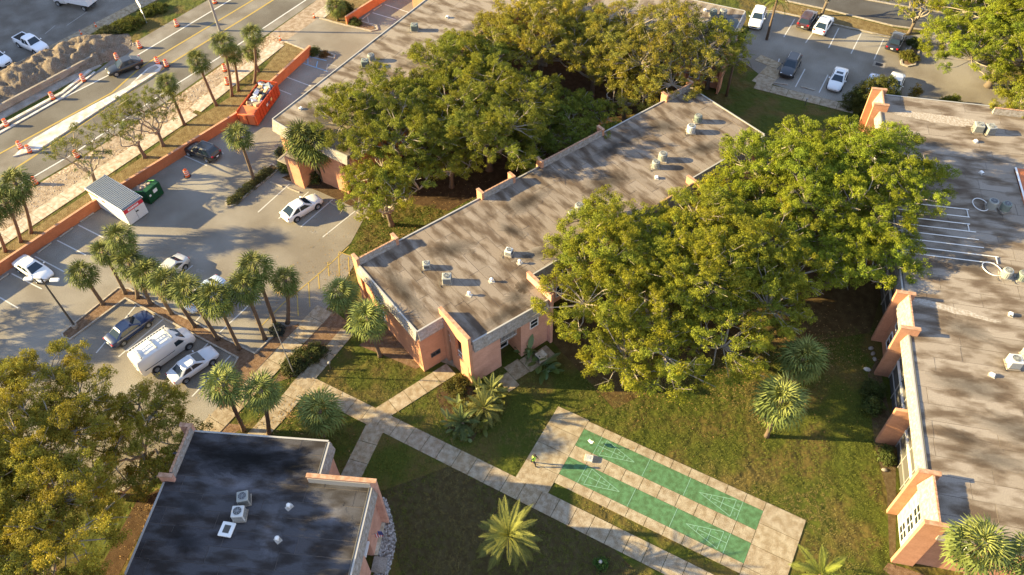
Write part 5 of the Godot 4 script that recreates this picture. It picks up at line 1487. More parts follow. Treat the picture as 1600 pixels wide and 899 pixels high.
func oak(base: Vector3, r: float, h: float, label: String, sd: int, tint := Color(0.115, 0.105, 0.018), fill := 1.0, squash := Vector2.ONE, bark_k := 1.0, called := "oak_tree", group := "oaks round the courts") -> void:
	var t := thing(called, label, "tree", base, 0.0, group)
	var g := RandomNumberGenerator.new()
	g.seed = sd
	var n := FastNoiseLite.new()
	n.seed = sd
	n.frequency = 0.2
	var th := h * g.randf_range(0.2, 0.27)
	var tr := 0.10 + 0.035 * r
	var lean := Vector3(g.randf_range(-0.5, 0.5), 0, g.randf_range(-0.5, 0.5)) * r * 0.08
	part("trunk", MB.new().tube([Vector3(0, -0.1, 0), Vector3(0, 0.35, 0), lean * 0.5 + Vector3(0, th * 0.5, 0), lean + Vector3(0, th, 0)], [tr * 1.5, tr * 1.05, tr * 0.92, tr], 9), M.bark, t, true)
	var limbs := MB.new()
	var nodes := []
	var ends := []
	var count := 6 + int(r * 0.4)
	for i in count:
		var az := TAU * (i + g.randf_range(-0.3, 0.3)) / count
		var reach := r * g.randf_range(0.48, 0.84)
		var eh := h * (0.93 - 0.42 * pow(reach / r, 2.0)) - 0.9
		var end := Vector3(cos(az) * reach * squash.x, eh, sin(az) * reach * squash.y)
		var a := lean + Vector3(0, th * g.randf_range(0.85, 1.0), 0)
		var c1 := a + Vector3(end.x - a.x, 0, end.z - a.z) * 0.3 + Vector3(0, (eh - th) * 0.42, 0)
		var c2 := a + Vector3(end.x - a.x, 0, end.z - a.z) * 0.72 + Vector3(0, (eh - th) * 0.66, 0)
		var pts := []
		var rad := []
		for k in 9:
			var f := k / 8.0
			var p := a.bezier_interpolate(c1, c2, end, f)
			if k > 0 and k < 8:
				p += Vector3(g.randfn(), g.randfn() * 0.5, g.randfn()) * 0.035 * r
			pts.append(p)
			rad.append(lerpf(tr * 0.62, 0.05, pow(f, 0.7)))
			if k >= 3:
				nodes.append(p)
		limbs.tube(pts, rad, 6)
		ends.append(end)
	# the crown: lobes of leaf puffs round the limb ends, with gaps between them
	var lobes := []
	for e: Vector3 in ends:
		lobes.append([e + Vector3(0, 0.3, 0), r * g.randf_range(0.30, 0.46)])
		var f := g.randf_range(0.35, 0.7)
		var az2 := g.randf() * TAU
		lobes.append([Vector3(cos(az2) * f * r * 0.75 * squash.x, h * (0.97 - 0.35 * f * f) - r * 0.2, sin(az2) * f * r * 0.75 * squash.y), r * g.randf_range(0.24, 0.38)])
	lobes.append([Vector3(lean.x, h - r * 0.26, lean.z), r * 0.38])
	var puffs := []
	var gap := 0.9
	for i in int(r * r * 15.0):
		var lobe: Array = lobes[g.randi() % lobes.size()]
		var lr: float = lobe[1]
		var d := Vector3(g.randfn(), g.randfn(), g.randfn()).normalized()
		if d.y < -0.45:
			continue
		var p: Vector3 = lobe[0] + Vector3(d.x * lr, d.y * lr * 0.62, d.z * lr) * (0.72 + 0.34 * pow(g.randf(), 0.6))
		p += Vector3(1, 0, 1) * 0.5 * n.get_noise_3d(p.x * 4.0, p.y * 4.0, p.z * 4.0)
		if p.y < 1.7:
			continue
		if n.get_noise_3d(p.x * 2.6 + 100.0, p.y * 2.6, p.z * 2.6) < -0.2 - 0.3 * (fill - 1.0):
			continue
		var ok := true
		for o: Vector3 in puffs:
			if o.distance_squared_to(p) < gap * gap:
				ok = false
				break
		if ok:
			puffs.append(p)
	var places := [[], [], []]
	var tints := [[], [], []]
	for p: Vector3 in puffs:
		var best: Vector3 = nodes[0]
		for o: Vector3 in nodes:
			if o.distance_squared_to(p) < best.distance_squared_to(p):
				best = o
		var mid := best.lerp(p, 0.5) + Vector3(g.randfn(), g.randfn() * 0.6 - 0.3, g.randfn()) * 0.22
		limbs.tube([best, mid, p - Vector3(0, 0.1, 0)], [0.075, 0.05, 0.022], 4, false)
		for k in 3:                # twigs fanning out inside the puff
			var e := p + Vector3(g.randfn(), absf(g.randfn()) * 0.5, g.randfn()) * 0.5
			limbs.tube([mid.lerp(p, 0.6), e], [0.035, 0.015], 3, false)
		var pr := g.randf_range(0.62, 1.1)
		var hue := g.randf_range(-1.0, 1.0) + 1.2 * n.get_noise_3d(p.x, p.y, p.z)
		var val := g.randf_range(0.78, 1.2)
		var m := int(g.randf_range(10, 18) * fill * pr)
		for k in m:
			var d := Vector3(g.randfn(), g.randfn(), g.randfn()).normalized() * pow(g.randf(), 0.4) * pr
			d.y = d.y * 0.62 + 0.12
			var s := g.randf_range(0.62, 1.05)
			var b := Basis.from_euler(Vector3(g.randf_range(-0.6, 0.6), g.randf() * TAU, g.randf_range(-0.6, 0.6))).scaled(Vector3.ONE * s)
			var w := k % 3
			places[w].append(Transform3D(b, p + d))
			var v := val * g.randf_range(0.85, 1.15)
			tints[w].append(Color(tint.r * v * (1.0 + 0.09 * hue), tint.g * v, tint.b * v * (1.0 - 0.2 * hue)))
	var bark_mat: Material = M.oak_branch if bark_k >= 1.0 else M.bark
	part("branches", limbs, bark_mat, t)
	for w in 3:
		if places[w].size():
			stuff(many("crown", leafy[w], M.leaf, places[w], tints[w], t))


func make_oaks() -> void:
	var deep := Color(0.153, 0.176, 0.022)
	var sun := Color(0.237, 0.241, 0.022)
	var lime := Color(0.208, 0.239, 0.020)
	oak(Vector3(12.02, 0, -45.25), 9.7, 10.6, "biggest oak in the middle, its crown hanging over the court lawn", 11, sun, 1.1)
	oak(Vector3(9.33, 0, -51.86), 5.6, 10.5, "oak whose tips reach over the middle roof left of the biggest oak", 12, sun, 1.0)
	oak(Vector3(20.31, 0, -50.31), 8.0, 11.0, "oak between the middle block and the right crown, behind the biggest oak", 13, sun, 1.0)
	oak(Vector3(27.86, 0, -57.93), 7.6, 12.0, "bright green oak touching the far half of the middle roof edge", 14, lime, 1.15)
	oak(Vector3(20.92, 0, -47.05), 5.4, 8.6, "oak filling the gap between the biggest oak and the lower right one", 40, Color(0.229, 0.234, 0.022), 1.1)
	oak(Vector3(25.73, 0, -84.97), 4.6, 9.0, "small oak whose tips veil the orange end wall at the top", 41, Color(0.236, 0.240, 0.022), 0.7)
	oak(Vector3(10.94, 0, -84.13), 6.2, 10.5, "oak in front of the top block, left of the bare-branched one", 42, Color(0.255, 0.225, 0.030), 0.95)
	oak(Vector3(35.36, 0, -57.69), 7.4, 12.5, "bright green oak leaning over the right roof and its white pipes", 15, lime, 1.15)
	oak(Vector3(31.52, 0, -51.26), 6.4, 9.0, "lower oak in front of the right crowns, above the two grey palms", 16, lime, 1.05)
	oak(Vector3(-12.52, 0, -71.24), 8.0, 11.0, "oak beside the upper left roof, nearest the fan palms at the landing", 17, Color(0.197, 0.201, 0.024), 1.1)
	oak(Vector3(-2.16, 0, -70.62), 8.0, 11.5, "wide oak in the inner court behind the raised parapets of the middle roof", 18, Color(0.197, 0.201, 0.024), 1.1)
	oak(Vector3(-5.03, 0, -79.72), 6.6, 11.0, "oak rising at the right edge of the upper left roof", 19, Color(0.197, 0.201, 0.024), 1.05)
	oak(Vector3(-12.88, 0, -61.98), 5.0, 8.5, "low oak at the edge of the car park left of the middle roof", 20, Color(0.225, 0.229, 0.024), 1.0)
	oak(Vector3(-6.47, 0, -67.86), 4.6, 8.6, "oak filling the inner court just left of the first raised parapet of the middle roof", 43, Color(0.197, 0.201, 0.024), 1.1)
	oak(Vector3(4.58, 0, -87.22), 7.6, 11.5, "yellowish oak at the top centre between two roofs", 21, Color(0.265, 0.230, 0.030), 1.05)
	oak(Vector3(17.8, 0, -83.76), 8.4, 11.5, "thin-leaved oak with many bare pale branches at the top", 22, Color(0.260, 0.225, 0.034), 0.62)
	oak(Vector3(14.38, 0, -78.72), 4.6, 8.5, "small thin oak at the far corner of the middle roof", 23, Color(0.255, 0.225, 0.030), 0.75)
	oak(Vector3(7.26, 0, -72.44), 5.0, 7.5, "dark low oak in the shaded inner court", 24, deep, 1.0)
	oak(Vector3(2.29, 0, -70.41), 4.2, 6.0, "dark bushy oak close behind the middle roof parapet", 25, deep, 1.1)
	oak(Vector3(-39.34, 0, -31.54), 8.2, 13.0, "golden oak at the left edge over the lower car park", 26, Color(0.290, 0.240, 0.030), 1.15)
	oak(Vector3(-31.34, 0, -33.76), 5.4, 7.2, "golden oak tip in front of the white van", 27, Color(0.285, 0.240, 0.030), 1.1)
	oak(Vector3(-35.07, 0, -21.82), 9.0, 13.5, "golden oak filling the lower left corner of the frame", 28, Color(0.295, 0.245, 0.030), 1.2)
	oak(Vector3(61.1, 0, -83.48), 10.0, 12.0, "dense bright green oak at the upper right corner", 29, Color(0.215, 0.247, 0.022), 1.25)
	oak(Vector3(62.36, 0, -72.04), 6.5, 9.0, "smaller oak at the right frame edge behind the right roof", 30, Color(0.234, 0.239, 0.024), 1.1)
	oak(Vector3(-47.72, 0, -70.25), 3.4, 7.5, "sparse grey street oak left of three by the orange wall", 31, Color(0.187, 0.191, 0.043), 0.36, Vector2.ONE, 1.0, "street_oak", "thin street oaks")
	oak(Vector3(-43.35, 0, -74.81), 3.6, 8.0, "sparse street oak middle of three by the orange wall", 32, Color(0.187, 0.191, 0.043), 0.4, Vector2.ONE, 1.0, "street_oak", "thin street oaks")
	oak(Vector3(-41.67, 0, -76.87), 3.4, 8.0, "sparse street oak right of three by the orange wall", 33, Color(0.197, 0.201, 0.036), 0.46, Vector2.ONE, 1.0, "street_oak", "thin street oaks")
	oak(Vector3(55.45, 0, -96.03), 3.8, 7.5, "small pale-trunked tree with yellow leaves on the strip by the upper car park", 34, Color(0.305, 0.281, 0.024), 0.7, Vector2.ONE, 1.0, "small_tree", "small trees by the upper car park")
	oak(Vector3(44.9, 0, -101.24), 3.0, 8.5, "tree with a pale trunk at the top frame edge behind the white wagon", 35, Color(0.234, 0.239, 0.024), 0.9, Vector2.ONE, 1.0, "small_tree", "small trees by the upper car park")
	oak(Vector3(-62, 0, -48.5), 4.0, 8.0, "oak outside the left frame edge whose shade falls on the car park", 36, sun, 1.1)


func make_palms() -> void:
	var road := "fan palms along the road"
	palm(Vector3(-36.93, 0, -84.64), Vector3(-37.25, 6.86, -84.64), "leaning fan palm alone on the sand verge above the street oaks", 1.01, 0, road)
	palm(Vector3(-35.37, 0, -86.59), Vector3(-34.29, 7.8, -86.59), "fan palm left one of the close pair by the waste container", 1.05, 0, road)
	palm(Vector3(-34.76, 0, -87.67), Vector3(-33.9, 5.85, -87.67), "fan palm right one of the close pair by the waste container", 0.92, 0, road)
	palm(Vector3(-32.97, 0, -89.26), Vector3(-31.27, 7.27, -89.26), "tall fan palm behind the orange waste container, nearest the driveway", 0.97, 0, road)
	palm(Vector3(-32.86, 0, -91.85), Vector3(-33.07, 3.31, -91.85), "short fan palm beside the tall one behind the waste container", 0.84, 0, road)
	palm(Vector3(-40.09, 0, -80.88), Vector3(-40.11, 6.3, -80.88), "fan palm standing among the sparse street oaks", 0.92, 0, road)
	palm(Vector3(-29.24, 0, -69.71), Vector3(-29.21, 6.94, -69.71), "fan palm on the shrub island between the black car and the landing", 1.05, 0, "fan palms of the car park")
	palm(Vector3(-52.43, 0, -62.58), Vector3(-50.6, 7.37, -62.58), "fan palm right one of the group at the left frame edge", 1.22, 0, road)
	palm(Vector3(-53.05, 0, -61.24), Vector3(-51.74, 6.17, -61.24), "fan palm front one of the group at the left frame edge", 1.09, 0, road)
	palm(Vector3(-54.18, 0, -59.87), Vector3(-53.14, 5.92, -59.87), "fan palm at the left frame edge, mostly outside it", 1.09, 0, road)
	palm(Vector3(-23.7, 0, -103.97), Vector3(-23.62, 2.39, -103.97), "shrubby fan palm at the end of the far wall by the driveway", 0.97, 0, road)
	var row := "fan palms in the row of the planting island"
	palm(Vector3(-41.22, 0, -51.95), Vector3(-41.3, 5.03, -51.95), "fan palm nearest the white sedan, first of the island row", 0.97, 0, row)
	palm(Vector3(-39.36, 0, -53.31), Vector3(-39.09, 6.35, -53.31), "second fan palm of the island row, its trunk rising over the lot", 0.88, 0, row)
	palm(Vector3(-37.93, 0, -52.66), Vector3(-36.35, 8.9, -52.66), "highest fan palm of the island row, below the white shed", 1.01, 0, row)
	palm(Vector3(-36.33, 0, -51.75), Vector3(-36.15, 6.28, -51.75), "fan palm of the island row left of the silver car under the crowns", 1.09, 0, row)
	palm(Vector3(-33.93, 0, -50.42), Vector3(-34.11, 6.4, -50.42), "fan palm of the island row in front of the half hidden silver car", 1.05, 0, row)
	palm(Vector3(-31.17, 0, -48.69), Vector3(-31.66, 6.98, -48.69), "fan palm of the island row above the white van's front", 1.09, 0, row)
	palm(Vector3(-28.54, 0, -47.02), Vector3(-29.02, 7.72, -47.02), "fan palm of the island row left of the pale blue car roof", 1.05, 0, row)
	palm(Vector3(-26.25, 0, -45.78), Vector3(-26.24, 7.9, -45.78), "fan palm of the island row just right of the van", 1.18, 0, row)
	palm(Vector3(-24.01, 0, -46.92), Vector3(-23.86, 8.11, -46.92), "fan palm left one of the group right of the island row", 1.09, 0, row)
	palm(Vector3(-23.4, 0, -48.78), Vector3(-23.18, 8.57, -48.78), "fan palm back one of the group right of the island row", 1.13, 0, row)
	palm(Vector3(-22.14, 0, -48.8), Vector3(-20.91, 6.51, -48.8), "fan palm rightmost of the island row, by the yellow hatching", 0.97, 0, row)
	var beds := "fan palms in the planting beds"
	palm(Vector3(-12.67, 0, -44.42), Vector3(-12.91, 6.12, -44.42), "fan palm in the bed at the sunny left wall of the middle block", 1.26, 34, beds, 3)
	palm(Vector3(-15.78, 0, -47.52), Vector3(-15.74, 5.95, -47.52), "fan palm behind the bed palm, at the head of the footpath", 1.13, 34, beds, 5)
	palm(Vector3(-24.08, 0, -36.82), Vector3(-23.81, 7.54, -36.82), "fan palm left one of the pair above the dark lower roof", 1.18, 34, beds, 7)
	palm(Vector3(-21.79, 0, -36.35), Vector3(-20.76, 6.96, -36.35), "fan palm right one of the pair above the dark lower roof", 1.09, 34, beds, 9)
	palm(Vector3(-16.95, 0, -35.98), Vector3(-16.47, 4.27, -35.98), "low broad fan palm on the grass between two footpaths", 1.30, 38, beds, 11)
	palm(Vector3(21.61, 0, -34.58), Vector3(21.49, 5.9, -34.58), "greyish fan palm front one of the pair on the court lawn", 1.43, 40, "fan palms of the court lawn", 13)
	palm(Vector3(25.49, 0, -39.99), Vector3(25.22, 3.99, -39.99), "greyish fan palm back one of the pair on the court lawn", 1.34, 40, "fan palms of the court lawn", 15)
	palm(Vector3(33.63, 0, -20.85), Vector3(30.63, 8.9, -20.85), "fan palm in front of the right block at the bottom frame edge", 1.34, 40, "fan palms of the court lawn", 17)
	palm(Vector3(37.41, 0, -20.01), Vector3(33.72, 8.97, -20.01), "fan palm cut by the lower right corner of the frame", 1.18, 30, "fan palms of the court lawn", 19)
	palm(Vector3(-20.24, 0, -69.06), Vector3(-21.23, 6.08, -69.06), "fan palm left one of three by the outside landing", 1.55, 0, "fan palms by the landing")
	palm(Vector3(-21.25, 0, -69.54), Vector3(-22.44, 6.62, -69.54), "fan palm back one of three by the outside landing", 1.45, 0, "fan palms by the landing")
	palm(Vector3(-17.95, 0, -71.05), Vector3(-18.28, 4.35, -71.05), "fan palm right one of three by the outside landing, near the oak", 1.4, 0, "fan palms by the landing")
	feather_palm(Vector3(-0.87, 0, -24.89), 3.4, 40, 3.1, "young feather palm with golden fronds alone on the dark lawn", 61, 0.5, Color(0.175, 0.18, 0.042))
	feather_palm(Vector3(27.84, 0, -83.23), 5.6, 18, 2.9, "drooping feather palm at the far end of the middle roof", 62, 0.36, Color(0.12, 0.125, 0.05))
	feather_palm(Vector3(35.81, 0, -95.58), 6.0, 18, 3.0, "feather palm over the white car at the top of the upper lot", 63, 0.4, Color(0.13, 0.15, 0.035))
	feather_palm(Vector3(21.97, 0, -21.55), 2.6, 18, 2.6, "feather palm at the lower right corner of the shuffleboard pad", 64, 0.5, Color(0.15, 0.17, 0.03))


func feather_frond(l: float, w: float, droop: float, sd: int) -> MB:
	var b := MB.new()
	b.tinted = true
	var g := RandomNumberGenerator.new()
	g.seed = sd
	var steps := 34
	var pts := []
	for i in steps + 1:
		var f := float(i) / steps
		pts.append(Vector3(0, l * (0.34 * f - droop * f * f), l * f * (1.0 - 0.22 * droop * f)))
	b.paint(Color(1.1, 1.05, 0.9))
	b.tube([pts[0], pts[12], pts[23], pts[steps]], [0.045, 0.035, 0.025, 0.01], 4, false)
	for i in range(3, steps + 1):
		var f := float(i) / steps
		var ll := w * sin(PI * clampf(f * 0.86 + 0.12, 0.0, 1.0)) * g.randf_range(0.85, 1.1)
		var along: Vector3 = (pts[i] - pts[i - 1]).normalized()
		for s: float in [-1.0, 1.0]:
			var d := (Vector3(s, 0.0, 0.0) * 0.8 + along * 0.75 + Vector3(0, 0.42, 0)).normalized()
			var tip: Vector3 = pts[i] + d * ll + Vector3(0, -0.35 * ll, 0)
			var v := g.randf_range(0.8, 1.2)
			b.paint(Color(v, v, v))
			var e := along * 0.02
			var bend: Vector3 = pts[i].lerp(tip, 0.55) + Vector3(0, 0.12 * ll, 0)
			b.quad(pts[i] - e, pts[i] + e, bend + e * 0.9, bend - e * 0.9)
			b.quad(bend - e * 0.9, bend + e * 0.9, tip + e * 0.2, tip - e * 0.2)
	return b


func feather_palm(base: Vector3, trunk_h: float, count: int, l: float, label: String, sd: int, w: float, tint: Color) -> void:
	var t := thing("feather_palm", label, "palm tree", base, 0.0, "feather palms")
	var g := RandomNumberGenerator.new()
	g.seed = sd
	var pts := [Vector3(0, -0.05, 0), Vector3(0.02, trunk_h * 0.5, 0.02), Vector3(0.05, trunk_h, 0)]
	part("trunk", MB.new().tube(pts, [0.3 if trunk_h < 3.0 else 0.2, 0.22 if trunk_h < 3.0 else 0.14, 0.16], 9), M.palm_trunk, t, true)
	var kinds := []
	for k in 4:
		var b := MB.new()
		b.tinted = true
		var v: float = [1.0, 0.8, 1.15, 0.9][k]
		var c := Color(tint.r * v, tint.g * v, tint.b * v)
		b.add(feather_frond(l, w, [0.42, 0.62, 0.3, 0.78][k], sd + k), Transform3D(), c)
		kinds.append(b.mesh())
	for i in count:
		var f := (i + 0.5) / count
		var az := i * 2.39996 + g.randf_range(-0.2, 0.2)
		var el := deg_to_rad(lerpf(68.0, -28.0, pow(f, 0.9)))
		var d := Vector3(cos(az) * cos(el), sin(el), sin(az) * cos(el))
		var kind: int = [2, 0, 1, 3][mini(3, int(f * 4.0))]
		var o := obj("frond", kinds[kind], M.leaf_soft, t)
		o.transform = Transform3D(basis_to(d, g.randf_range(-0.25, 0.25)).scaled(Vector3.ONE * g.randf_range(0.85, 1.1)), Vector3(0.05, trunk_h - 0.05 - 0.15 * f, 0))


func shrub(base: Vector3, rx: float, h: float, rz: float, turn: float, label: String, sd: int, tint: Color, called := "shrub", group := "", size := 1.0, dense := 1.0) -> void:
	var t := thing(called, label, "shrub", base, turn, group)
	var g := RandomNumberGenerator.new()
	g.seed = sd
	var n := FastNoiseLite.new()
	n.seed = sd
	n.frequency = 0.7
	var stems := MB.new()
	var count := int(clampf(rx * rz * 4.0, 5, 14))
	for i in count:
		var e := Vector3(g.randf_range(-0.75, 0.75) * rx, h * g.randf_range(0.6, 0.9), g.randf_range(-0.75, 0.75) * rz)
		stems.tube([Vector3(e.x * 0.35, 0, e.z * 0.35), Vector3(e.x * 0.7, e.y * 0.5, e.z * 0.7), e], [0.035, 0.025, 0.012], 4, false)
	part("stem", stems, M.bark, t)
	var places := []
	var tints := []
	var m := int(rx * rz * 46.0 * dense / (size * size)) + 14
	while places.size() < m:
		var d := Vector3(g.randf_range(-1, 1), g.randf_range(0, 1), g.randf_range(-1, 1))
		var q := Vector2(d.x, d.z).length_squared() + pow(d.y - 0.25, 2.0) / 0.56
		if q > 1.0 or q < 0.25:
			continue
		var p := Vector3(d.x * rx, d.y * h, d.z * rz)
		if n.get_noise_3dv(p * 2.0) < -0.25:
			continue
		var v := g.randf_range(0.7, 1.25)
		places.append(Transform3D(Basis.from_euler(Vector3(g.randf_range(-0.7, 0.7), g.randf() * TAU, g.randf_range(-0.7, 0.7))).scaled(Vector3.ONE * size * g.randf_range(0.75, 1.2)), p))
		tints.append(Color(tint.r * v, tint.g * v * g.randf_range(0.9, 1.1), tint.b * v))
	stuff(many("foliage", leafy[sd % 3], M.leaf, places, tints, t))


func blade(l: float, w: float, sag: float) -> MB:      # one big paddle leaf on a stalk
	var b := MB.new()
	var pts := []
	for i in 9:
		var f := i / 8.0
		pts.append(Vector3(0, l * (0.9 * f - sag * f * f), l * f * 0.55))
	b.tube([pts[0], pts[2], pts[4]], [0.03, 0.025, 0.015], 4, false)
	for i in range(3, 8):
		var w0: float = w * sin(PI * (i - 2.6) / 5.8)
		var w1: float = w * sin(PI * (i - 1.6) / 5.8) if i < 7 else 0.01
		for s: float in [-1.0, 1.0]:
			b.quad(pts[i], pts[i] + Vector3(s * w0, 0.3 * w0, 0), pts[i + 1] + Vector3(s * w1, 0.3 * w1, 0), pts[i + 1])
	return b


func paddle_plant(base: Vector3, count: int, l: float, spread: float, label: String, sd: int, tint: Color, called := "banana_plant") -> void:
	var t := thing(called, label, "plant", base, 0.0, "paddle-leaved plants")
	var g := RandomNumberGenerator.new()
	g.seed = sd
	var mats := []
	for k in 3:
		var v: float = [0.8, 1.0, 1.3][k]
		var m := flat(Color(tint.r * v, tint.g * v, tint.b * v), 0.45)
		m.backlight_enabled = true
		m.backlight = Color(0.5, 0.5, 0.25)
		m.cull_mode = BaseMaterial3D.CULL_DISABLED
		mats.append(m)
	var kinds := [blade(l, 0.10 * l, 0.35).mesh(), blade(l * 0.85, 0.09 * l, 0.62).mesh(), blade(l * 1.15, 0.085 * l, 0.2).mesh()]
	part("stem", MB.new().tube([Vector3(0, 0, 0), Vector3(0.05, l * 0.35, 0)], [0.14, 0.08], 7), M.bark, t)
	for i in count:
		var o := obj("leaf", kinds[i % 3], mats[g.randi() % 3], t)
		var a := i * 2.4 + g.randf_range(-0.4, 0.4)
		var off := Vector3(cos(a), 0, sin(a)) * spread * sqrt(g.randf())
		o.transform = Transform3D(Basis.from_euler(Vector3(g.randf_range(-0.1, 0.75), a, g.randf_range(-0.25, 0.25))).scaled(Vector3.ONE * g.randf_range(0.75, 1.1)), off)


func make_plants() -> void:
	var green := Color(0.075, 0.095, 0.025)
	shrub(Vector3(-19.67, 0, -44.33), 2.3, 1.3, 1.1, 0.55, "long dark shrub between the two footpaths left of the middle block", 71, Color(0.07, 0.08, 0.025))
	shrub(Vector3(-20.71, 0, -43.2), 1.0, 1.0, 0.8, 0.2, "low shrub at the lower end of the bed between the footpaths", 72, Color(0.08, 0.085, 0.03))
	shrub(Vector3(31.96, 0, -38.58), 1.0, 1.4, 0.8, 0, "round clipped shrub below the middle fin of the right block", 73, green)
	shrub(Vector3(31.44, 0, -36.92), 0.9, 1.2, 0.8, 0, "second round clipped shrub in front of the screened porch", 74, green)
	shrub(Vector3(31.12, 0, -32.21), 0.5, 0.8, 0.9, 0, "thin weedy shrub at the wall right of the palm shadow", 75, Color(0.08, 0.10, 0.025))
	shrub(Vector3(45.15, 0, -79.94), 3.1, 4.4, 2.2, 0.2, "thick shrub at the far corner of the right block beside the cars", 76, Color(0.10, 0.105, 0.02))
	shrub(Vector3(43.44, 0, -80.55), 2.0, 2.2, 1.4, 0.2, "brushy shrub left of the thick one, in front of a pale car", 77, Color(0.10, 0.10, 0.035), "shrub", "", 1.0, 0.6)
	shrub(Vector3(54.46, 0, -79.45), 1.6, 1.6, 0.8, 0.2, "bright shrub behind the far edge of the right roof", 78, Color(0.12, 0.14, 0.02))
	shrub(Vector3(50.41, 0, -80.7), 0.5, 3.0, 0.5, 0.2, "thin golden sapling tip behind the right roof edge", 79, Color(0.18, 0.13, 0.02))
	shrub(Vector3(53.26, 0, -90.02), 0.9, 1.0, 1.3, 0.9, "yellow-green shrub in the kerbed island of the upper lot", 80, Color(0.13, 0.125, 0.02))
	shrub(Vector3(55.13, 0, -92.92), 0.7, 0.9, 1.2, 0.9, "dark shrub in the kerbed island beside the black saloon", 81, green)
	shrub(Vector3(-25.64, 0, -72.1), 1.4, 1.2, 0.9, 0.5, "dark shrub left one at the foot of the outside landing", 82, green)
	shrub(Vector3(-22.12, 0, -69.92), 1.7, 1.4, 1.0, 0.1, "dark shrub under the palms by the outside landing", 83, green)
	shrub(Vector3(-26.91, 0, -74.36), 0.6, 0.9, 0.6, 0.5, "small round shrub beside the landing of the outside landing", 84, green)
	for i in 5:
		var p: Vector3 = Vector3(-31.19, 0, -66.26).lerp(Vector3(-27.68, 0, -71.75), (i + 0.4) / 5.0)
		shrub(p, 0.75, 0.7, 0.5, 0.8, ["shrub at the near tip of the kerbed island by the white crossover", "second shrub from the near tip of the kerbed island", "middle shrub of the kerbed island", "fourth shrub of the kerbed island, by the palm foot", "shrub at the far tip of the kerbed island"][i], 85 + i, Color(0.13, 0.12, 0.045), "shrub", "shrubs of the kerbed island")
	shrub(Vector3(-25.87, 0, -95.68), 0.7, 0.9, 0.5, 0.3, "dark shrub in the rounded bed at the near wall end", 90, green)
	shrub(Vector3(-24.58, 0, -95.14), 0.5, 0.5, 0.4, 0.3, "reddish low shrub in the rounded bed at the near wall end", 91, Color(0.12, 0.08, 0.03))
	shrub(Vector3(-21.01, 0, -102.8), 1.0, 0.8, 0.5, -0.2, "dark shrub in the rounded bed at the far wall end", 92, green)
	shrub(Vector3(-23.2, 0, -106), 1.6, 1.6, 1.2, 0, "dense shrub beside the palm at the far wall end", 93, Color(0.075, 0.09, 0.02))
	shrub(Vector3(-53.82, 0, -104.05), 2.4, 1.0, 1.6, 0.5, "scrubby weeds on the far verge left of the diamond sign", 94, Color(0.11, 0.115, 0.02))
	shrub(Vector3(-55.92, 0, -102.51), 2.0, 0.8, 1.4, 0.5, "dark weeds on the far verge beside the spoil heap", 95, Color(0.07, 0.075, 0.03))
	shrub(Vector3(-51.22, 0, -108.04), 2.2, 0.7, 1.4, 0.5, "green weeds on the far verge right of the diamond sign", 96, Color(0.10, 0.11, 0.02))
	shrub(Vector3(-22.92, 0, -47.81), 0.7, 0.6, 0.5, 0, "small bluish shrub on the sand between palm trunks and footpath", 97, Color(0.05, 0.06, 0.05))
	shrub(Vector3(6.26, 0, -23.74), 0.35, 0.5, 0.35, 0, "tuft of green weed at the foot of the path light", 98, Color(0.06, 0.12, 0.025))
	shrub(Vector3(31.97, 0, -96.44), 0.9, 2.0, 0.9, 0, "dark narrow shrub at the corner wall of the block behind the oaks", 99, green)
	paddle_plant(Vector3(2.29, 0, -43.1), 30, 2.9, 1.3, "dark banana plant against the front wall beside the beige condenser", 101, Color(0.045, 0.085, 0.02))
	paddle_plant(Vector3(-4.06, 0, -37.45), 28, 2.2, 1.6, "tangled clump of banana plants on the lawn in front of the fin wall", 102, Color(0.10, 0.115, 0.02))
	feather_palm(Vector3(-4.78, 0, -36.44), 0.9, 20, 1.9, "low feather palm at the lower left of the lawn clump", 65, 0.4, Color(0.085, 0.11, 0.035))
	feather_palm(Vector3(-2.81, 0, -37.54), 1.3, 22, 2.2, "feather palm in the middle of the lawn clump", 66, 0.42, Color(0.15, 0.15, 0.04))
	feather_palm(Vector3(-2.17, 0, -39.53), 1.1, 18, 1.9, "feather palm at the house corner above the lawn clump", 67, 0.4, Color(0.12, 0.13, 0.04))
	paddle_plant(Vector3(-2.52, 0, -39.68), 26, 2.2, 1.0, "yellowing banana plants at the corner of the fin wall", 103, Color(0.13, 0.125, 0.02))
	paddle_plant(Vector3(-5.17, 0, -36.19), 22, 1.9, 0.9, "dark banana plants at the lower end of the lawn clump", 104, Color(0.06, 0.085, 0.02))
	shrub(Vector3(-5.27, 0, -40.68), 1.2, 0.7, 1.0, 0.4, "low weedy shrub at the foot of the pierced fin wall", 105, Color(0.12, 0.11, 0.025), "shrub", "", 1.0, 0.6)
	shrub(Vector3(-3.49, 0, -37.7), 2.2, 1.3, 1.7, 0.2, "yellow-green undergrowth tangled among the lawn banana clump", 106, Color(0.15, 0.135, 0.03), "shrub", "", 1.0, 0.6)
	for a in [[Vector3(33.47, 0, -43.49), 0.45, "grey rock topmost of the row at the right block"], [Vector3(33.46, 0, -42.9), 0.4, "grey rock second of the row at the right block"], [Vector3(33.43, 0, -42.25), 0.42, "grey rock lowest of the row at the right block"], [Vector3(32.37, 0, -41.14), 0.5, "white rock beside the round clipped shrub"], [Vector3(30.63, 0, -31.03), 0.4, "pale flat rock by the screened porch wall"], [Vector3(31.57, 0, -37.72), 0.25, "small white rock between the two clipped shrubs"]]:
		var b := MB.new().lathe([Vector2(0, -0.2), Vector2(0.8, -0.1), Vector2(1.0, 0.25), Vector2(0.7, 0.6), Vector2(0.25, 0.75), Vector2(0, 0.72)], 7)
		var o := part("rock", b, M.fresh_concrete if "white" in a[2] else M.concrete, null, true)
		o.position = a[0]
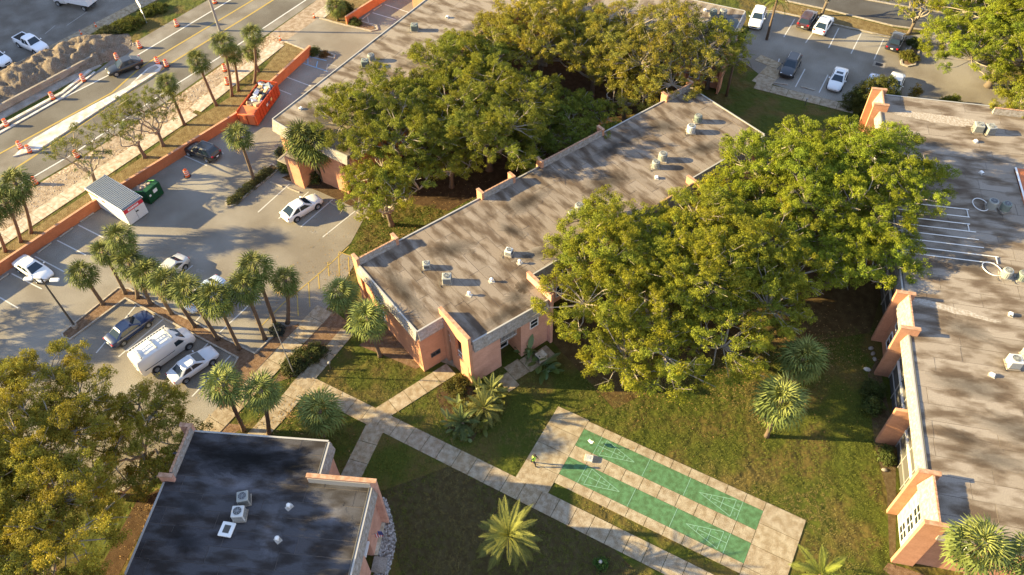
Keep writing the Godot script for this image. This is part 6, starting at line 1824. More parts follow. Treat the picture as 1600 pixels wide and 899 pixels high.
		o.basis = Basis.from_euler(Vector3(0.1, rng.randf() * 6.0, 0.08)).scaled_local(Vector3(a[1], a[1] * 0.8, a[1] * 0.7) * 0.7)
		tag(o, a[2], "rock", "rocks at the right block")


func make_grass() -> void:      # tufts on the lawns in view: nobody could count them
	var b := MB.new()
	for i in 8:
		var a := rng.randf() * TAU
		var o := Vector3(rng.randfn() * 0.07, 0, rng.randfn() * 0.09)
		var d := Vector3(cos(a), 0, sin(a))
		var l := rng.randf_range(0.04, 0.08)
		var s := Vector3(-d.z, 0, d.x) * 0.014
		b.tri(o - s, o + s, o + d * l * 0.8 + Vector3.UP * l)
	var lawns := [
		PackedVector2Array([Vector2(-11.72, -37.21), Vector2(-6.77, -41.8), Vector2(3.39, -43.57), Vector2(8.92, -39.11), Vector2(17.71, -43.01), Vector2(33.03, -46.17), Vector2(32.9, -40.97), Vector2(29.32, -27.38), Vector2(28.04, -21.99), Vector2(21.56, -21.47), Vector2(22.77, -26.79), Vector2(3.77, -38.09), Vector2(-0.24, -31.53)]),
		PackedVector2Array([Vector2(-17.38, -41.49), Vector2(-13.55, -44.83), Vector2(-8.56, -42.22), Vector2(-12.41, -38.56)]),
		PackedVector2Array([Vector2(-12.18, -35.94), Vector2(-0.54, -30.09), Vector2(10.56, -22.55), Vector2(-9.6, -23.2), Vector2(-10.87, -29.87), Vector2(-13.43, -31.69)]),
		PackedVector2Array([Vector2(3.1, -30.77), Vector2(17.05, -23.09), Vector2(16.41, -22.36), Vector2(2.09, -29.71)]),
		PackedVector2Array([Vector2(-20.8, -37.22), Vector2(-19.49, -39.84), Vector2(-13.43, -37.27), Vector2(-15.09, -32.05), Vector2(-16.61, -35.46), Vector2(-21.72, -35.97)]),
		PackedVector2Array([Vector2(-16.92, -58.04), Vector2(-15.63, -63.8), Vector2(-8.25, -64.99), Vector2(-6.75, -62.39), Vector2(-14.95, -56.58), Vector2(-15.87, -55.72)]),
		PackedVector2Array([Vector2(-22.43, -41.69), Vector2(-21.89, -43.82), Vector2(-19.56, -42.29), Vector2(-21.19, -39.56)]),
	]
	var n := FastNoiseLite.new()
	n.seed = 8
	n.frequency = 0.09
	n.fractal_octaves = 3
	var places := []
	var tints := []
	for poly: PackedVector2Array in lawns:
		var lo := poly[0]
		var hi := poly[0]
		for v in poly:
			lo = lo.min(v)
			hi = hi.max(v)
		var m := int(absf(area(poly)) * 70.0)
		for i in m:
			var q := Vector2(rng.randf_range(lo.x, hi.x), rng.randf_range(lo.y, hi.y))
			if not Geometry2D.is_point_in_polygon(q, poly):
				continue
			var k := n.get_noise_2d(q.x, q.y)
			var f := n.get_noise_2d(q.x * 9.0 + 300.0, q.y * 9.0)
			if f < -0.3 and rng.randf() < 0.8:
				continue
			var s := rng.randf_range(0.8, 1.5)
			places.append(Transform3D(Basis(Vector3.UP, rng.randf() * TAU).scaled(Vector3(s, s * rng.randf_range(0.7, 1.3), s)), Vector3(q.x, 0.0, q.y)))
			var v := rng.randf_range(0.75, 1.25)
			var c := Color(0.122, 0.132, 0.021).lerp(Color(0.19, 0.15, 0.05), smoothstep(-0.05, 0.4, k))
			tints.append(Color(c.r * v, c.g * v, c.b * v))
	stuff(many("grass", b.mesh(), M.grass, places, tints, null))
	# fallen leaves under and downwind of the oaks
	var l := MB.new()
	l.quad(Vector3(-0.05, 0.01, 0), Vector3(0, 0.02, 0.025), Vector3(0.05, 0.01, 0), Vector3(0, 0.02, -0.025))
	var spots := []
	var tones := []
	for c: Vector3 in [Vector3(11.97, 0, -40.37), Vector3(18.62, 0, -41.53), Vector3(25.77, 0, -44.17), Vector3(-12.16, 0, -59.71), Vector3(-6.75, 0, -62.39), Vector3(-15.87, 0, -55.72), Vector3(-20.39, 0, -38.19), Vector3(7.96, 0, -71.83), Vector3(-2.55, 0, -63.71), Vector3(-30.2, 0, -29.97), Vector3(29.36, 0, -44.03)]:
		for i in 420:
			var a := rng.randf() * TAU
			var d := absf(rng.randfn()) * 4.0
			spots.append(Transform3D(Basis.from_euler(Vector3(0, rng.randf() * TAU, 0)).scaled(Vector3.ONE * rng.randf_range(0.9, 2.2)), c + Vector3(cos(a) * d, 0.06, sin(a) * d)))
			var v := rng.randf_range(0.6, 1.3)
			tones.append(Color(0.26 * v, 0.16 * v, 0.06 * v))
	stuff(many("fallen_leaves", l.mesh(), M.leaf_soft, spots, tones, null))


# A vehicle looks along +x. Its body is lofted from cross sections; the cabin, glass, wheels, lamps and mirrors are parts.
func car_section(x: float, w: float, y0: float, y1: float, shoulder := 0.1, crown := 0.03) -> Array:
	var half := [Vector2(0.0, y0), Vector2(w * 0.88, y0), Vector2(w * 0.98, y0 + 0.12), Vector2(w, lerpf(y0, y1, 0.55)), Vector2(w * 0.965, y1 - shoulder * 0.6), Vector2(w * 0.86, y1), Vector2(w * 0.45, y1 + crown), Vector2(0.0, y1 + crown * 1.3)]
	var out := []
	for p in half:
		out.append(Vector3(x, p.y, p.x))
	for i in range(half.size() - 2, 0, -1):
		out.append(Vector3(x, half[i].y, -half[i].x))
	return out


func wheel(t: Node3D, x: float, z: float, r: float, w := 0.22) -> void:
	var s := signf(z)
	var turn := Transform3D(Basis(Vector3(1, 0, 0), PI / 2 * s), Vector3(x, r, z))
	var tyre := part("wheel", MB.new().lathe([Vector2(r * 0.62, -w / 2), Vector2(r * 0.94, -w / 2), Vector2(r, -w * 0.3), Vector2(r, w * 0.3), Vector2(r * 0.94, w / 2), Vector2(r * 0.62, w / 2)], 18, turn), M.tyre, t)
	var rim := MB.new()
	rim.lathe([Vector2(0, w * 0.36), Vector2(r * 0.2, w * 0.4), Vector2(r * 0.22, w * 0.3), Vector2(r * 0.6, w * 0.26), Vector2(r * 0.66, w * 0.46)], 15, turn)
	part("rim", rim, M.rim, tyre)


func glass_quad(t: Node3D, called: String, q: Array, out: Vector3, inset := 0.06) -> void:
	var c: Vector3 = (q[0] + q[1] + q[2] + q[3]) / 4.0
	var n: Vector3 = (q[1] - q[0]).cross(q[3] - q[0]).normalized()
	if n.dot(out) < 0:
		n = -n
	var r := []
	for p: Vector3 in q:
		r.append(p + (c - p).normalized() * inset + n * 0.012)
	var b := MB.new()
	b.face(r[0], r[1], r[2], r[3], n)
	var k := []
	for p: Vector3 in r:
		k.append(p - n * 0.03)
	for i in 4:
		var j := (i + 1) % 4
		b.face(r[i], r[j], k[j], k[i], (r[i] + r[j]) / 2.0 - c)
	part(called, b, M.car_glass, t)


func vehicle(kind: String, at: Vector3, turn: float, paint: Color, label: String, category := "car", extra := "") -> Node3D:
	var t := thing({"sedan": "parked_car", "suv": "parked_car", "pickup": "pickup_truck", "van": "cargo_van"}.get(kind, "parked_car"), label, category, at + Vector3(0, 0.018, 0), turn, "vehicles")
	var p := car_paint(paint)
	var spec: Dictionary = {
		"sedan": {"l": 4.75, "w": 0.91, "belt": 0.93, "h": 1.45, "r": 0.33, "hood": 0.88, "deck": 0.98, "cab": [-1.75, 1.0, -1.05, 0.15], "ax": [1.4, -1.4]},
		"suv": {"l": 4.7, "w": 0.94, "belt": 1.06, "h": 1.68, "r": 0.37, "hood": 1.02, "deck": 1.08, "cab": [-2.2, 1.0, -1.75, 0.25], "ax": [1.4, -1.38]},
		"crossover": {"l": 4.7, "w": 0.93, "belt": 1.0, "h": 1.58, "r": 0.37, "hood": 0.96, "deck": 1.08, "cab": [-2.1, 0.95, -1.1, 0.15], "ax": [1.42, -1.38]},
		"pickup": {"l": 5.8, "w": 0.98, "belt": 1.12, "h": 1.86, "r": 0.4, "hood": 1.1, "deck": 1.1, "cab": [-0.75, 1.35, -0.6, 0.75], "ax": [1.85, -1.75]},
		"van": {"l": 5.7, "w": 1.0, "belt": 1.35, "h": 2.5, "r": 0.37, "hood": 1.2, "deck": 2.4, "cab": [-2.8, 2.0, -2.7, 1.25], "ax": [1.9, -1.6]},
	}[kind]
	var h: float = spec.l / 2.0
	var w: float = spec.w
	var belt: float = spec.belt
	var body := MB.new()
	if kind == "van":
		body.loft([car_section(-h, w * 0.9, 0.4, 2.2, 0.3), car_section(-h + 0.12, w * 0.97, 0.32, 2.38, 0.25, 0.05), car_section(-1.0, w, 0.26, 2.45, 0.25, 0.06), car_section(0.7, w, 0.26, 2.45, 0.25, 0.06), car_section(1.35, w * 0.98, 0.26, 2.3, 0.3, 0.05), car_section(2.05, w * 0.97, 0.26, 1.45, 0.2, 0.04), car_section(2.6, w * 0.92, 0.28, 1.2, 0.12, 0.03), car_section(h, w * 0.76, 0.36, 0.95, 0.12)])
	else:
		var deck: float = spec.deck
		var back := 0.25 if kind in ["suv", "crossover"] else 0.18
		body.loft([car_section(-h, w * 0.78, 0.42, deck - back, 0.1), car_section(-h + 0.1, w * 0.92, 0.3, deck - 0.06, 0.1), car_section(-h * 0.72, w * 0.99, 0.24, deck, 0.1), car_section(-0.6, w, 0.22, belt + 0.02, 0.1), car_section(0.7, w, 0.22, belt, 0.1), car_section(h * 0.55, w * 0.99, 0.22, spec.hood, 0.1, 0.05), car_section(h * 0.84, w * 0.94, 0.25, spec.hood - 0.1, 0.12, 0.05), car_section(h - 0.07, w * 0.82, 0.3, spec.hood - 0.24, 0.12, 0.03), car_section(h, w * 0.7, 0.36, spec.hood - 0.34, 0.1)])
	part("body", body, p, t, true)
	var c: Array = spec.cab
	var wb := w * 0.9
	var wt := w * 0.74
	var top: float = spec.h
	if kind == "van":
		glass_quad(t, "windshield", [Vector3(2.04, 1.5, -0.78), Vector3(2.04, 1.5, 0.78), Vector3(1.4, 2.27, 0.7), Vector3(1.4, 2.27, -0.7)], Vector3(1, 0.6, 0), 0.02)
		for s: float in [-1.0, 1.0]:
			glass_quad(t, "side_window", [Vector3(1.85, 1.4, s * 0.985), Vector3(0.85, 1.4, s * 1.01), Vector3(0.85, 2.0, s * 0.985), Vector3(1.4, 2.0, s * 0.96)], Vector3(0, 0.2, s), 0.03)
			part("door_rail", MB.new().box(Vector3(-2.5, 1.05, s * 1.0 - 0.02), Vector3(0.6, 1.1, s * 1.0 + 0.02)), M.dark_metal, t)
		part("rear_door_seam", MB.new().box(Vector3(-h - 0.01, 0.6, -0.02), Vector3(-h + 0.06, 2.1, 0.02)), M.dark_metal, t)
	else:
		var cabin := MB.new()
		var ring := func(x0: float, x1: float, z: float, y: float, rr: float) -> Array:
			return [Vector3(x0, y, -z + rr), Vector3(x0 + rr, y, -z), Vector3(x1 - rr, y, -z), Vector3(x1, y, -z + rr), Vector3(x1, y, z - rr), Vector3(x1 - rr, y, z), Vector3(x0 + rr, y, z), Vector3(x0, y, z - rr)]
		var secs := [ring.call(c[0], c[1], wb, belt - 0.12, 0.12), ring.call(c[0], c[1], wb, belt, 0.12), ring.call(lerpf(c[0], c[2], 0.92), lerpf(c[1], c[3], 0.92), lerpf(wb, wt, 0.92), top - 0.07, 0.16), ring.call(c[2] + 0.06, c[3] - 0.1, wt - 0.07, top, 0.2)]
		for s in secs:
			s.reverse()
		cabin.loft(secs)
		part("cabin", cabin, p, t)
		var y0 := belt + 0.01
		var y1 := top - 0.09
		var f := 0.9
		var fx := func(a: float, b: float) -> float: return lerpf(a, b, f)
		var zt := lerpf(wb, wt, f)
		glass_quad(t, "windshield", [Vector3(c[1], y0, -wb + 0.12), Vector3(c[1], y0, wb - 0.12), Vector3(fx.call(c[1], c[3]), y1, zt - 0.14), Vector3(fx.call(c[1], c[3]), y1, -zt + 0.14)], Vector3(1, 0.6, 0), 0.02)
		glass_quad(t, "rear_window", [Vector3(c[0], y0, -wb + 0.12), Vector3(c[0], y0, wb - 0.12), Vector3(fx.call(c[0], c[2]), y1, zt - 0.14), Vector3(fx.call(c[0], c[2]), y1, -zt + 0.14)], Vector3(-1, 0.6, 0), 0.03)
		for s: float in [-1.0, 1.0]:
			var xm: float = lerpf(c[0], c[1], 0.47)
			var a0: float = c[0] + 0.28
			var a1: float = fx.call(c[0], c[2]) + 0.2
			var b0: float = c[1] - 0.3
			var b1: float = fx.call(c[1], c[3]) - 0.16
			glass_quad(t, "side_window", [Vector3(a0, y0, s * wb), Vector3(xm, y0, s * wb), Vector3(xm, y1, s * zt), Vector3(a1, y1, s * zt)], Vector3(0, 0.2, s), 0.03)
			glass_quad(t, "side_window", [Vector3(xm + 0.06, y0, s * wb), Vector3(b0, y0, s * wb), Vector3(b1, y1, s * zt), Vector3(xm + 0.06, y1, s * zt)], Vector3(0, 0.2, s), 0.03)
	if kind == "pickup":
		part("bed", MB.new().box(Vector3(-2.72, 0.9, -0.74), Vector3(-0.85, belt + 0.045, 0.74)), M.dark, t)
		for s: float in [-1.0, 1.0]:
			part("bed_rail", MB.new().box(Vector3(-2.8, belt, s * 0.82 - 0.07), Vector3(-0.8, belt + 0.12, s * 0.82 + 0.07), Transform3D(), 0.025), p, t)
		part("tailgate", MB.new().box(Vector3(-2.86, 0.75, -0.82), Vector3(-2.76, belt + 0.11, 0.82), Transform3D(), 0.025), p, t)
	var z := w - 0.08
	for x: float in spec.ax:
		for s: float in [-1.0, 1.0]:
			var arch := MB.new().lathe([Vector2(spec.r + 0.075, 0.0), Vector2(spec.r + 0.06, 0.025), Vector2(0, 0.028)], 18, Transform3D(Basis(Vector3(1, 0, 0), PI / 2 * s), Vector3(x, spec.r, s * (w * 0.985 - 0.015))))
			part("wheel_arch", arch, M.rubber, t)
			wheel(t, x, s * (z + 0.02), spec.r)
	var hood: float = spec.hood
	for s: float in [-1.0, 1.0]:
		part("headlight", MB.new().box(Vector3(h - 0.28, hood - 0.34, s * w * 0.66 - 0.15), Vector3(h - 0.06, hood - 0.2, s * w * 0.66 + 0.15), Transform3D(), 0.04), M.clear_lamp, t)
		var ly := 1.0 if kind == "van" else (belt - 0.05 if kind in ["suv", "crossover", "pickup"] else 0.8)
		part("tail_light", MB.new().box(Vector3(-h - 0.01, ly - 0.12, s * w * 0.72 - 0.14), Vector3(-h + 0.16, ly + 0.08, s * w * 0.72 + 0.14), Transform3D(), 0.03), M.red_lamp, t)
		var mx: float = c[1] - 0.28
		part("mirror", MB.new().box(Vector3(mx - 0.07, belt + 0.02, s * (w + 0.09) - 0.1), Vector3(mx + 0.07, belt + 0.17, s * (w + 0.09) + 0.1), Transform3D(), 0.04), p, t)
	part("grille", MB.new().box(Vector3(h - 0.1, 0.42, -w * 0.42), Vector3(h + 0.012, hood - 0.38, w * 0.42), Transform3D(), 0.03), M.dark, t)
	part("bumper", MB.new().box(Vector3(-h - 0.04, 0.4, -w * 0.72), Vector3(-h + 0.1, 0.58, w * 0.72), Transform3D(), 0.04), M.dark_metal if kind in ["suv", "pickup", "van"] else p, t)
	part("number_plate", MB.new().box(Vector3(-h - 0.055, 0.62, -0.16), Vector3(-h + 0.06, 0.74, 0.16)), M.white_trim, t)
	if extra == "rails":
		for s: float in [-1.0, 1.0]:
			part("roof_rail", MB.new().tube([Vector3(c[2] + 0.2, top + 0.05, s * (wt - 0.1)), Vector3(c[3] - 0.3, top + 0.05, s * (wt - 0.1))], [0.03, 0.03], 5), M.rim, t)
	if extra == "sunroof":
		part("sunroof", MB.new().box(Vector3(-0.45, top - 0.02, -0.42), Vector3(0.05, top + 0.012, 0.42), Transform3D(), 0.01), M.car_glass, t)
	return t


func make_vehicles() -> void:
	var white := Color(0.74, 0.73, 0.71)
	var black := Color(0.012, 0.013, 0.016)
	vehicle("crossover", Vector3(-22.9, 0, -64.55), 0.76, white, "white sloping-back crossover in the sun by the oak, nose towards the palms")
	vehicle("suv", Vector3(-36.31, 0, -74.89), 2.65, black, "black car parked head-in at the orange wall, above the green skip", "car", "rails")
	vehicle("sedan", Vector3(-49.71, 0, -56.61), -0.58, Color(0.72, 0.70, 0.66), "white sedan parked along the orange wall under the lamp post")
	vehicle("sedan", Vector3(-35.4, 0, -55.6), -2.09, Color(0.50, 0.47, 0.42), "silver beige sedan half hidden by the palm row, tail to the lot")
	vehicle("sedan", Vector3(-30.88, 0, -52.39), -2.15, Color(0.48, 0.56, 0.66), "pale blue sedan almost hidden beneath the palm row")
	vehicle("sedan", Vector3(-37.28, 0, -48.33), 0.88, Color(0.004, 0.015, 0.065), "dark blue sedan in the bay beside the white van")
	var van: Node3D = vehicle("van", Vector3(-33.03, 0, -45.3), 0.81, white, "white high-roofed cargo van with a ladder on its roof", "van")
	var rack := thing("ladder", "aluminium ladder lying on roof bars of the white cargo van", "ladder", van.position, van.rotation.y)
	var lad := MB.new()
	for s: float in [-0.75, -0.35]:
		lad.tube([Vector3(-2.7, 2.78, s), Vector3(1.3, 2.78, s)], [0.035, 0.035], 5)
	part("rail", lad, M.white_trim, rack)
	for i in 13:
		part("rung", MB.new().tube([Vector3(-2.55 + i * 0.31, 2.78, -0.75), Vector3(-2.55 + i * 0.31, 2.78, -0.35)], [0.022, 0.022], 5), M.white_trim, rack)
	for x: float in [-2.2, -0.6, 1.0]:
		part("roof_bar", MB.new().box(Vector3(x - 0.04, 2.56, -0.88), Vector3(x + 0.04, 2.74, 0.88), Transform3D(), 0.015), M.galvanised, rack)
	for i in 5:
		part("roof_rib", MB.new().box(Vector3(-2.4, 2.488, 0.1 + 0.12 * i), Vector3(0.6, 2.51, 0.14 + 0.12 * i)), car_paint(white), van)
	vehicle("sedan", Vector3(-30, 0, -43.72), 0.78, Color(0.58, 0.60, 0.63), "silver sedan in the bay right of the white van, under the oak tip")
	vehicle("suv", Vector3(42.23, 0, -99.34), 1.01, Color(0.05, 0.02, 0.02), "dark maroon car at the grass strip of the upper lot, left of the white wagon", "car")
	vehicle("crossover", Vector3(44.05, 0, -97.85), 1, white, "white wagon parked at the grass strip of the upper lot", "car")
	vehicle("sedan", Vector3(52.56, 0, -93.41), 1, Color(0.014, 0.013, 0.014), "black saloon beside the kerbed island of the upper lot", "car")
	vehicle("suv", Vector3(37.1, 0, -88.33), -2.09, black, "large black wagon facing the viewer by the path in the upper lot", "car", "rails")
	vehicle("sedan", Vector3(42.32, 0, -85.15), -2.08, white, "white sedan with a dark sunroof facing the viewer in the upper lot", "car", "sunroof")
	vehicle("sedan", Vector3(46.25, 0, -83.49), -2.1, Color(0.36, 0.48, 0.68), "pale blue car mostly behind the thick shrub of the upper lot", "car")
	vehicle("sedan", Vector3(49.07, 0, -83.68), -2.11, white, "white sedan whose roof shows over the far edge of the right block", "car")
	vehicle("suv", Vector3(35.41, 0, -99.98), -1.97, white, "white car under the feather palm at the top of the upper lot", "car")
	vehicle("pickup", Vector3(-65.71, 0, -99.36), -0.59, Color(0.70, 0.72, 0.75), "white pickup with a dark open bed beside the far pavement", "truck")
	vehicle("suv", Vector3(-69.25, 0, -96.13), -0.58, Color(0.70, 0.72, 0.75), "white wagon at the left frame edge in the far car park", "car")
	vehicle("crossover", Vector3(-50.97, 0, -93.23), -2.56, Color(0.012, 0.014, 0.016), "dark grey car driving past the traffic drums on the road", "car")
	# box truck at the top edge: cab to the left, tall white box to the right
	var t := thing("box_truck", "white box truck at the top frame edge in the far car park", "truck", Vector3(-63.22, 0, -110.46), 2.78, "vehicles")
	var p := car_paint(Color(0.68, 0.70, 0.73))
	part("cargo_box", MB.new().box(Vector3(-3.4, 0.95, -1.15), Vector3(0.9, 3.2, 1.15), Transform3D(), 0.04), p, t)
	part("chassis", MB.new().box(Vector3(-3.3, 0.5, -0.5), Vector3(3.0, 0.75, 0.5)), M.dark_metal, t)
	var cab := MB.new()
	cab.loft([car_section(1.0, 1.0, 0.5, 2.2, 0.2), car_section(1.9, 1.0, 0.45, 2.2, 0.2), car_section(2.5, 0.98, 0.42, 1.45, 0.2), car_section(3.3, 0.9, 0.45, 1.25, 0.15), car_section(3.4, 0.8, 0.5, 1.1, 0.15)])
	part("cab", cab, p, t, true)
	glass_quad(t, "windshield", [Vector3(2.5, 1.5, -0.8), Vector3(2.5, 1.5, 0.8), Vector3(1.95, 2.15, 0.76), Vector3(1.95, 2.15, -0.76)], Vector3(1, 0.6, 0), 0.02)
	for s: float in [-1.0, 1.0]:
		glass_quad(t, "side_window", [Vector3(2.3, 1.45, s * 1.0), Vector3(1.3, 1.45, s * 1.0), Vector3(1.3, 2.0, s * 0.98), Vector3(1.9, 2.0, s * 0.98)], Vector3(0, 0.2, s), 0.02)
		for x: float in [2.5, -2.2]:
			wheel(t, x, s * 0.95, 0.42, 0.3)


func drum(at: Vector3, label: String) -> void:
	if drum_model == null:
		drum_model = thing("traffic_drum", label, "traffic drum", at, 0.0, "orange traffic drums")
		part("base", MB.new().lathe([Vector2(0, 0), Vector2(0.42, 0), Vector2(0.42, 0.07), Vector2(0.3, 0.09)], 14), M.rubber, drum_model)
		part("barrel", MB.new().lathe([Vector2(0.29, 0.08), Vector2(0.29, 0.3), Vector2(0.275, 0.32), Vector2(0.275, 0.55), Vector2(0.255, 0.57), Vector2(0.255, 0.8), Vector2(0.235, 0.82), Vector2(0.235, 1.0), Vector2(0.2, 1.05), Vector2(0, 1.06)], 16), M.drum, drum_model)
		for y: float in [0.36, 0.62, 0.86]:
			var r: float = 0.278 if y < 0.5 else (0.258 if y < 0.8 else 0.238)
			part("reflective_band", MB.new().lathe([Vector2(r, y), Vector2(r, y + 0.1)], 16), M.reflective, drum_model)
		part("handle", MB.new().box(Vector3(-0.12, 1.05, -0.025), Vector3(0.12, 1.15, 0.025), Transform3D(), 0.01), M.drum, drum_model)
		return
	var o: Node3D = drum_model.duplicate()
	o.name = "traffic_drum"
	add_child(o, true)
	o.position = at
	o.rotation.y = at.x * 3.0
	o.set_meta("label", label)


var drum_model: Node3D
var cone_model: Node3D


func cone(at: Vector3, label: String) -> void:
	if cone_model == null:
		cone_model = thing("traffic_cone", label, "traffic cone", at, 0.0, "orange traffic cones")
		part("base", MB.new().box(Vector3(-0.2, 0, -0.2), Vector3(0.2, 0.04, 0.2), Transform3D(), 0.01), M.rubber, cone_model)
		part("cone", MB.new().lathe([Vector2(0.15, 0.04), Vector2(0.04, 0.72), Vector2(0, 0.73)], 12), M.drum, cone_model)
		part("reflective_band", MB.new().lathe([Vector2(0.103, 0.36), Vector2(0.082, 0.5)], 12), M.reflective, cone_model)
		return
	var o: Node3D = cone_model.duplicate()
	o.name = "traffic_cone"
	add_child(o, true)
	o.position = at
	o.set_meta("label", label)


func make_street_things() -> void:
	for a in [[Vector3(-62.5, 0, -81.78), "orange traffic drum nearest the left edge along the fresh kerb"], [Vector3(-58.62, 0, -87.14), "orange traffic drum second along the fresh kerb from the left edge"], [Vector3(-55.87, 0, -90.93), "orange traffic drum third along the fresh kerb, at the end of the retaining wall"], [Vector3(-52.78, 0, -95.65), "orange traffic drum just behind the dark car on the road"], [Vector3(-50.52, 0, -98.48), "orange traffic drum at the far verge where the spoil heap ends"], [Vector3(-46.69, 0, -103.8), "orange traffic drum far up the verge above the white edge line"], [Vector3(-42.6, 0, -109.83), "orange traffic drum at the top frame edge on the far verge"],
		[Vector3(-46.95, 0, -94.42), "left one of two orange drums at the rounded traffic island nose"], [Vector3(-45.56, 0, -93.74), "right one of two orange drums at the rounded traffic island nose"], [Vector3(-59.03, 0, -77.25), "left one of two orange drums at the left end of the traffic island"], [Vector3(-57.65, 0, -76.46), "right one of two orange drums at the left end of the traffic island"], [Vector3(-54.8, 0, -70.59), "orange traffic drum at the near road edge on the left"], [Vector3(-51.51, 0, -75.21), "orange traffic drum half hidden by the sparse street oak"], [Vector3(-37.38, 0, -92.25), "orange traffic drum at the near road edge behind the palm pair"], [Vector3(-36.4, 0, -89.16), "orange traffic drum on the sand between the palm pair and the pavement"], [Vector3(-37.33, 0, -71.09), "orange traffic drum standing alone in the car park by the black car"]]:
		drum(a[0], a[1])
	for a in [[Vector3(-66.45, 0, -93.26), "traffic cone left one of three on the far pavement by the heap"], [Vector3(-65.21, 0, -94.53), "traffic cone right beside the first on the far pavement"], [Vector3(-63.4, 0, -97.48), "traffic cone at the nose of the white pickup"], [Vector3(-59.98, 0, -102.41), "traffic cone at the kerb near the dark weeds"], [Vector3(-58.5, 0, -104.33), "traffic cone farthest up the far pavement"], [Vector3(-27.22, 0, -104.86), "traffic cone at the end of the pavement across the driveway"], [Vector3(-31.19, 0, -99.28), "traffic cone at the end of the pavement before the driveway"], [Vector3(-33.32, 0, -92.47), "traffic cone on the pavement behind the tall palm"]]:
		cone(a[0], a[1])
	var post := thing("marker_post", "low white-topped stake on the far verge beside the pavement", "marker stake", Vector3(-60.5, 0, -98.57))
	part("stake", MB.new().tube([Vector3.ZERO, Vector3(0, 0.9, 0)], [0.05, 0.04], 6), M.timber, post)
	part("cap", MB.new().lathe([Vector2(0.07, 0.88), Vector2(0.13, 0.92), Vector2(0.1, 1.05), Vector2(0, 1.08)], 8), M.white_trim, post)
	white_shed()
	waste_container()
	green_skip()


func white_shed() -> void:
	var a: Vector2 = Vector2(-41.65, -63.08)
	var b: Vector2 = Vector2(-40.37, -64.83)
	var d := (b - a).normalized()
	var len := 6.4
	var wid := 2.5
	var t := thing("storage_shed", "white steel storage shed with ribbed roof and a red band by the wall", "storage shed", Vector3(a.x, 0, a.y), yaw_of(d))
	# local +x along the short face, the shed reaches back along -z
	part("wall", MB.new().box(Vector3(0, 0.12, -len), Vector3(wid, 2.38, 0), Transform3D(), 0.02), M.white_paint, t)
	var roof := part("roof", MB.new().box(Vector3(-0.08, 2.38, -len - 0.08), Vector3(wid + 0.08, 2.46, 0.08)), flat(Color(0.16, 0.18, 0.19), 0.6), t)
	var n := 24
	for i in n:
		var z := -len + (i + 0.5) * len / n
		part("rib", MB.new().box(Vector3(-0.07, 2.44, z - 0.045), Vector3(wid + 0.07, 2.56, z + 0.045), Transform3D(), 0.02), M.galvanised, roof)
	part("trim", MB.new().box(Vector3(-0.1, 2.3, -len - 0.1), Vector3(-0.05, 2.5, 0.1)), M.white_trim, t)
	part("trim", MB.new().box(Vector3(wid + 0.05, 2.3, -len - 0.1), Vector3(wid + 0.1, 2.5, 0.1)), M.white_trim, t)
	part("red_band", MB.new().box(Vector3(0.02, 1.75, -0.01), Vector3(wid - 0.02, 2.25, 0.02)), M.red_paint, t)
	var g := 0.0
	for w: float in [0.16, 0.1, 0.13, 0.14, 0.09, 0.15, 0.12, 0.13]:     # the lettering is a row of pale strokes too small to read
		part("lettering", MB.new().box(Vector3(0.55 + g, 1.88, 0.02), Vector3(0.55 + g + w, 2.12, 0.026)), M.white_trim, t)
		g += w + 0.045
	part("door_seam", MB.new().box(Vector3(wid / 2 - 0.015, 0.2, -0.005), Vector3(wid / 2 + 0.015, 1.72, 0.012)), M.dark_metal, t)
	part("vent", MB.new().box(Vector3(1.25, 1.15, 0.0), Vector3(1.6, 1.32, 0.02)), M.dark, t)
	part("orange_sign", MB.new().box(Vector3(-0.02, 1.85, -len + 0.1), Vector3(0.01, 2.25, -len + 1.9)), flat(Color(0.72, 0.17, 0.04), 0.6), t)
	part("small_emblem", MB.new().box(Vector3(-0.02, 1.7, -len + 2.5), Vector3(0.01, 1.95, -len + 3.0)), M.dark_metal, t)
	part("small_emblem", MB.new().box(Vector3(-0.022, 1.78, -len + 2.62), Vector3(-0.02, 1.9, -len + 2.8)), M.red_paint, t)
	part("grey_strip", MB.new().box(Vector3(-0.015, 1.45, -len + 3.2), Vector3(0.01, 1.58, -0.4)), M.galvanised, t)


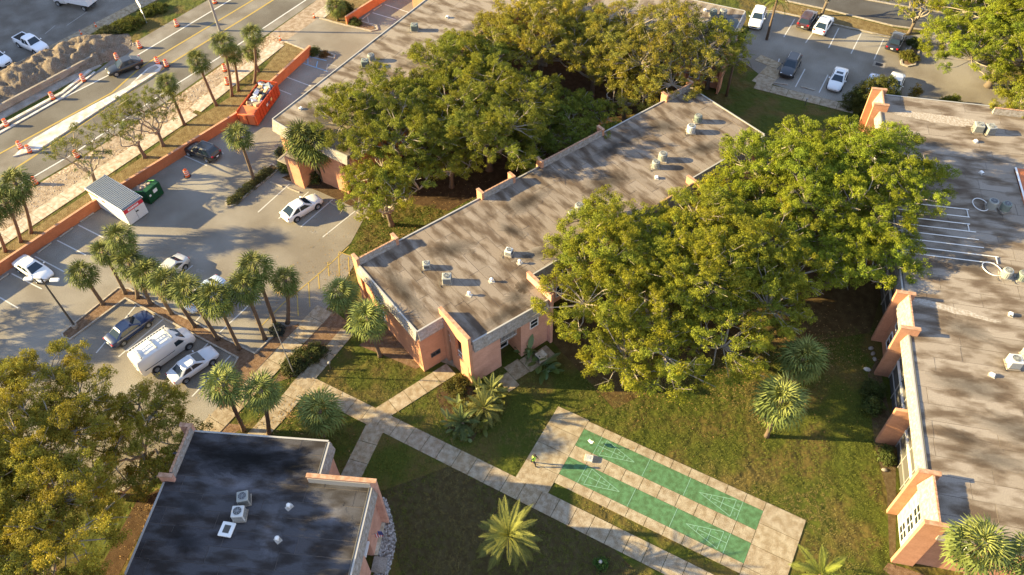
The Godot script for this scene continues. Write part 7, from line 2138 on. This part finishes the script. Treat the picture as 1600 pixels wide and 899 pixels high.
func waste_container() -> void:
	var a: Vector2 = Vector2(-30.69, -80.02)
	var b: Vector2 = Vector2(-29.19, -85.72)
	var d := (b - a).normalized()
	var t := thing("waste_container", "orange roll-off waste container heaped with rubbish against the wall", "waste container", Vector3(a.x, 0, a.y), yaw_of(d))
	var l := 6.6
	var w := 2.4
	var h := 1.9
	var m := MB.new()          # +x along the long side, the container lies on the -z side
	m.box(Vector3(0, 0.2, -0.06), Vector3(l, h, 0))
	m.box(Vector3(0, 0.2, -w), Vector3(l, h, -w + 0.06))
	m.box(Vector3(l - 0.06, 0.2, -w + 0.06), Vector3(l, h, -0.06))
	m.box(Vector3(0.06, 0.2, -w + 0.06), Vector3(l - 0.06, 0.3, -0.06))
	part("body", m, M.dumpster, t)
	for i in 8:
		part("rib", MB.new().box(Vector3(1.1 + i * 0.7, 0.25, 0), Vector3(1.19 + i * 0.7, h - 0.1, 0.07), Transform3D(), 0.015), M.dumpster, t)
	var rim := MB.new()
	rim.box(Vector3(-0.02, h, -0.1), Vector3(l + 0.05, h + 0.1, 0.05), Transform3D(), 0.02)
	rim.box(Vector3(-0.02, h + 0.002, -w - 0.05), Vector3(l + 0.05, h + 0.102, -w + 0.1), Transform3D(), 0.02)
	rim.box(Vector3(l - 0.1, h + 0.004, -w), Vector3(l + 0.05, h + 0.104, 0), Transform3D(), 0.02)
	part("rim", rim, M.dumpster, t)
	var front := MB.new()      # sloped hood over the ram at the near end
	front.box(Vector3(-0.06, 0.2, -w), Vector3(0.0, 1.55, 0))
	front.face(Vector3(-0.06, 1.55, -w), Vector3(-0.06, 1.55, 0), Vector3(1.3, h + 0.05, 0), Vector3(1.3, h + 0.05, -w), Vector3(-0.3, 1, 0))
	front.face(Vector3(-0.06, 1.5, -w), Vector3(-0.06, 1.5, 0), Vector3(1.3, h - 0.02, 0), Vector3(1.3, h - 0.02, -w), Vector3(0.3, -1, 0))
	front.box(Vector3(1.27, 1.2, -w + 0.06), Vector3(1.3, h + 0.04, -0.06))
	part("hood", front, flat(Color(0.66, 0.16, 0.05), 0.6), t)
	for z: float in [-w * 0.5, -w + 0.1, -0.16]:
		part("front_rib", MB.new().box(Vector3(-0.15, 0.25, z - 0.06), Vector3(-0.06, 1.5, z + 0.06), Transform3D(), 0.02), M.dumpster, t)
	part("skid", MB.new().box(Vector3(0.1, 0, -w + 0.5), Vector3(l - 0.1, 0.2, -w + 0.7)), M.dark_metal, t)
	part("skid", MB.new().box(Vector3(0.1, 0, -0.7), Vector3(l - 0.1, 0.2, -0.5)), M.dark_metal, t)
	for q in [[2.8, 0.45, Color(0.5, 0.5, 0.5)], [3.4, 0.3, Color(0.06, 0.06, 0.12)], [4.0, 0.42, Color(0.55, 0.42, 0.2)]]:
		part("painted_mark", MB.new().box(Vector3(q[0], 0.95, 0.072), Vector3(q[0] + q[1], 1.3, 0.078)), flat(q[2], 0.7), t)
	var g := RandomNumberGenerator.new()
	g.seed = 33
	var cols := [Color(0.62, 0.60, 0.58), Color(0.42, 0.28, 0.14), Color(0.30, 0.20, 0.10), Color(0.05, 0.06, 0.08), Color(0.14, 0.18, 0.24), Color(0.60, 0.46, 0.24), Color(0.03, 0.03, 0.03), Color(0.66, 0.65, 0.66)]
	for i in 62:
		var s := Vector3(g.randf_range(0.15, 0.6), g.randf_range(0.05, 0.3), g.randf_range(0.12, 0.42))
		var p := Vector3(g.randf_range(1.7, l - 0.7), g.randf_range(1.45, 1.95), g.randf_range(-w + 0.55, -0.55))
		part("rubbish", MB.new().box(-s, s, Transform3D(Basis.from_euler(Vector3(g.randf_range(-0.5, 0.5), g.randf() * TAU, g.randf_range(-0.5, 0.5))), p), 0.03), flat(cols[g.randi() % cols.size()], 0.8), t)
	part("rubbish_bed", MB.new().box(Vector3(1.31, 0.31, -w + 0.07), Vector3(l - 0.07, 1.55, -0.07)), M.mulch, t)


func green_skip() -> void:
	var a: Vector2 = Vector2(-40.29, -66.37)
	var b: Vector2 = Vector2(-39.31, -68.12)
	var d := (b - a).normalized()
	var t := thing("skip", "dark green sloping skip full of debris beside the white shed", "skip", Vector3(a.x, 0, a.y), yaw_of(d))
	var w := 2.1
	var m := MB.new()          # +x along the tall back facing the lot, opening towards -z
	var prof := [Vector2(0, 0.15), Vector2(0, 1.85), Vector2(-0.5, 1.9), Vector2(-1.9, 1.25), Vector2(-1.75, 0.15)]
	for s: float in [0.0, w]:
		for k in [[0, 1, 2], [0, 2, 3], [0, 3, 4]]:
			for e: float in [0.0, 0.05]:
				var x := s + (e if s == 0.0 else -e)
				m.face3(Vector3(x, prof[k[0]].y, prof[k[0]].x), Vector3(x, prof[k[1]].y, prof[k[1]].x), Vector3(x, prof[k[2]].y, prof[k[2]].x), Vector3(-1 if (s == 0.0) == (e == 0.0) else 1, 0, 0))
	m.box(Vector3(0.05, 0.15, -0.05), Vector3(w - 0.05, 1.86, 0.001))
	m.face(Vector3(0, 0.15, -1.75), Vector3(w, 0.15, -1.75), Vector3(w, 1.25, -1.9), Vector3(0, 1.25, -1.9), Vector3(0, 0, -1))
	m.box(Vector3(0.05, 0.15, -1.74), Vector3(w - 0.05, 0.22, -0.06))
	part("body", m, M.green_bin, t)
	part("lid", MB.new().box(Vector3(0.02, 1.84, -0.62), Vector3(w - 0.02, 1.9, 0.03), Transform3D(), 0.02), M.green_bin, t)
	part("rim", MB.new().tube([Vector3(0, 1.9, -0.5), Vector3(0, 1.26, -1.9), Vector3(w, 1.26, -1.9), Vector3(w, 1.9, -0.5)], [0.05, 0.05, 0.05, 0.05], 5), flat(Color(0.05, 0.30, 0.06), 0.5), t)
	for x: float in [-0.08, w]:
		part("lifting_pocket", MB.new().box(Vector3(x, 0.8, -1.3), Vector3(x + 0.08, 1.0, -0.4), Transform3D(), 0.02), M.green_bin, t)
	part("notice", MB.new().box(Vector3(0.95, 1.05, 0.0), Vector3(1.5, 1.5, 0.016)), M.white_trim, t)
	part("notice", MB.new().box(Vector3(0.3, 1.0, 0.0), Vector3(0.55, 1.25, 0.016)), M.white_trim, t)
	for x: float in [0.25, w - 0.25]:
		for z: float in [-0.3, -1.4]:
			part("caster", MB.new().lathe([Vector2(0, -0.05), Vector2(0.11, -0.05), Vector2(0.11, 0.05), Vector2(0, 0.05)], 10, Transform3D(Basis(Vector3(1, 0, 0), PI / 2) , Vector3(x, 0.11, z))), M.rubber, t)
	var g := RandomNumberGenerator.new()
	g.seed = 44
	for i in 26:
		var s := Vector3(g.randf_range(0.1, 0.45), g.randf_range(0.04, 0.16), g.randf_range(0.08, 0.25))
		var p := Vector3(g.randf_range(0.4, w - 0.4), g.randf_range(1.25, 1.75), g.randf_range(-1.55, -0.65))
		var v := g.randf_range(0.6, 1.2)
		part("debris", MB.new().box(-s, s, Transform3D(Basis.from_euler(Vector3(g.randf_range(-0.6, 0.6), g.randf() * TAU, g.randf_range(-0.6, 0.6))), p), 0.02), flat(Color(0.34 * v, 0.26 * v, 0.20 * v), 0.9), t)
	part("debris_bed", MB.new().box(Vector3(0.06, 0.23, -1.72), Vector3(w - 0.06, 1.2, -0.06)), M.mulch, t)


# Bodies: a field of tapered capsules joined by a smooth minimum, meshed as surface nets.
func skin(bones: Array, cell: float, blend: float) -> ArrayMesh:      # bone: [a, b, radius a, radius b]
	var lo := Vector3(INF, INF, INF)
	var hi := -lo
	for q in bones:
		var r := maxf(q[2], q[3]) + blend + cell * 2.0
		lo = lo.min(q[0] - Vector3.ONE * r).min(q[1] - Vector3.ONE * r)
		hi = hi.max(q[0] + Vector3.ONE * r).max(q[1] + Vector3.ONE * r)
	var nx := int((hi.x - lo.x) / cell) + 2
	var ny := int((hi.y - lo.y) / cell) + 2
	var nz := int((hi.z - lo.z) / cell) + 2
	var f := PackedFloat32Array()
	f.resize(nx * ny * nz)
	f.fill(1.0)
	for q in bones:
		var a: Vector3 = q[0]
		var b: Vector3 = q[1]
		var reach := maxf(q[2], q[3]) + blend * 1.6 + cell * 2.0
		var mn := (a.min(b) - Vector3.ONE * reach - lo) / cell
		var mx := (a.max(b) + Vector3.ONE * reach - lo) / cell
		var ab := b - a
		var l2 := maxf(ab.length_squared(), 1e-9)
		for z in range(maxi(0, int(mn.z)), mini(nz, int(mx.z) + 2)):
			for y in range(maxi(0, int(mn.y)), mini(ny, int(mx.y) + 2)):
				for x in range(maxi(0, int(mn.x)), mini(nx, int(mx.x) + 2)):
					var p := lo + Vector3(x, y, z) * cell
					var t := clampf((p - a).dot(ab) / l2, 0.0, 1.0)
					var d: float = (p - a - ab * t).length() - lerpf(q[2], q[3], t)
					var k := (z * ny + y) * nx + x
					var o := f[k]
					var h := maxf(blend - absf(o - d), 0.0) / blend
					f[k] = minf(o, d) - h * h * blend * 0.25
	var id := {}
	var verts := PackedVector3Array()
	for z in nz - 1:
		for y in ny - 1:
			for x in nx - 1:
				var k := (z * ny + y) * nx + x
				var sum := Vector3.ZERO
				var n := 0
				var v := [f[k], f[k + 1], f[k + nx], f[k + nx + 1], f[k + nx * ny], f[k + nx * ny + 1], f[k + nx * ny + nx], f[k + nx * ny + nx + 1]]
				for e in [[0, 1], [2, 3], [4, 5], [6, 7], [0, 2], [1, 3], [4, 6], [5, 7], [0, 4], [1, 5], [2, 6], [3, 7]]:
					var p: float = v[e[0]]
					var q: float = v[e[1]]
					if (p < 0.0) != (q < 0.0):
						var t := p / (p - q)
						sum += Vector3(e[0] & 1, (e[0] >> 1) & 1, e[0] >> 2).lerp(Vector3(e[1] & 1, (e[1] >> 1) & 1, e[1] >> 2), t)
						n += 1
				if n:
					id[k] = verts.size()
					verts.append(lo + (Vector3(x, y, z) + sum / n) * cell)
	var b := MB.new()
	var step := [1, nx, nx * ny]
	for z in range(1, nz - 1):
		for y in range(1, ny - 1):
			for x in range(1, nx - 1):
				var k := (z * ny + y) * nx + x
				for ax in 3:
					var inside := f[k] < 0.0
					if inside == (f[k + step[ax]] < 0.0):
						continue
					var u: int = step[(ax + 1) % 3]
					var w: int = step[(ax + 2) % 3]
					var q := [verts[id[k - u - w]], verts[id[k - w]], verts[id[k]], verts[id[k - u]]]
					if inside:
						b.quad(q[0], q[1], q[2], q[3])
					else:
						b.quad(q[3], q[2], q[1], q[0])
	return b.mesh(true)


func hand_bones(wrist: Vector3, d: Vector3, side: Vector3) -> Array:
	var n := d.cross(side).normalized()
	var palm_end := wrist + d * 0.085
	var out := [[wrist, palm_end + side * 0.018, 0.022, 0.02], [wrist + d * 0.02, palm_end - side * 0.02, 0.02, 0.018]]
	for i in 4:
		var o := palm_end + side * (0.03 - 0.02 * i)
		var l: float = [0.068, 0.078, 0.072, 0.056][i]
		var k := o + d * l * 0.5 + n * 0.008
		out.append([o - d * 0.01, k, 0.0095, 0.009])
		out.append([k, k + (d * 0.75 + n * 0.6).normalized() * l * 0.5, 0.009, 0.0075])
	var th := wrist + d * 0.03 + side * 0.03
	out.append([th, th + (d * 0.7 + side * 0.7).normalized() * 0.035, 0.012, 0.01])
	out.append([th + (d * 0.7 + side * 0.7).normalized() * 0.035, th + (d * 0.95 + side * 0.45).normalized() * 0.062, 0.01, 0.008])
	return out


func make_living() -> void:
	var skin_mat := flat(Color(0.36, 0.20, 0.13), 0.6)
	var trousers := flat(Color(0.015, 0.016, 0.02), 0.85)
	var vest_mat := flat(Color(0.50, 0.80, 0.06), 0.7)
	var at: Vector3 = Vector3(1.36, 0, -32.54)
	at.y = 0.062
	var t := thing("person", "person in dark clothes and a lime vest striding across the court slab", "person", at, -0.5)
	# looks along +x, mid stride
	var hip := Vector3(0, 0.93, 0)
	var neck := Vector3(0.05, 1.46, 0)
	var body := [[Vector3(0, 0.95, -0.06), Vector3(0, 0.95, 0.06), 0.125, 0.125], [hip, Vector3(0.02, 1.15, 0), 0.135, 0.13], [Vector3(0.02, 1.15, 0), Vector3(0.03, 1.36, 0), 0.13, 0.14],
		[Vector3(0.03, 1.38, -0.15), Vector3(0.03, 1.38, 0.15), 0.075, 0.075], [neck - Vector3(0, 0.04, 0), Vector3(0.07, 1.55, 0), 0.058, 0.055]]
	var legs := [[Vector3(0.0, 0.92, 0.09), Vector3(0.17, 0.52, 0.1)], [Vector3(0.17, 0.52, 0.1), Vector3(0.24, 0.09, 0.1)], [Vector3(0.0, 0.92, -0.09), Vector3(-0.02, 0.50, -0.1)], [Vector3(-0.02, 0.50, -0.1), Vector3(-0.30, 0.16, -0.1)]]
	for i in 4:
		body.append([legs[i][0], legs[i][1], 0.088 if i % 2 == 0 else 0.06, 0.06 if i % 2 == 0 else 0.042])
	body.append([Vector3(0.22, 0.045, 0.1), Vector3(0.40, 0.035, 0.11), 0.045, 0.036])
	body.append([Vector3(-0.31, 0.12, -0.1), Vector3(-0.18, 0.035, -0.1), 0.042, 0.034])
	var arms := [[Vector3(0.03, 1.39, 0.19), Vector3(-0.09, 1.13, 0.25), Vector3(-0.02, 0.89, 0.27)], [Vector3(0.03, 1.39, -0.19), Vector3(0.10, 1.12, -0.25), Vector3(0.30, 0.96, -0.22)]]
	for a in arms:
		body.append([a[0], a[1], 0.055, 0.043])
		body.append([a[1], a[2], 0.042, 0.03])
	obj("body", skin(body, 0.02, 0.05), trousers, t)
	var vest := [[Vector3(0.0, 0.98, -0.07), Vector3(0.0, 0.98, 0.07), 0.14, 0.14], [Vector3(0.01, 1.0, 0), Vector3(0.03, 1.33, 0), 0.152, 0.16], [Vector3(0.03, 1.375, -0.125), Vector3(0.03, 1.375, 0.125), 0.09, 0.09]]
	var vo := obj("vest", skin(vest, 0.02, 0.05), vest_mat, t)
	part("emblem", MB.new().lathe([Vector2(0, 0.012), Vector2(0.1, 0.006), Vector2(0.105, 0.0)], 16, Transform3D(Basis(Vector3(0, 0, 1), PI / 2), Vector3(-0.142, 1.2, 0))), M.dark, vo)
	for h in 2:
		var w: Vector3 = arms[h][2]
		var d: Vector3 = (arms[h][2] - arms[h][1]).normalized()
		obj("hand", skin(hand_bones(w, d, Vector3(1, 0, 0) if absf(d.x) < 0.6 else Vector3(0, 1, 0)), 0.006, 0.012), skin_mat, t)
	var hc := Vector3(0.085, 1.66, 0)
	var head := [[hc + Vector3(-0.015, 0.03, 0), hc + Vector3(0.01, 0.02, 0), 0.098, 0.09], [hc + Vector3(0.02, -0.02, 0), hc + Vector3(0.045, -0.085, 0), 0.07, 0.042], [hc + Vector3(0.095, 0.005, 0), hc + Vector3(0.115, -0.03, 0), 0.011, 0.016], [hc + Vector3(0.088, -0.062, -0.02), hc + Vector3(0.088, -0.062, 0.02), 0.009, 0.009], [hc + Vector3(0.0, -0.01, 0.088), hc + Vector3(-0.005, -0.035, 0.092), 0.016, 0.011], [hc + Vector3(0.0, -0.01, -0.088), hc + Vector3(-0.005, -0.035, -0.092), 0.016, 0.011], [hc + Vector3(0, -0.06, 0), hc + Vector3(-0.02, -0.16, 0), 0.055, 0.055]]
	var ho := obj("head", skin(head, 0.009, 0.025), skin_mat, t)
	for s: float in [-1.0, 1.0]:
		var eye := obj("eye", skin([[hc + Vector3(0.082, 0.012, s * 0.032), hc + Vector3(0.086, 0.012, s * 0.032), 0.010, 0.009]], 0.005, 0.004), M.dark, t)
		eye.name = "eye"
	obj("hair", skin([[hc + Vector3(-0.03, 0.05, 0), hc + Vector3(0.02, 0.065, 0), 0.1, 0.085], [hc + Vector3(-0.06, 0.0, -0.03), hc + Vector3(-0.06, 0.0, 0.03), 0.065, 0.065]], 0.012, 0.03), flat(Color(0.02, 0.015, 0.012), 0.8), t)
	ho.name = "head"

	# a white wading bird on the upper green lane
	var bird_at: Vector3 = Vector3(6.34, 0, -34.2)
	bird_at.y = 0.064
	var b := thing("egret", "white long-legged bird standing on the far green lane", "bird", bird_at, -0.9)
	var wb := [[Vector3(-0.16, 0.50, 0), Vector3(0.1, 0.58, 0), 0.06, 0.085], [Vector3(-0.32, 0.44, 0), Vector3(-0.16, 0.50, 0), 0.02, 0.06], [Vector3(0.1, 0.6, 0), Vector3(0.2, 0.74, 0), 0.055, 0.03], [Vector3(0.2, 0.74, 0), Vector3(0.13, 0.86, 0), 0.03, 0.024], [Vector3(0.13, 0.86, 0), Vector3(0.2, 0.97, 0), 0.024, 0.024], [Vector3(0.2, 0.97, 0), Vector3(0.27, 0.98, 0), 0.034, 0.026]]
	obj("body", skin(wb, 0.014, 0.03), flat(Color(0.82, 0.81, 0.78), 0.7), b)
	part("beak", MB.new().tube([Vector3(0.28, 0.98, 0), Vector3(0.42, 0.95, 0)], [0.016, 0.003], 6), flat(Color(0.6, 0.35, 0.03), 0.4), b)
	for s: float in [-1.0, 1.0]:
		part("leg", MB.new().tube([Vector3(-0.02, 0.48, s * 0.04), Vector3(0.03, 0.26, s * 0.04), Vector3(-0.01, 0.02, s * 0.04), Vector3(0.07, 0.008, s * 0.04)], [0.014, 0.01, 0.009, 0.006], 5), M.dark, b)
		part("wing", MB.new().box(Vector3(-0.3, 0.47, s * 0.075 - 0.012), Vector3(0.08, 0.62, s * 0.075 + 0.012), Transform3D(), 0.01), flat(Color(0.8, 0.79, 0.76), 0.7), b)
	var box := thing("score_box", "square pale box with a dark centre on the strip between the green lanes", "box", Vector3(6.07, 0, -32.92) + Vector3(0, 0.06, 0), -0.3)
	part("case", MB.new().box(Vector3(-0.36, 0, -0.3), Vector3(0.36, 0.26, 0.3), Transform3D(), 0.03), M.fresh_concrete, box)
	part("lid", MB.new().box(Vector3(-0.2, 0.255, -0.16), Vector3(0.16, 0.275, 0.16), Transform3D(), 0.008), M.galvanised, box)
